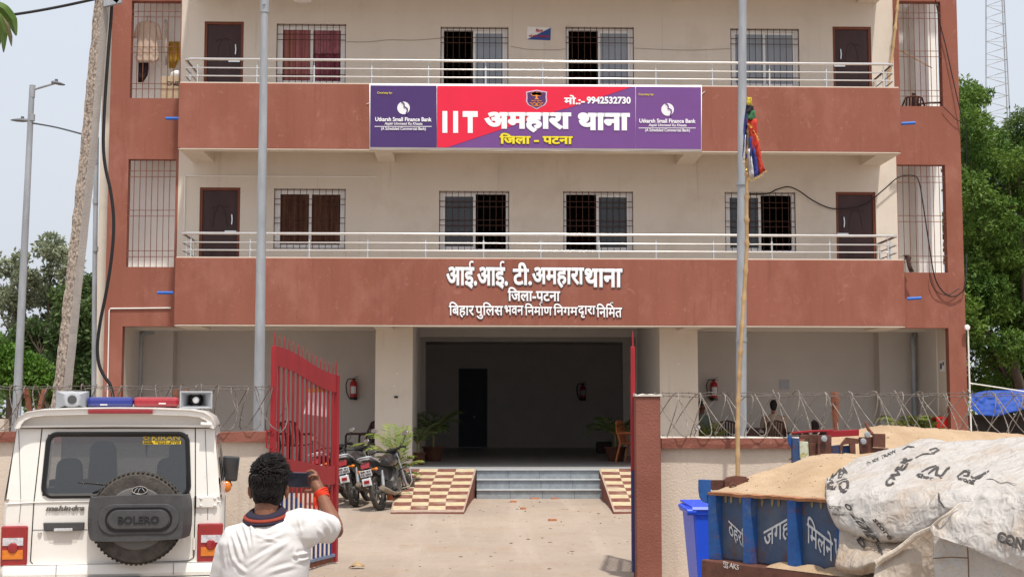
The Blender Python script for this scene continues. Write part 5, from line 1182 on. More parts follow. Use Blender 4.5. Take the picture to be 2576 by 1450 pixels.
# ------------------------------------------------------------------ trailers, sand, sack sheets, bin
from mathutils.bvhtree import BVHTree
def paint_rust(name, col, rust=(.11,.042,.026), lo=.55, hi=.68, sc_=5):
    m = mat(name, col, .6, .25, 6, .15, 40); n, l = m.node_tree.nodes, m.node_tree.links; b = n['Principled BSDF']; base = b.inputs['Base Color'].links[0].from_socket
    nz = n.new('ShaderNodeTexNoise'); nz.inputs['Scale'].default_value = sc_; nz.inputs['Detail'].default_value = 9; nz.inputs['Roughness'].default_value = .7; l.new(n['Texture Coordinate'].outputs['Object'], nz.inputs['Vector'])
    mr = n.new('ShaderNodeMapRange'); mr.inputs[1].default_value = lo; mr.inputs[2].default_value = hi; l.new(nz.outputs[0], mr.inputs[0])
    mx = n.new('ShaderNodeMix'); mx.data_type = 'RGBA'; l.new(mr.outputs[0], mx.inputs[0]); l.new(base, mx.inputs[6]); mx.inputs[7].default_value = (*rust, 1); l.new(mx.outputs[2], b.inputs['Base Color']); return m
M['tblue'] = paint_rust('trailer_blue', (.030,.070,.165), lo=.50, hi=.68)
M['tblue2'] = paint_rust('trailer_bright_blue', (.016,.075,.25), lo=.56, hi=.70)
M['trust'] = paint_rust('trailer_rust', (.12,.048,.032), (.055,.025,.02), .5, .7, 9)
M['tslate'] = paint_rust('trailer_slate', (.045,.074,.135), lo=.52, hi=.70)
layer(M['tslate'], 3, .50, .70, (.11,.12,.13), .6); layer(M['tslate'], 6, .58, .70, (.09,.05,.035), .7, (1,1,.35)); layer(M['tblue2'], 7, .60, .72, (.10,.13,.17), .6)
M['sand'] = mat('sand', (.385,.265,.160), .95, .14, 4, .6, 70, col2=(.46,.335,.22))
M['grit'] = mat('sand_grit', (.20,.12,.07), .95, .5, 30)
A0 = Vector((1.547, 9.0, 0)); dv = Vector((.545, -.838, 0)); ev = Vector((.838, .545, 0)); nv = Vector((-.838, -.545, 0))
ZR, ZB = 1.352, .940
def PP(s, z, o=0): return A0 + dv*s + nv*o + Vector((0,0,z))
def pan(zx, zy, o=.004):      # close-up picture point -> on the side panel
    px, py = 1726 + zx*.18, 1191.4 + zy*.18
    p0 = np.array([0, 0, CH]); v = np.array([px-CX, CY-py, F_]); d = Vector((Ex.dot(v), Ey.dot(v), Ez.dot(v)))
    q = A0 + nv*o; t = (q - Vector(p0)).dot(nv)/d.dot(nv); return Vector(p0) + d*t
T1 = thing('trailer', 'battered blue tractor trailer with white Hindi lettering loaded with sand', 'trailer', A0)
m = MB(); L1 = 2.1
m.obox(PP(L1/2, (ZR+ZB)/2, -.012), dv*L1/2, nv*.012, Vector((0,0,(ZR-ZB)/2))); m.build('side_panel', M['tslate'], T1)
m = MB(); m.obox(A0+ev*.95+Vector((0,0,(ZR+ZB)/2)), ev*.95, dv*.012, Vector((0,0,(ZR-ZB)/2))); m.build('end_panel', M['tblue'], T1)
m = MB(); m.obox(A0+dv*(L1/2)+ev*.95+Vector((0,0,ZB-.02)), dv*L1/2, ev*.95, Vector((0,0,.03))); m.build('load_floor', M['trust'], T1)
for s in (.0, .31, .685, 1.07, 1.45, 1.83):
    m = MB(); w = .068
    m.add([PP(s,ZR-.01,.001),PP(s+.004,ZR-.01,.052),PP(s+w,ZR-.01,.045),PP(s+w+.01,ZR-.01,.001),PP(s,ZB,.001),PP(s+.004,ZB,.052),PP(s+w,ZB,.045),PP(s+w+.01,ZB,.001)], [(0,1,5,4),(1,2,6,5),(2,3,7,6),(0,3,2,1),(4,5,6,7)]); m.build('rib', M['tblue2'], T1)
m = MB(); r = random.Random(3); n = 40; rows = []
for i in range(n+1):
    s = L1*i/n; dz = r.uniform(-.004,.004) + (.028 if 17 <= i <= 18 and False else 0); rows.append([PP(s,ZR-.012+dz,.05),PP(s,ZR+.006+dz,.055),PP(s,ZR+.010+dz,.0),PP(s,ZR-.012+dz,-.02)])
m.grid(rows, True); m.build('rim', mat('rim_rust_sand', (.30,.14,.07), .9, .3, 12, .3, 40), T1)
m = MB(); m.obox(PP(L1/2, ZB-.068, .045), dv*(L1/2+.02), nv*.05, Vector((0,0,.066))); bl_ = m.build('bottom_rail', M['trust'], T1, bevel=.008)
m = MB(); rows = []
for i in range(31):
    s = .55+1.3*i/30; h = .018+.022*abs(math.sin(i*.7))*r.uniform(.5,1); rows.append([PP(s, ZB-.001, .096), PP(s, ZB+h*.6, .06), PP(s, ZB+h, .01)])
m.grid(rows); m.build('spilled_sand', M['sand'], T1, smooth=True)
m = MB(); m.obox(PP(L1/2, .70, -.1), dv*(L1/2-.05), nv*.02, Vector((0,0,.10))); m.build('chassis_rail', M['trust'], T1)
for s, e_ in ((.9, .2), (.9, 1.6)):
    c = A0+dv*s+ev*e_+Vector((0,0,.36)); w_ = MB(); w_.lathe([(.16,-.1),(.32,-.1),(.36,-.06),(.36,.06),(.32,.1),(.16,.1)], (0,0,0), 'Y', 24)
    rot = Matrix.Rotation(math.atan2(ev.y, ev.x)-math.pi/2, 3, 'Z'); w_.v = [tuple(rot @ Vector(v) + c) for v in w_.v]; wo = w_.build('wheel', M['tyre'], T1, smooth=True)
    w_ = MB(); w_.cyl(c-ev*.09, c+ev*.09, .165, n=20); w_.build('rim', M['trust'], wo)
# corner flap and latch plates
def plate(pts, Y, m, name, parent, th=.02, conv=lambda x, y: (1726+x*.18, 1191.4+y*.18)):
    mb = MB(); mb.prism([W(*conv(x, y), Y) for x, y in pts], (0, th, 0)); return mb.build(name, m, parent, bevel=.003)
plate([(180,75),(345,80),(350,410),(290,405),(235,385),(195,330),(178,220)], 8.98, M['tblue2'], 'corner_flap', T1, .03)
plate([(320,85),(560,80),(560,215),(370,225),(330,160)], 9.12, M['trust'], 'latch_beam', T1, .05)
plate([(540,85),(575,45),(700,20),(845,35),(850,60),(880,55),(885,75),(850,95),(845,195),(700,210),(545,200)], 9.08, M['trust'], 'latch_plate', T1, .04)
q = MB(); q.tube([W(*(1726+x*.18, 1191.4+y*.18), 9.06) for x, y in ((620,190),(615,160),(650,130),(690,150),(700,180),(660,195))], .009, 6, closed=True); q.build('shackle', M['trust'], T1)
q = MB(); q.tube([pan(360,430,.02), pan(375,560,.03), pan(350,700,.03), pan(372,850,.03), pan(355,1000,.02)], .007, 6); q.build('rope_end', M['white'], T1)
# lettering on panels
def ptext(s, o, ex, ey, w=.012, off=.004, mb=None, name='lettering'):
    own = mb is None; mb = mb or MB()
    O, X_, Y_ = pan(*o, off), pan(*ex, off), pan(*ey, off); put_text(mb, s, O, X_-O, Y_-O, w, depth=.002)
    if own: mb.build(name, M['chalk'], T1)['label'] = 'chalky white hand painted Hindi word'
M['chalk'] = mat('chalky_white', (.50,.52,.55), .8, .15, 20)
ptext('ठहरि', (600,870), (870,1130), (590,560)); ptext('जगह', (1085,1090), (1455,890), (1085,800)); ptext('िमलने', (1690,950), (2055,1240), (1690,560)); ptext('पर', (2075,1190), (2260,1290), (2070,890))
t2 = MB(); ptext('गुरु AK5', (515,1300), (735,1365), (520,1205), .02, .098, t2); t2.build('rail_lettering', mat('chalky_white_b', (.55,.53,.50), .8, .2, 20), T1)
t3 = MB()
for x, y, c in ((555,340,0),(630,350,0),(760,350,0),(1065,390,1),(1205,390,0),(1295,400,1),(1445,390,0),(1760,410,1),(1885,430,1)):
    t3.prism([pan(x+18*math.cos(a), y+58*math.sin(a), .003) for a in [2*math.pi*i/12 for i in range(12)]], nv*.001)
t3.build('painted_drops', mat('ochre_drops', (.24,.19,.10), .8, .3, 20), T1)
# sand loads
def sand_heap(name, lab, f, nu, nv_, loc, seed, grit_n, gs):
    rr_ = random.Random(seed); rows = [[f(i/nu, j/nv_)+Vector((0,0,rr_.uniform(-.006,.006))) for j in range(nv_+1)] for i in range(nu+1)]
    t = thing(name, lab, 'sand', loc); m = MB(); m.grid(rows); m.build('heap', M['sand'], t, smooth=True)
    g = MB()
    for _ in range(grit_n):
        i, j = rr_.randrange(nu), rr_.randrange(nv_); a, b = rr_.random(), rr_.random(); p = rows[i][j]*(1-a)*(1-b)+rows[i+1][j]*a*(1-b)+rows[i][j+1]*(1-a)*b+rows[i+1][j+1]*a*b
        s = rr_.uniform(.3, 1)**2*gs; g.ball(p, 1, 4, (s*rr_.uniform(.7,1.5), s, s*.6))
    o = g.build('grit', M['grit'], t); o['kind'] = 'stuff'; return t
def heap1(u, v):   # u along dv, v along ev
    s, e_ = -.02+2.1*u, .0+1.85*v
    h = ZR+.002 + .215*sstep(min(e_/1.0+.02, 1))**.8*(1-.92*sstep((s-.35)/.55)) + .012*math.sin(s*9+e_*7)*min(1, e_*4)
    if e_ > 1.4: h -= (e_-1.4)*.55
    return A0+dv*s+ev*e_+Vector((0,0,h))
sand_heap('sand_load', 'heap of tan sand in the near blue trailer left of the sack sheet', heap1, 44, 40, A0+Vector((.8,0,ZR)), 5, 420, .0085)
T2 = thing('trailer', 'far sand trailer showing rusty tailgate plates above the wall', 'trailer', W(2010, 1165, 11.9))
T2.location.z = 0; WM[T2.name] = Matrix.Translation(T2.location)
zc_ = lambda x, y: (1932+x/4, 1087.5+y/4)
def pl2(pts, dY, m, name, th=.03): return plate(pts, 11.9+dY, m, name, T2, th, zc_)
M['tgreen'] = paint_rust('flaked_pale_green', (.50,.52,.42), (.32,.26,.04), .5, .6, 12)
pl2([(205,20),(245,50),(245,160),(215,120),(200,70)], .02, M['tblue2'], 'corner_flap'); pl2([(246,50),(318,55),(322,300),(250,340)], 0, M['tblue'], 'corner_post', .06); pl2([(318,85),(405,90),(412,270),(345,290),(322,250)], -.02, M['tgreen'], 'painted_stripe')
pl2([(320,20),(498,15),(498,100),(415,100),(410,60),(320,60)], .05, M['trust'], 'latch_plate'); pl2([(415,102),(498,102),(498,270),(415,265)], .03, M['trust'], 'tailgate_plate'); pl2([(502,22),(640,28),(640,260),(502,268)], -.02, M['trust'], 'tailgate_plate')
pl2([(645,130),(720,120),(720,250),(645,255)], .03, M['tblue'], 'tailgate_panel'); pl2([(722,130),(790,45),(915,60),(912,110),(880,110),(885,235),(835,238),(820,110),(760,120),(742,190),(735,245),(722,245)], -.03, M['trust'], 'tailgate_latch')
pl2([(918,45),(1055,40),(1055,150),(1215,155),(1215,180),(930,215)], 0, M['trust'], 'tailgate_latch'); pl2([(1058,8),(1183,10),(1183,150),(1058,145)], -.04, M['trust'], 'tailgate_plate'); pl2([(760,130),(880,125),(880,235),(745,245)], .02, M['tblue'], 'tailgate_panel'); pl2([(930,120),(1055,150),(1055,190),(930,205)], .02, M['tslate'], 'tailgate_panel')
for x, y in ((960,87),(565,60),(1000,20)): q = MB(); q.lathe([(0,-.02),(.022,-.018),(.028,0)], W(*zc_(x, y), 11.86), 'Y', 10); q.build('bolt', M['galv'], T2)
pl2([(240,-8),(420,-25),(660,-35),(660,-12),(420,-2),(250,12)], .1, M['red'], 'top_bar', .05)
plate([(80,1050),(370,1046),(370,1062),(80,1066)], 12.1, M['red'], 'top_bar', T2, .05, lambda x, y: (2060.8+x*.2718, y+33))
m = MB(); z0 = 1.0; c0 = W(2000, 1160, 12); m.box(c0.x, c0.x+4.2, 12.02, 14.0, .62, .70); m.box(c0.x, c0.x+4.2, 12.0, 12.04, .70, 1.42); m.build('load_box', M['tblue'], T2)
for x in (.9, 3.2): w_ = MB(); w_.lathe([(0,-.1),(.32,-.1),(.36,-.06),(.36,.06),(.32,.1),(0,.1)], (c0.x+x, 12.3, .36), 'Y', 22); w_.build('wheel', M['tyre'], T2, smooth=True)
q = MB(); q.tube([W(2178, 1062, 12.1), W(2184, 1078, 12.1), W(2196, 1092, 12.1)], .014, 6); q.build('hook_rod', M['rust'], T2)
ridge = [(2040,1100),(2112,1092),(2140,1086),(2161,1080),(2190,1073),(2224,1068.5),(2255,1070),(2286,1072.5),(2340,1076),(2387,1079),(2440,1083),(2500,1087),(2576,1091.5),(2700,1099)]
def heap2(u, v):
    x = u*(len(ridge)-1); i = min(int(x), len(ridge)-2); f = x-i; px = ridge[i][0]*(1-f)+ridge[i+1][0]*f; py = ridge[i][1]*(1-f)+ridge[i+1][1]*f
    R_ = W(px, py, 13.0); y = 12.02+2.0*v; k = max(0, 1-abs(y-13.0)/1.0); b_ = 1.40
    return Vector((R_.x*(.93+.07*(y/13.0)) if False else R_.x, y, b_+(R_.z-b_)*sstep(k*1.05)))
sand_heap('sand_load', 'long low heap of tan sand behind the rusty tailgate plates', heap2, 60, 24, (c0.x+2, 13, 1.4), 6, 260, .011)
# blue wheelie bin
bn = thing('wheelie_bin', 'bright blue plastic wheelie bin between the cream wall and the trailer', 'bin', (W(1775, 1400, 11).x, 11.1, 0))
bx = W(1730, 1260, 11).x; M['binblue'] = mat('bin_blue', (.012,.070,.60), .38, .06, 3, spec=.4)
m = MB(); x0, x1 = W(1739.5, 1300, 11).x, W(1739.5, 1300, 11).x+.50
P0 = [(x0+.07,10.93,.06),(x1-.05,10.93,.06),(x1-.05,11.35,.06),(x0+.07,11.35,.06)]; P1 = [(x0,10.9,1.10),(x1,10.9,1.10),(x1,11.5,1.10),(x0,11.5,1.10)]
m.grid([P0, P1], True); m.add(P0, [(0,1,2,3)]); m.build('bin_body', M['binblue'], bn, bevel=.02)
m = MB(); m.box(x0-.02,x1+.02,10.885,11.52,1.075,1.13); 
for i in range(2): xx = x0+.06+.22*i; m.prism([(xx,10.895,1.08),(xx+.02,10.895,1.08),(xx+.016,10.905,.98)], (0,.02,0))
m.build('rim', M['binblue'], bn, bevel=.008)
m = MB(); m.add([(x0-.01,10.89,1.132),(x1+.01,10.89,1.132),(x1+.01,11.52,1.15),(x0-.01,11.52,1.15),(x0-.01,10.88,1.115),(x1+.01,10.88,1.115)], [(0,1,2,3),(0,1,5,4)]); m.build('lid', M['binblue'], bn, solid=.015)
m = MB(); m.tube([(x0-.035,11.35,1.12),(x0-.035,10.89,1.105)], .018, 10); m.cyl((x0-.05,10.9,1.10),(x0+.02,10.9,1.10),.026,n=12); m.build('handle', M['binblue'], bn, smooth=True)
for x in (x0+.06, x1-.06): m = MB(); m.cyl((x-.02,11.4,.1),(x+.02,11.4,.1),.1,n=18); m.build('wheel', M['black'], bn)

# sack sheets
def sheet_mat(name, tint, dirt):
    m = mat(name, tint, .42, .05, 2, 0, spec=.5); n, l = m.node_tree.nodes, m.node_tree.links; b = n['Principled BSDF']; base = b.inputs['Base Color'].links[0].from_socket; tc = n['Texture Coordinate']
    nz = n.new('ShaderNodeTexNoise'); nz.inputs['Scale'].default_value = 3.2; nz.inputs['Detail'].default_value = 8; nz.inputs['Roughness'].default_value = .68; l.new(tc.outputs['Object'], nz.inputs['Vector'])
    mr = n.new('ShaderNodeMapRange'); mr.inputs[1].default_value = .50; mr.inputs[2].default_value = .68; mr.inputs[4].default_value = dirt; l.new(nz.outputs[0], mr.inputs[0])
    mx = n.new('ShaderNodeMix'); mx.data_type = 'RGBA'; l.new(mr.outputs[0], mx.inputs[0]); l.new(base, mx.inputs[6]); mx.inputs[7].default_value = (.36,.25,.16, 1); l.new(mx.outputs[2], b.inputs['Base Color'])
    nzd = n.new('ShaderNodeTexNoise'); nzd.inputs['Scale'].default_value = 4; nzd.inputs['Detail'].default_value = 3; l.new(tc.outputs['Object'], nzd.inputs['Vector'])
    mxv = n.new('ShaderNodeMix'); mxv.data_type = 'VECTOR'; mxv.inputs[0].default_value = .2; l.new(tc.outputs['Object'], mxv.inputs[4]); l.new(nzd.outputs[1], mxv.inputs[5])
    hs = []
    for s_, w_ in ((7, .5), (19, .30), (47, .16)):
        v = n.new('ShaderNodeTexVoronoi'); v.feature = 'F1'; v.distance = 'MANHATTAN' if s_ == 23 else 'EUCLIDEAN'; v.inputs['Scale'].default_value = s_; l.new(mxv.outputs[1], v.inputs['Vector'])
        k_m = n.new('ShaderNodeMath'); k_m.operation = 'MULTIPLY'; k_m.inputs[1].default_value = w_; l.new(v.outputs[0], k_m.inputs[0]); hs.append(k_m.outputs[0])
    ad = n.new('ShaderNodeMath'); l.new(hs[0], ad.inputs[0]); l.new(hs[1], ad.inputs[1]); ad2 = n.new('ShaderNodeMath'); l.new(ad.outputs[0], ad2.inputs[0]); l.new(hs[2], ad2.inputs[1])
    bp = n.new('ShaderNodeBump'); bp.inputs['Strength'].default_value = .72; bp.inputs['Distance'].default_value = .04; l.new(ad2.outputs[0], bp.inputs['Height']); l.new(bp.outputs[0], b.inputs['Normal']); return m
M['sack'] = sheet_mat('woven_sack_white', (.44,.415,.385), .60); M['sack2'] = sheet_mat('woven_sack_dirty', (.37,.31,.25), .8)
SH = []
from mathutils import noise as mnoise
def cr(p0, p1, p2, p3, u): return tuple(.5*((2*b)+(c-a)*u+(2*a-5*b+4*c-d)*u*u+(3*b-a-3*c+d)*u**3) for a, b, c, d in zip(p0, p1, p2, p3))
def sheet(name, rows, lab, m, amp=.016, k=9, seed=0.0, parent=None):
    def line_(P, kk):
        o = []
        for i in range(len(P)-1):
            for j in range(kk): o.append(cr(P[max(i-1,0)], P[i], P[i+1], P[min(i+2,len(P)-1)], j/kk))
        return o+[P[-1]]
    fine = [line_(r_, k) for r_ in rows]; cols = [line_([fine[i][j] for i in range(len(fine))], k) for j in range(len(fine[0]))]
    G = [[W(*cols[j][i]) for j in range(len(cols))] for i in range(len(cols[0]))]
    for i, row in enumerate(G):
        for j, p in enumerate(row):
            q = p*3.1+Vector((seed,0,0)); a = mnoise.noise(q); b = 1-abs(mnoise.noise(p*7.5+Vector((seed,3,0)))); c = 1-abs(mnoise.noise(p*16+Vector((0,seed,1))))
            p += Vector((-.35,-.75,.55))*amp*(a*.8+(b-.75)*1.9+(c-.75)*1.1)
    mb = MB(); mb.grid(G); o = mb.build(name, m, parent, smooth=True, solid=.004)
    SH.append(BVHTree.FromPolygons([tuple(v) for v in mb.v], mb.f))
    if lab: tag(o, lab, 'sack sheet')
    return o
sA = sheet('sack_sheet', [
 [(2082,1164,9.35),(2156,1150,9.15),(2248,1126,8.95),(2308,1111,8.8),(2400,1112,8.6),(2496,1105,8.4),(2640,1092,8.1)],
 [(2080,1195,8.9),(2160,1180,8.7),(2250,1163,8.5),(2330,1152,8.35),(2420,1150,8.1),(2510,1145,7.9),(2650,1135,7.6)],
 [(2078,1228,8.45),(2160,1209,8.25),(2250,1200,8.05),(2340,1195,7.85),(2430,1195,7.62),(2520,1190,7.4),(2660,1185,7.1)],
 [(2079,1254,8.12),(2165,1236,7.93),(2250,1232,7.72),(2335,1233,7.52),(2425,1235,7.32),(2520,1235,7.12),(2680,1230,6.8)],
 [(2084,1280,8.05),(2170,1280,7.82),(2250,1288,7.6),(2330,1285,7.42),(2420,1275,7.24),(2520,1280,7.05),(2690,1280,6.75)],
 [(2100,1316,8.02),(2175,1342,7.78),(2250,1352,7.57),(2325,1335,7.42),(2400,1300,7.32),(2510,1320,7.12),(2700,1330,6.8)],
 [(2116,1336,8.06),(2178,1357,7.86),(2250,1364,7.68),(2325,1348,7.55),(2400,1315,7.42),(2510,1340,7.22),(2700,1350,6.9)]],
 'large crumpled white sack sheet with black printing draped over the sand', M['sack'])
sA2 = sheet('sack_sheet', [
 [(2113,1330,8.04),(2170,1348,7.88),(2240,1357,7.72),(2320,1342,7.56),(2390,1315,7.42)],
 [(2110,1375,7.98),(2170,1386,7.78),(2230,1386,7.62),(2310,1372,7.45),(2390,1350,7.32)],
 [(2101,1420,7.92),(2150,1428,7.70),(2200,1414,7.56),(2290,1396,7.40),(2390,1390,7.25)],
 [(2112,1436,7.96),(2160,1444,7.80),(2205,1440,7.66),(2295,1450,7.5),(2390,1460,7.35)]],
 'dirty brown sack sheet sagging below the front of the large white sheet', M['sack2'], .014, 9, 4.0)
sD = sheet('sack_sheet', [
 [(2203,1416,7.48),(2245,1388,7.44),(2290,1357,7.38),(2338,1326,7.30)],
 [(2200,1440,7.46),(2246,1405,7.42),(2293,1375,7.36),(2345,1345,7.28)],
 [(2192,1480,7.42),(2246,1460,7.38),(2296,1440,7.34),(2350,1425,7.28)],
 [(2185,1540,7.42),(2246,1530,7.38),(2296,1520,7.34),(2352,1510,7.28)]],
 'brown triangular sack flap with a roped hem at the bottom of the picture', M['sack2'], .008, 8, 9.0)
sC = sheet('sack_sheet', [
 [(2346,1338,7.24),(2390,1350,7.15),(2435,1365,7.05),(2510,1395,6.92),(2600,1430,6.76),(2700,1470,6.6)],
 [(2348,1380,7.23),(2392,1385,7.14),(2436,1392,7.06),(2512,1420,6.92),(2600,1455,6.76),(2700,1490,6.6)],
 [(2350,1430,7.22),(2394,1432,7.13),(2438,1436,7.06),(2514,1455,6.92),(2600,1490,6.76),(2700,1530,6.6)],
 [(2352,1500,7.22),(2396,1500,7.13),(2440,1500,7.06),(2516,1515,6.92),(2600,1540,6.76),(2700,1570,6.6)]],
 'pale stitched sack panel hanging below the right hand sheet', M['sack'], .010, 8, 13.0)
sB = sheet('sack_sheet', [
 [(2412,1264,7.18),(2470,1254,7.05),(2540,1249,6.9),(2620,1246,6.72),(2720,1243,6.5)],
 [(2377,1295,7.16),(2450,1300,6.98),(2540,1305,6.80),(2620,1308,6.6),(2720,1312,6.4)],
 [(2340,1327,7.18),(2440,1345,6.94),(2540,1365,6.72),(2620,1385,6.55),(2720,1405,6.3)],
 [(2346,1348,7.15),(2436,1374,6.93),(2506,1407,6.78),(2600,1446,6.60),(2720,1500,6.3)]],
 'creased white sack sheet overlapping at the right edge of the picture', M['sack'], .016, 9, 17.0)
hm = MB(); hp = [(2203,1415,7.46),(2225,1400,7.44),(2250,1384,7.41),(2275,1366,7.37),(2300,1348,7.33),(2322,1334,7.28),(2341,1325,7.22),(2362,1306,7.14),(2385,1287,7.12),(2410,1263,7.14)]
hm.tube([W(*p)+Vector((0,-.02,.005*math.sin(i*2))) for i, p in enumerate(hp)], [.016]*6+[.013,.008,.006,.004], 8)
hm.build('hem_rope', mat('hem_cord', (.52,.45,.37), .9, .2, 40, .3, 90), sD, smooth=True)
sm = MB()
for pts in ([(2349,1403,7.2),(2392,1400,7.1),(2434,1402,7.02)], [(2434,1376,7.0),(2436,1410,7.02),(2437,1450,7.02)]): sm.tube([W(*p) for p in pts], .0035, 5)
sm.build('stitched_seam', mat('seam_brown', (.16,.10,.06), .9, .2, 30), sC)
# printing on the sheets: laid on the sheet surface
M['ink'] = mat('sack_print_ink', (.045,.04,.038), .7, .35, 25, col2=(.09,.08,.076))
def on_sheet(px, py, o=.020):
    v = np.array([px-CX, CY-py, F_]); d = Vector((Ex.dot(v), Ey.dot(v), Ez.dot(v))).normalized(); O = Vector((0,0,CH)); best = None
    for t in SH:
        h = t.ray_cast(O, d)
        if h[0] is not None and (best is None or h[3] < best): best = h[3]
    return None if best is None else O+d*(best-o)
def ink(s, o, ex, ey, w=.03):
    V, Fs = text_mesh(s, w); lo, hi = V.min(0), V.max(0); keep = V[:,2] > -9; P = []; ok = []
    for v in V:
        a, b = (v[0]-lo[0])/(hi[0]-lo[0]), (v[1]-lo[1])/(hi[1]-lo[1]); p = on_sheet(o[0]+(ex[0]-o[0])*a+(ey[0]-o[0])*b, o[1]+(ex[1]-o[1])*a+(ey[1]-o[1])*b, .020+.002*((v[2]-lo[2])/max(hi[2]-lo[2],1e-6))); ok.append(p is not None); P.append(p or Vector())
    q = MB(); q.add(P, [f for f in Fs if all(ok[i] for i in f)]); q.build('sack_print', M['ink'], sB if s == 'CONT' else (sA2 if s in ('Luge', 'D') else sA))
def inkstroke(pts, wd):
    Q = []
    for i in range(len(pts)-1):
        for j in range(8): Q.append((pts[i][0]+(pts[i+1][0]-pts[i][0])*j/8, pts[i][1]+(pts[i+1][1]-pts[i][1])*j/8))
    Q.append(pts[-1]); rows = []
    for i, q in enumerate(Q):
        a, b = Q[max(i-1,0)], Q[min(i+1,len(Q)-1)]; dx, dy = b[0]-a[0], b[1]-a[1]; L_ = math.hypot(dx, dy) or 1; w = wd*(.55+.45*math.sin(math.pi*i/(len(Q)-1)))/2
        p, r_ = on_sheet(q[0]-dy/L_*w, q[1]+dx/L_*w), on_sheet(q[0]+dy/L_*w, q[1]-dx/L_*w)
        if p is None or r_ is None: return
        rows.append([p, r_])
    q = MB(); q.grid(rows); q.build('sack_print', M['ink'], sA)
z4 = lambda x, y: (2060.8+x*.2718, 1056.2+y*.2718)
def ink4(s, o, ex, ey, w=.03): ink(s, z4(*o), z4(*ex), z4(*ey), w)
ink4('KY', (70,610), (170,650), (150,420), .07); ink4('O', (170,665), (270,675), (185,520), .06); ink4('E', (70,640), (130,640), (75,500), .06); inkstroke([z4(140,430), z4(200,440), z4(262,490)], 12)
ink4('OVER', (660,620), (870,350), (590,590), .05); ink4('★ KY TRAW', (440,420), (720,290), (420,390), .03); inkstroke([z4(770,270), z4(820,240), z4(880,245)], 4); inkstroke([z4(890,345), z4(960,310), z4(1060,300), z4(1110,270), z4(1080,255), z4(1020,270)], 4.5)
ink4('Shar', (890,520), (1060,560), (905,480), .05); ink4('wong', (1265,560), (1430,595), (1280,520), .05)
inkstroke([z4(945,475), z4(1010,440), z4(1085,415)], 5); inkstroke([z4(1010,490), z4(1060,450), z4(1100,430), z4(1080,500), z4(1130,520), z4(1180,450), z4(1210,430)], 7)
inkstroke([z4(1275,520), z4(1340,470), z4(1390,465), z4(1375,515), z4(1330,510)], 7); inkstroke([z4(1570,465), z4(1500,510), z4(1430,540), z4(1405,515)], 8)
inkstroke([z4(1545,545), z4(1600,540), z4(1680,580), z4(1740,570), z4(1830,590)], 1.8); inkstroke([z4(1105,670), z4(1110,740), z4(1160,810)], 5)
ink4('CONT', (1640,1120), (1960,1230), (1655,1015), .06)
ink4('O', (235,810), (305,850), (235,755), .06); ink4('ZONE', (270,850), (440,1080), (400,900), .04); ink4('store', (490,920), (650,1110), (530,900), .03); ink4('ortage', (95,830), (205,835), (90,780), .025); ink4('from mass', (120,880), (230,885), (120,850), .02)
ink4('Luge', (510,1130), (570,1260), (545,1110), .03); ink4('D', (340,1100), (400,1190), (385,1075), .05)
# loose tuft of clear plastic at the top of the sheet
tag(sheet('plastic_wrap', [[(2270,1122,8.95),(2310,1106,8.95),(2350,1104,8.85),(2395,1112,8.7)],[(2272,1130,8.8),(2315,1118,8.75),(2360,1116,8.65),(2398,1119,8.5)]], None, M['sack'], .01, 8, 23.0), 'scrap of pale plastic bunched at the top edge of the white sheet', 'plastic')
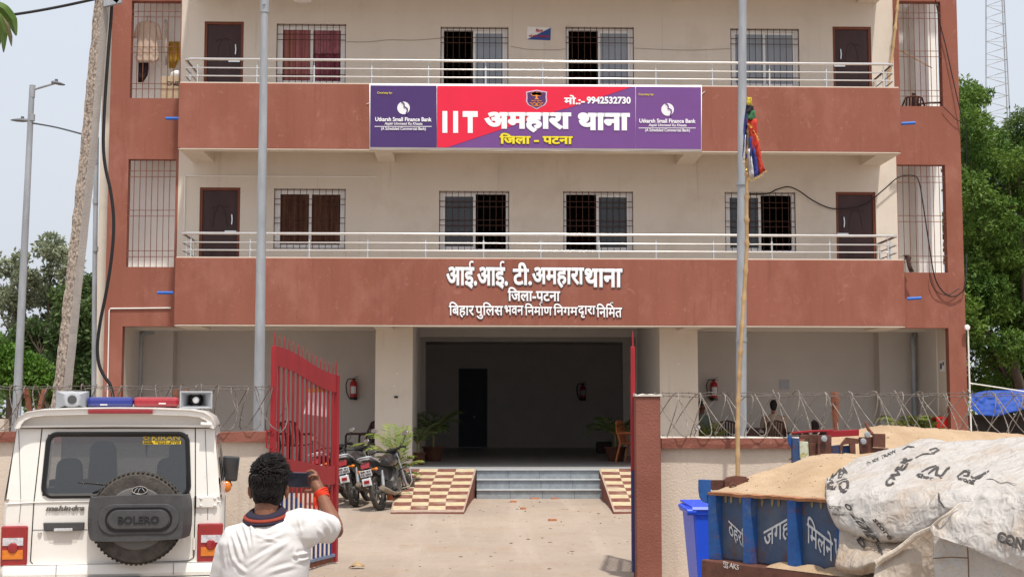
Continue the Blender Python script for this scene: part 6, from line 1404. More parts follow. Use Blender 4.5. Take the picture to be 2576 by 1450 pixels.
# ------------------------------------------------------------------ motorcycles
M['bikeblack'] = mat('bike_black', (.018,.018,.020), .25, .15, 10, spec=.5, coat=.5)
M['engine'] = mat('engine_grey', (.13,.125,.12), .45, .3, 20, metal=.5)
M['dustym'] = mat('dusty_metal', (.26,.215,.17), .7, .3, 14, metal=.2)
M['amber'] = mat('indicator_amber', (.75,.20,.02), .2, .2, 20, coat=.5)
M['plate'] = mat('number_plate', (.68,.69,.71), .5, .05, 10)
def make_bike(loc, rz, lean, lab):
    t = thing('motorcycle', lab, 'motorcycle', loc, group='motorcycles parked in the yard', rot=(0, lean, rz)); k = dict(parent=t, local=True)
    def wheel(y, nm, steer=0):
        w = MB(); prof = [(.235,-.035),(.275,-.045),(.302,-.028),(.306,0),(.302,.028),(.275,.045),(.235,.035)]
        R3 = Matrix.Rotation(steer, 3, 'Z'); w.lathe(prof, (0,0,0), 'X', 28); w.v = [tuple(R3 @ Vector(v)+Vector((0,y,.306))) for v in w.v]; o = w.build(nm, M['tyre'], smooth=True, **k)
        w = MB(); w.lathe([(.238,-.03),(.225,-.03),(.225,.03),(.238,.03)], (0,0,0), 'X', 28); w.cyl((-.06,0,0),(.06,0,0),.045,n=12)
        for i in range(5): a = 2*math.pi*i/5; w.bar((0,.03*math.cos(a),.03*math.sin(a)), (0,.23*math.cos(a+.2),.23*math.sin(a+.2)), .03, .018, (1,0,0))
        w.v = [tuple(R3 @ Vector(v)+Vector((0,y,.306))) for v in w.v]; w.build('rim', M['engine'], o, local=True)
    wheel(0, 'rear_wheel'); wheel(1.27, 'front_wheel', -.35)
    m = MB(); m.tube([(.0,.12,.42),(0,.35,.62),(0,.75,.72),(0,1.02,.86)], .03, 8); m.tube([(0,.35,.6),(0,.45,.3),(0,.85,.28),(0,1.0,.80)], .025, 8); m.tube([(.09,0,.306),(.09,.42,.34)], .022, 8); m.tube([(-.09,0,.306),(-.09,.42,.34)], .028, 8); m.build('frame', M['bikeblack'], smooth=True, **k)
    m = MB(); m.obox((0,.66,.36), (.13,0,0), (0,.20,0), (0,0,.11)); m.cyl((0,.72,.42),(0,.92,.62),.085,n=14)
    for i in range(6): c = Vector((0,.75+.028*i,.46+.028*i)); m.lathe([(0,0),(.115,0),(.115,.008),(0,.008)], c, 'Y', 14)
    m.cyl((-.16,.6,.34),(.16,.6,.34),.09,n=16); m.build('engine', M['engine'], bevel=.01, **k)
    rows = []
    for y, w, z0, z1 in ((.50,.10,.74,.84),(.58,.15,.70,.90),(.75,.17,.68,.95),(.92,.15,.72,.95),(1.02,.07,.78,.90)):
        rows.append([(w*math.cos(a)*(1 if math.sin(a) < .3 else .86), y, (z0+z1)/2+(z1-z0)/2*math.sin(a)) for a in [2*math.pi*i/14 for i in range(14)]])
    m = MB(); m.grid(rows, True); m.add(rows[0], [tuple(range(14))]); m.add(rows[-1], [tuple(range(14))]); m.build('tank', M['bikeblack'], smooth=True, **k)
    rows = []
    for y, w, z in ((-.20,.09,.83),(-.1,.125,.835),(.15,.135,.80),(.35,.12,.78),(.55,.09,.80)): rows.append([(-w,y,z-.07),(-w*1.02,y,z-.02),(-w*.8,y,z+.015),(0,y,z+.022),(w*.8,y,z+.015),(w*1.02,y,z-.02),(w,y,z-.07)])
    m = MB(); m.grid(rows); m.add(rows[0], [tuple(range(7))]); m.build('seat', M['black'], smooth=True, **k)
    rows = []
    for y, w, z, h in ((-.30,.055,.78,.05),(-.18,.085,.74,.08),(.05,.115,.68,.11),(.35,.12,.60,.13)): rows.append([(-w,y,z+h*.6),(-w*1.05,y,z),(-w*.8,y,z-h),(w*.8,y,z-h),(w*1.05,y,z),(w,y,z+h*.6)])
    m = MB(); m.grid(rows, True); m.add(rows[0], [tuple(range(6))]); m.build('tail_cowl', M['bikeblack'], smooth=True, **k)
    m = MB(); m.obox((0,-.325,.775), (.075,0,0), (0,.035,.01), (0,.012,.042)); m.build('tail_lamp', M['lred'], bevel=.01, **k)
    m = MB(); m.tube([(-.13,.02,.80),(-.14,-.15,.84),(-.12,-.33,.90),(-.06,-.38,.905),(.06,-.38,.905),(.12,-.33,.90),(.14,-.15,.84),(.13,.02,.80)], .016, 8); m.tube([(-.10,-.30,.87),(0,-.34,.875),(.10,-.30,.87)], .012, 8); m.build('grab_rail', M['galv'], smooth=True, **k)
    m = MB(); m.obox((0,-.365,.645), (.105,0,0), (0,.004,.001), (0,-.012,.052)); po = m.build('number_plate', M['plate'], bevel=.004, **k)
    m = MB(); put_text(m, 'BR 01', (-.085,-.374,.652), (.17,0,0), (0,-.009,.034), .03, depth=.002); put_text(m, 'CZ 6662', (-.09,-.366,.606), (.18,0,0), (0,-.009,.034), .03, depth=.002); m.build('plate_lettering', M['black'], po, local=True)
    rows = [[(-.07,.02,.66),(.07,.02,.66)],[(-.08,-.20,.66),(.08,-.20,.66)],[(-.085,-.34,.58),(.085,-.34,.58)],[(-.075,-.39,.42),(.075,-.39,.42)]]
    m = MB(); m.grid(rows); mu = m.build('rear_mudguard', M['bikeblack'], smooth=True, solid=.012, **k)
    m = MB(); m.obox((0,-.40,.50), (.045,0,0), (0,.008,0), (0,0,.026)); m.build('reflector', M['lred'], mu, local=True); m = MB(); m.obox((0,-.388,.49), (.08,0,0), (0,.006,0), (0,-.006,.07)); m.build('flap', M['plate'], mu, bevel=.006, local=True)
    for s in (-1, 1):
        m = MB(); m.ball((s*.155,-.27,.69), 1, 10, (.035,.035,.026)); m.tube([(s*.06,-.25,.70),(s*.14,-.265,.69)], .012, 6); m.build('indicator', M['amber'], smooth=True, **k)
        m = MB(); m.tube([(s*.115,.02,.33),(s*.115,.10,.66)], [.022,.020], 10)
        m.tube([(s*.115,.03,.40),(s*.115,.075,.56)], .030, 10); m.build('shock_absorber', M['galv'], smooth=True, **k)
        m = MB(); m.tube([(s*.08,1.27,.306),(s*.08,1.10,.75),(s*.075,1.05,.93)], [.026,.026,.022], 10); m.build('fork', M['galv'], smooth=True, **k)
        m = MB(); m.tube([(s*.20,.95,1.02),(s*.30,.93,1.10),(s*.36,.90,1.20)], .007, 6); m.ball((s*.37,.89,1.235), 1, 12, (.065,.018,.045)); mi_ = m.build('mirror', M['bikeblack'], smooth=True, **k)
        m = MB(); m.lathe([(0,-.004),(.9,-.004),(1,.003)], (0,0,0), 'Y', 16); m.v = [(s*.37+v[0]*.057, .873+v[1], 1.235+v[2]*.038) for v in m.v]; m.build('mirror_glass', M['chrome'], mi_, local=True)
    m = MB(); m.tube([(-.33,.86,1.0),(-.25,.95,1.02),(-.08,1.02,.99),(.08,1.02,.99),(.25,.95,1.02),(.33,.86,1.0)], .014, 8); m.tube([(-.34,.84,.998),(-.26,.94,1.018)], .02, 8); m.tube([(.34,.84,.998),(.26,.94,1.018)], .02, 8); m.build('handlebar', M['black'], smooth=True, **k)
    m = MB(); m.ball((0,1.15,.90), 1, 14, (.10,.09,.11)); m.obox((0,1.08,1.0),(.09,0,0),(0,.04,.01),(0,0,.03)); m.build('headlamp', M['bikeblack'], smooth=True, **k)
    m = MB(); rows = [[(-.055,1.27+.33*math.cos(a),.306+.335*math.sin(a)),(0,1.27+.34*math.cos(a),.306+.35*math.sin(a)),(.055,1.27+.33*math.cos(a),.306+.335*math.sin(a))] for a in [rad(20+14*i) for i in range(9)]]; m.grid(rows); m.build('front_mudguard', M['bikeblack'], smooth=True, solid=.008, **k)
    m = MB(); m.tube([(.13,.75,.25),(.15,.4,.24),(.17,.05,.30),(.175,-.22,.36)], [.022,.03,.046,.048], 12); m.cyl((.175,-.222,.36),(.175,-.24,.363),.034,.03,12); m.build('exhaust', M['dustym'], smooth=True, **k)
    m = MB(); m.tube([(.02,.98,.62),(.26,.98,.66),(.31,.95,.58),(.31,.93,.40),(.26,.92,.33),(.05,.92,.32)], .014, 8); m.tube([(-.02,.98,.62),(-.26,.98,.66),(-.31,.95,.58),(-.31,.93,.40),(-.26,.92,.33),(-.05,.92,.32)], .014, 8); m.build('crash_guard', M['chrome'], smooth=True, **k)
    m = MB(); m.tube([(-.08,.45,.28),(-.20,.40,.05)], .014, 6); m.obox((-.205,.40,.042),(.04,0,0),(0,.03,0),(0,0,.008)); m.tube([(-.22,.42,.3),(.22,.42,.3)], .016, 6); m.tube([(.2,.2,.33),(.24,.18,.33)], .02, 6); m.build('side_stand', M['bikeblack'], **k)
    return t
bk = make_bike((-1.50, 23.9, gz(23.9)), rad(-17), rad(-12), 'dusty black motorcycle nearest the left ramp, seen from behind')
dup(bk, (-1.97, 24.5, gz(24.5)), rad(-9), 'black motorcycle in the middle behind the nearest one')
dup(bk, (-2.45, 25.0, gz(25.0)), rad(-12), 'motorcycle half hidden by the open red gate')
dup(bk, (4.35, 23.3, gz(23.3)), rad(35), 'motorcycle hidden behind the right wall with only a mirror showing', 1.1)
# ------------------------------------------------------------------ potted plants
M['palm'] = mat('palm_green', (.085,.15,.025), .55, .35, 4, col2=(.21,.24,.05)); M['palmdark'] = mat('palm_dark', (.075,.13,.03), .5, .35, 6, col2=(.11,.17,.05))
M['stem'] = mat('palm_stem', (.24,.20,.07), .6, .2, 9); M['terra'] = mat('terracotta', (.36,.11,.05), .85, .2, 8, .2, 40)
M['potshade'] = mat('pot_clay_shaded', (.10,.04,.025), .85, .2, 8)  # clay colour darkened to paint the dimness of the hall
def frond(mb, base, az, elev, L_, droop, n=13, lw=.022, ll=.26, seed=0, ms=None):
    r = random.Random(seed); p = Vector(base); d = Vector((math.cos(az)*math.cos(elev), math.sin(az)*math.cos(elev), math.sin(elev))); pts = [p.copy()]; st_ = L_/n
    for i in range(n): d = (d+Vector((0,0,-droop/n*(.4+1.2*i/n)))).normalized(); p = p+d*st_; pts.append(p.copy())
    ms.tube(pts, [.009*(1-i/(n+1))+.002 for i in range(n+1)], 5)
    for i in range(3, n+1):
        f = i/n; t_ = (pts[i]-pts[i-1]).normalized(); side = t_.cross(Vector((0,0,1))); side = side.normalized() if side.length > .05 else Vector((1,0,0)); up = side.cross(t_); ln = ll*(.5+.9*math.sin(math.pi*min(f*.85+.08, 1)))
        for s in (-1, 1):
            for q in (0, .5):
                a = pts[i-1].lerp(pts[i], q); e = a+(side*s*.75+t_*.75+up*.18+Vector((0,0,-.30-.25*r.random()))).normalized()*ln*r.uniform(.8,1.1); m_ = a.lerp(e,.45)+up*.015; w = t_.cross((e-a).normalized()).cross((e-a).normalized()).normalized()*lw*.5
                mb.add([a, m_+w, e, m_-w], [(0,1,2,3)])
def palm(loc, lab, fr, pot=.20, ph=.30, trunk=((0,0,0),(0,0,.3)), m='palm', ll=.26, lw=.022):
    t = thing('potted_palm', lab, 'potted plant', loc, 0, 'potted palms by the entrance'); B0 = Vector(loc)
    q = MB(); q.lathe([(0,.01),(pot*.68,.0),(pot*.95,ph*.9),(pot*1.08,ph*.9),(pot*1.08,ph),(pot*.9,ph),(pot*.85,ph*.85),(0,ph*.85)], B0, 'Z', 22); q.build('pot', M['terra'] if m == 'palm' else M['potshade'], t, smooth=True)
    st_ = MB(); lv = MB(); st_.tube([B0+Vector(p)+Vector((0,0,ph*.8)) for p in trunk], [.026-.004*i for i in range(len(trunk))], 8)
    for i, (b, az, el, L_, dr) in enumerate(fr): frond(lv, B0+Vector(b)+Vector((0,0,ph*.8)), rad(az), rad(el), L_, dr, seed=i, ms=st_, ll=ll, lw=lw)
    st_.build('stem', M['stem'], t, smooth=True); lv.build('fronds', M[m], t)
palm((-1.37, 25.9, gz(25.9)), 'leafy green palm in a clay pot between the motorcycles and the left ramp', [((.02,0,.30),35,72,.72,.5),((-.02,0,.55),150,62,.75,1.6),((-.02,0,.5),175,45,.95,1.5),((0,0,.45),60,68,.75,.7),((0,0,.2),10,48,.55,.9),((0,0,.25),-40,60,.6,1.5),((-.02,0,.45),200,55,.7,1.9),((0,0,.15),-10,35,.45,1.0),((-.02,0,.6),110,75,.62,1.4),((0,0,.3),230,60,.5,1.6)], .2, .30, ((0,0,0),(.01,0,.25),(-.02,0,.5),(-.05,0,.75)), ll=.20, lw=.028)
palm((W(1090,1100,31.4).x, 31.4, FLOOR), 'dark potted palm inside the entrance at left', [((0,0,.3),a,62-8*(i%3),.85,1.3+.25*(i%3)) for i, a in enumerate(range(0,360,36))], .24, .32, ((0,0,0),(0,0,.35)), 'palmdark')
palm((W(1052,1100,29.2).x, 29.2, FLOOR), 'slim dark potted plant at the left edge of the entrance', [((0,0,.2),a,66-8*(i%3),.62,1.2) for i, a in enumerate(range(20,380,60))], .16, .25, ((0,0,0),(0,0,.25)), 'palmdark', .16)
palm((W(1548,1100,31.2).x, 31.2, FLOOR), 'dark potted palm inside the entrance beside the orange chair', [((0,0,.3),a,58-8*(i%3),.75,1.3+.2*(i%3)) for i, a in enumerate(range(10,370,36))], .24, .32, ((0,0,0),(0,0,.3)), 'palmdark')
palm((W(1788,1100,29.0).x, 29.0, FLOOR), 'bright bushy potted palm on the right verandah below the extinguisher', [((0,0,.05),a,72-9*(i%3),.62,1.0+.3*(i%3)) for i, a in enumerate(range(0,360,24))], .2, .34, ((0,0,0),(0,0,.1)), 'palm', .16, .014)
palm((W(2275,1100,28.9).x, 28.9, FLOOR+.3), 'feathery potted palm at the right end of the verandah', [((0,0,.2),a,50-6*(i%3),.62,1.2) for i, a in enumerate(range(0,360,45))], .2, .3, ((0,0,0),(0,0,.2)), 'palm', .2)
palm((W(2328,1100,28.8).x, 28.8, FLOOR+.3), 'strappy potted plant beside the red bin', [((0,0,.0),a,70-12*(i%3),.55,1.1) for i, a in enumerate(range(0,360,22))], .2, .3, ((0,0,0),(0,0,.1)), 'palm', .10, .03)
for x, y in ((2275,28.9),(2328,28.8)): pass
t = thing('planter_ledge', 'low brick ledge carrying the plants at the right end of the verandah', 'ledge', (W(2310,1100,28.8).x, 28.85, FLOOR)); xx = W(2310,1100,28.8).x
MB().box(xx-.6, xx+.62, 28.66, 29.08, FLOOR, FLOOR+.298).build('ledge', M['brown2'], t)
t = thing('red_bin', 'bright red plastic bin at the right end of the verandah', 'bin', (W(2367,1100,28.75).x, 28.75, FLOOR+.3)); xx = W(2367,1100,28.75).x; zz = W(2367,1048,28.75).z
M['binred'] = mat('bin_red', (.55,.02,.015), .35, .08, 4)
m = MB(); P0 = [(xx-.09,28.64,FLOOR+.299),(xx+.09,28.64,FLOOR+.299),(xx+.09,28.9,FLOOR+.299),(xx-.09,28.9,FLOOR+.299)]; P1 = [(xx-.135,28.6,zz),(xx+.135,28.6,zz),(xx+.135,28.95,zz),(xx-.135,28.95,zz)]; m.grid([P0,P1],True); m.add(P0,[(0,1,2,3)]); m.build('bin_body', M['binred'], t, solid=.01)
m = MB(); m.box(xx-.145,xx+.145,28.59,28.605,zz-.03,zz+.005); m.box(xx-.145,xx+.145,28.945,28.96,zz-.03,zz+.005); m.box(xx-.145,xx-.13,28.606,28.944,zz-.03,zz+.005); m.box(xx+.13,xx+.145,28.606,28.944,zz-.03,zz+.005); m.build('rim', M['binred'], t)
# ------------------------------------------------------------------ chairs, people, extinguishers
def make_chair(loc, rz, m, lab, group=None):
    t = thing('plastic_armchair', lab, 'chair', loc, rz, group); k = dict(parent=t, local=True)
    q = MB(); q.grid([[(-.24,-.22,.42),(0,-.24,.40),(.24,-.22,.42)],[(-.24,0,.41),(0,0,.39),(.24,0,.41)],[(-.22,.2,.40),(0,.2,.39),(.22,.2,.40)]]); q.build('seat', m, smooth=True, solid=.02, **k)
    q = MB(); q.tube([(-.22,.2,.40),(-.24,.28,.68),(-.17,.32,.86),(0,.335,.90),(.17,.32,.86),(.24,.28,.68),(.22,.2,.40)], .020, 8)
    for i in range(6): x = -.15+.06*i; q.bar((x*.9,.21,.41),(x,.325,.87),.034,.012,(0,1,0))
    q.build('backrest', m, **k)
    for s in (-1, 1):
        q = MB(); q.tube([(s*.25,.27,.62),(s*.28,.05,.635),(s*.275,-.2,.63),(s*.26,-.24,.58)], .022, 8); q.build('armrest', m, smooth=True, **k)
        q = MB(); q.tube([(s*.26,-.24,.60),(s*.25,-.25,.3),(s*.27,-.29,.0)], [.022,.024,.022], 8); q.build('leg', m, smooth=True, **k); q = MB(); q.tube([(s*.22,.2,.42),(s*.25,.30,.0)], [.025,.022], 8); q.build('leg', m, smooth=True, **k)
    return t
M['chbrown'] = mat('chair_dark_brown', (.045,.016,.014), .4, .1, 6); M['chorange'] = mat('chair_orange', (.55,.17,.06), .45, .1, 6)
c1 = make_chair((W(912,1100,29.3).x, 29.3, FLOOR), rad(-118), M['chbrown'], 'dark brown plastic armchair beside the left pillar behind the motorcycles')
make_chair((W(1592,1100,30.6).x, 30.6, FLOOR), rad(60), M['chorange'], 'orange plastic armchair half hidden by the right gate leaf')
dup(c1, (W(1940,1100,29.35).x, 29.35, FLOOR), rad(180+8), 'dark brown armchair with the seated man on it')
dup(c1, (W(1999,1100,30.0).x, 30.0, FLOOR), rad(95), 'dark armchair turned sideways right of the seated man')
dup(c1, (W(2086,1100,30.2).x, 30.2, FLOOR), rad(95), 'dark armchair alone against the right verandah wall')
dup(c1, (W(1829,1100,29.9).x, 29.9, FLOOR), rad(170), 'dark armchair behind the bushy palm on the right verandah')
dup(c1, (W(2287,262,28.85).x, 28.85, W(2287,250,28.85).z-.90), rad(180), 'dark brown armchair behind the top right grille')
dup(c1, (W(2338,262,28.85).x, 28.85, W(2332,232,28.85).z-.92), rad(80), 'second dark brown armchair sideways behind the top right grille')
dup(c1, (W(742,1100,28.95).x, 28.95, FLOOR), rad(160), 'dark brown armchair seen through the bars of the left gate')
t = thing('desk', 'dark desk on the right verandah beside the seated man', 'desk', (W(1893,1100,29.2).x, 29.2, FLOOR)); xx = W(1893,1100,29.2).x
MB().box(xx-.30,xx+.12,28.95,29.5,FLOOR+.72,FLOOR+.76).build('top', M['chbrown'], t); MB().box(xx-.28,xx+.10,28.98,29.0,FLOOR,FLOOR+.719).build('modesty_panel', M['chbrown'], t)
def seated(loc, rz, lab, shirt, trou):
    t = thing('person', lab, 'person', loc, rz); b0 = MB(); b0.ball((0,0,1.20), 1, 14, (.075,.09,.11)); b0.tube([(0,.02,1.0),(0,.01,1.12)], .055, 12); b0.ball((0,-.085,1.18), 1, 8, (.014,.02,.02))
    for s in (-1,1): b0.ball((s*.076,0,1.19),1,8,(.012,.02,.03)); b0.tube([(s*.20,.03,.96),(s*.24,-.02,.72),(s*.18,-.24,.66),(s*.16,-.30,.66)], [.045,.042,.034,.03], 10); b0.tube([(s*.10,0,.45),(s*.12,-.40,.47),(s*.12,-.42,.06)], [.075,.06,.04], 10); b0.ball((s*.12,-.46,.045),1,8,(.045,.12,.045)); b0.ball((s*.15,-.33,.655),1,8,(.035,.05,.02))
    loft(b0, [((0,.02,.42),(.17,0,0),(0,.12,0)),((0,.04,.62),(.165,0,0),(0,.115,0)),((0,.04,.85),(.19,0,0),(0,.12,0)),((0,.03,.98),(.12,0,0),(0,.09,0)),((0,.02,1.02),(.06,0,0),(0,.06,0))])
    me = eval_mesh(b0, [('REMESH', dict(mode='VOXEL', voxel_size=.016)), ('SMOOTH', dict(factor=.5, iterations=3))]); me.transform(WM[t.name]); put_mesh('body', me, M['skin'], t)
    q = MB(); loft(q, [((0,.02,.43),(.19,0,0),(0,.14,0)),((0,.04,.65),(.185,0,0),(0,.135,0)),((0,.04,.86),(.21,0,0),(0,.14,0)),((0,.03,.97),(.15,0,0),(0,.11,0)),((0,.02,1.02),(.075,0,0),(0,.08,0))], 20)
    for s in (-1,1): q.tube([(s*.17,.03,.96),(s*.225,.0,.84),(s*.24,-.02,.74)], [.065,.062,.058], 12)
    q.build('shirt', shirt, smooth=True, parent=t, local=True)
    q = MB()
    for s in (-1,1): q.tube([(s*.08,.02,.46),(s*.12,-.42,.49),(s*.12,-.43,.12)], [.10,.08,.06], 12)
    q.build('trousers', trou, smooth=True, parent=t, local=True)
    q = MB(); q.ball((0,.015,1.225), 1, 16, (.086,.095,.10)); q.ball((0,.045,1.17), 1, 12, (.078,.06,.08)); q.build('hair', M['hair'], smooth=True, parent=t, local=True)
M['khaki'] = mat('khaki_cloth', (.36,.26,.19), .85, .1, 8)
seated((W(1948,1100,29.45).x, 29.45, FLOOR+.02), rad(180-15), 'man in a beige shirt seated on the right verandah with his back turned', M['khaki'], M['trouser'])
seated((W(1768,1100,30.2).x, 30.2, FLOOR+.02), rad(40), 'man in a grey shirt sitting in shade behind the bushy palm', mat('grey_shirt', (.16,.19,.17), .85, .1, 8), M['trouser'])
dup(c1, (W(1768,1100,30.2).x, 30.25, FLOOR), rad(40), 'dark armchair under the man in the grey shirt')
M['exred'] = mat('extinguisher_red', (.42,.015,.018), .3, .1, 6, coat=.3)
def make_ext(loc, lab):
    t = thing('fire_extinguisher', lab, 'fire extinguisher', loc, 0, 'wall mounted fire extinguishers'); k = dict(parent=t, local=True)
    q = MB(); q.lathe([(0,-.21),(.075,-.205),(.08,-.18),(.08,.13),(.065,.18),(.03,.205),(.026,.225),(0,.225)], (0,0,0), 'Z', 20); q.build('cylinder', M['exred'], smooth=True, **k)
    q = MB(); q.lathe([(.0815,-.21),(.0815,-.155)], (0,0,0), 'Z', 20); q.build('base_ring', M['black'], **k)
    q = MB(); q.grid([[(.0812*math.cos(a), .0812*math.sin(a), z) for a in [rad(-135+90*i/8) for i in range(9)]] for z in (-.08,.08)]); q.build('label_sheet', M['plate'], **k)
    q = MB(); q.obox((0,0,.235),(.028,0,0),(0,.02,0),(0,0,.018)); q.bar((-.01,0,.245),(.09,0,.30),.018,.01); q.bar((0,0,.235),(.10,0,.235),.018,.01); q.build('valve', M['black'], **k)
    q = MB(); q.tube([(-.02,0,.24),(-.12,-.01,.24),(-.165,-.01,.13),(-.15,-.01,-.05),(-.10,-.01,-.16),(-.085,-.01,-.19)], .012, 8); q.build('hose', M['black'], smooth=True, **k)
    q = MB(); q.obox((0,.085,.1),(.03,0,0),(0,.01,0),(0,0,.05)); q.build('wall_hook', M['galv'], **k); return t
q = W(889.5, 980, 30.89); e1 = make_ext((q.x, 30.885, q.z), 'red fire extinguisher on the left verandah wall between gate and pillar')
q = W(1796, 982, 30.89); dup(e1, (q.x, 30.885, q.z), 0, 'red fire extinguisher on the right verandah wall behind the razor wire')
q = W(1466, 987, 43.9); dup(e1, (q.x, 43.88, q.z), 0, 'fire extinguisher in the dark on the back wall of the hall', 1.15)
def poster(x0, y0, x1, y1, Y, lab, m='paper_white'):
    t = thing('paper_notice', lab, 'notice', W((x0+x1)/2, (y0+y1)/2, Y)); a, b, c, d = R(x0, y0, x1, y1, Y); MB().box(a, b, Y-.006, Y-.002, c, d).build('sheet', bpy.data.materials[m], t); return t, (a, b, c, d)
mat('paper_grey', (.46,.46,.50), .8, .15, 20)
poster(1961, 954, 1985, 978, 30.99, 'pale grey paper notice on the right verandah back wall', 'paper_grey')
t = thing('paper_notice', 'small printed poster on the inner face of the right corner column', 'notice', W(2366, 920, 28.8)); xx = xb1-.004; z0, z1 = W(2366, 933, 28.8).z, W(2366, 906, 28.8).z
MB().box(xx-.003, xx, 28.68, 28.98, z0, z1).build('sheet', bpy.data.materials['paper_white'], t); MB().box(xx-.006, xx-.0035, 28.84, 28.95, z0+.05, z1-.05).build('photo_print', M['navy'], t)
MB().box(xx-.006, xx-.0035, 28.71, 28.79, z1-.1, z1-.03).build('print', M['black'], t)
t = thing('low_box', 'small dark box on the hall floor by the right wall', 'box', (W(1519,1110,38).x, 38, FLOOR)); xx = W(1519,1110,38).x; MB().box(xx-.2, xx+.2, 37.8, 38.2, FLOOR, FLOOR+.3).build('box', M['chbrown'], t, bevel=.02)
# ------------------------------------------------------------------ washing and boxes behind the top left grille
Yc = Yw+.30
def cloth(name, pts, m, lab, cat, bulge=.04, Y=Yc, n=10):
    t = thing(name, lab, cat, W(pts[0][0]/4, pts[0][1]/4, Y)); L_ = [p for p in pts]; 
    rows = []
    for (xl, xr, y) in pts2[name+lab] if False else []: pass
    return t
def cloth_rows(name, rows, m, lab, cat, Y=Yc, bulge=.02, group=None):
    t = thing(name, lab, cat, W(rows[0][0]/4, rows[0][2]/4, Y), 0, group); g = MB(); G = []
    for i, (xl, xr, y) in enumerate(rows):
        G.append([W((xl+(xr-xl)*j/12)/4, y/4, Y)+Vector((0, -bulge*math.sin(math.pi*j/12)+.012*math.sin(j*1.9+i*.4), 0)) for j in range(13)])
    g.grid(G); g.build('cloth', m, t, smooth=True, solid=.008); return t
sh_t = cloth_rows('hanging_shirt', [(1440,1515,212),(1396,1566,230),(1374,1598,250),(1390,1580,330),(1384,1582,410),(1376,1588,500),(1364,1600,575),(1366,1600,600),(1392,1560,632)], M['khaki2'] if 'khaki2' in M else mat('shirt_beige', (.54,.42,.33), .85, .08, 8), 'beige uniform shirt hanging behind the top left grille', 'shirt')
for pts in ([(1374,1420,258),(1356,1402,320),(1346,1390,392)], [(1565,1602,258),(1580,1622,320),(1592,1640,408)]):
    g = MB(); g.grid([[W((a+(b-a)*j/5)/4, y/4, Yc)+Vector((0,-.03*math.sin(math.pi*j/5)-.03,0)) for j in range(6)] for a, b, y in pts]); g.build('sleeve', bpy.data.materials['shirt_beige'], sh_t, smooth=True, solid=.008)
q = MB(); q.tube([W(1480/4, 160/4, Yc), W(1485/4, 205/4, Yc)], .006, 5); q.build('hanger', M['iron'], sh_t)
cloth_rows('hanging_trousers', [(1392,1495,630),(1392,1495,700),(1390,1485,760),(1388,1440,830)], mat('cloth_dark', (.035,.022,.025), .85, .3, 20), 'dark checked trousers hanging under the beige shirt', 'trousers', Yc+.08, .02)
cloth_rows('hanging_shirt', [(1650,1680,200),(1630,1700,265),(1645,1690,300),(1655,1692,420),(1660,1690,560),(1665,1685,660)], mat('shirt_pale', (.55,.47,.40), .85, .08, 8), 'narrow pale shirt hanging right of the beige uniform shirt', 'shirt', Yc, .03)
cloth_rows('hanging_cloth', [(1700,1808,420),(1696,1810,500),(1696,1808,600),(1700,1760,690)], mat('cloth_mustard', (.36,.20,.02), .85, .3, 14), 'mustard yellow cloth hanging at the right of the top left grille', 'cloth', Yc+.1, .02)
t = thing('carton', 'printed cardboard carton with a white bundle on top behind the top left grille', 'carton', W(1715/4, 990/4, Yc+.1)); a, b, c, d = R(1620/4, 768/4, 1840/4, 1000/4, Yc); MB().box(a, b, Yc-.02, Yc+.3, c, d).build('box', mat('carton', (.52,.40,.27), .85, .08, 8), t)
tm = MB(); put_text(tm, 'OVEN', (a+.12, Yc-.022, d-.20), (.36,0,0), (0,0,.09), .02, depth=.002); put_text(tm, 'ROD', (a+.26, Yc-.022, c+.28), (.22,0,0), (0,0,.05), .05, depth=.002); tm.build('print', M['black'], t)
q = MB(); q.ball(((a+b)/2+.1, Yc+.1, d+.05), 1, 12, (.17,.12,.10)); q.build('bundle', M['white'], t, smooth=True)
t = thing('rag', 'dark brown rag hanging at the right end of the lower balcony', 'cloth', W(2285, 660, 28.2))
g = MB(); r = random.Random(2); g.grid([[W(x0+(x1-x0)*j/4, y, 28.25)+Vector((0, r.uniform(-.04,.0), 0)) for j in range(5)] for x0, x1, y in ((2272,2286,641),(2276,2292,648),(2280,2288,658),(2282,2291,668),(2286,2299,684))]); g.build('cloth', mat('rag_brown', (.07,.04,.035), .9, .3, 30), t, smooth=True, solid=.02)
# ------------------------------------------------------------------ trees and far things
def leafmat(name, c, c2, tr=.25):
    m = bpy.data.materials.new(name); m.use_nodes = True; n, l = m.node_tree.nodes, m.node_tree.links; b = n['Principled BSDF']; b.inputs['Roughness'].default_value = .55; b.inputs['Specular IOR Level'].default_value = .3
    tc = n.new('ShaderNodeTexCoord'); nz = n.new('ShaderNodeTexNoise'); nz.inputs['Scale'].default_value = 1.3; nz.inputs['Detail'].default_value = 6; l.new(tc.outputs['Object'], nz.inputs['Vector'])
    cr_ = n.new('ShaderNodeValToRGB'); cr_.color_ramp.elements[0].position = .33; cr_.color_ramp.elements[1].position = .68; cr_.color_ramp.elements[0].color = (*c, 1); cr_.color_ramp.elements[1].color = (*c2, 1); l.new(nz.outputs[0], cr_.inputs[0]); l.new(cr_.outputs[0], b.inputs['Base Color'])
    t = n.new('ShaderNodeBsdfTranslucent'); l.new(cr_.outputs[0], t.inputs[0]); mx = n.new('ShaderNodeMixShader'); mx.inputs[0].default_value = tr; l.new(b.outputs[0], mx.inputs[1]); l.new(t.outputs[0], mx.inputs[2]); l.new(mx.outputs[0], n['Material Output'].inputs[0]); return m
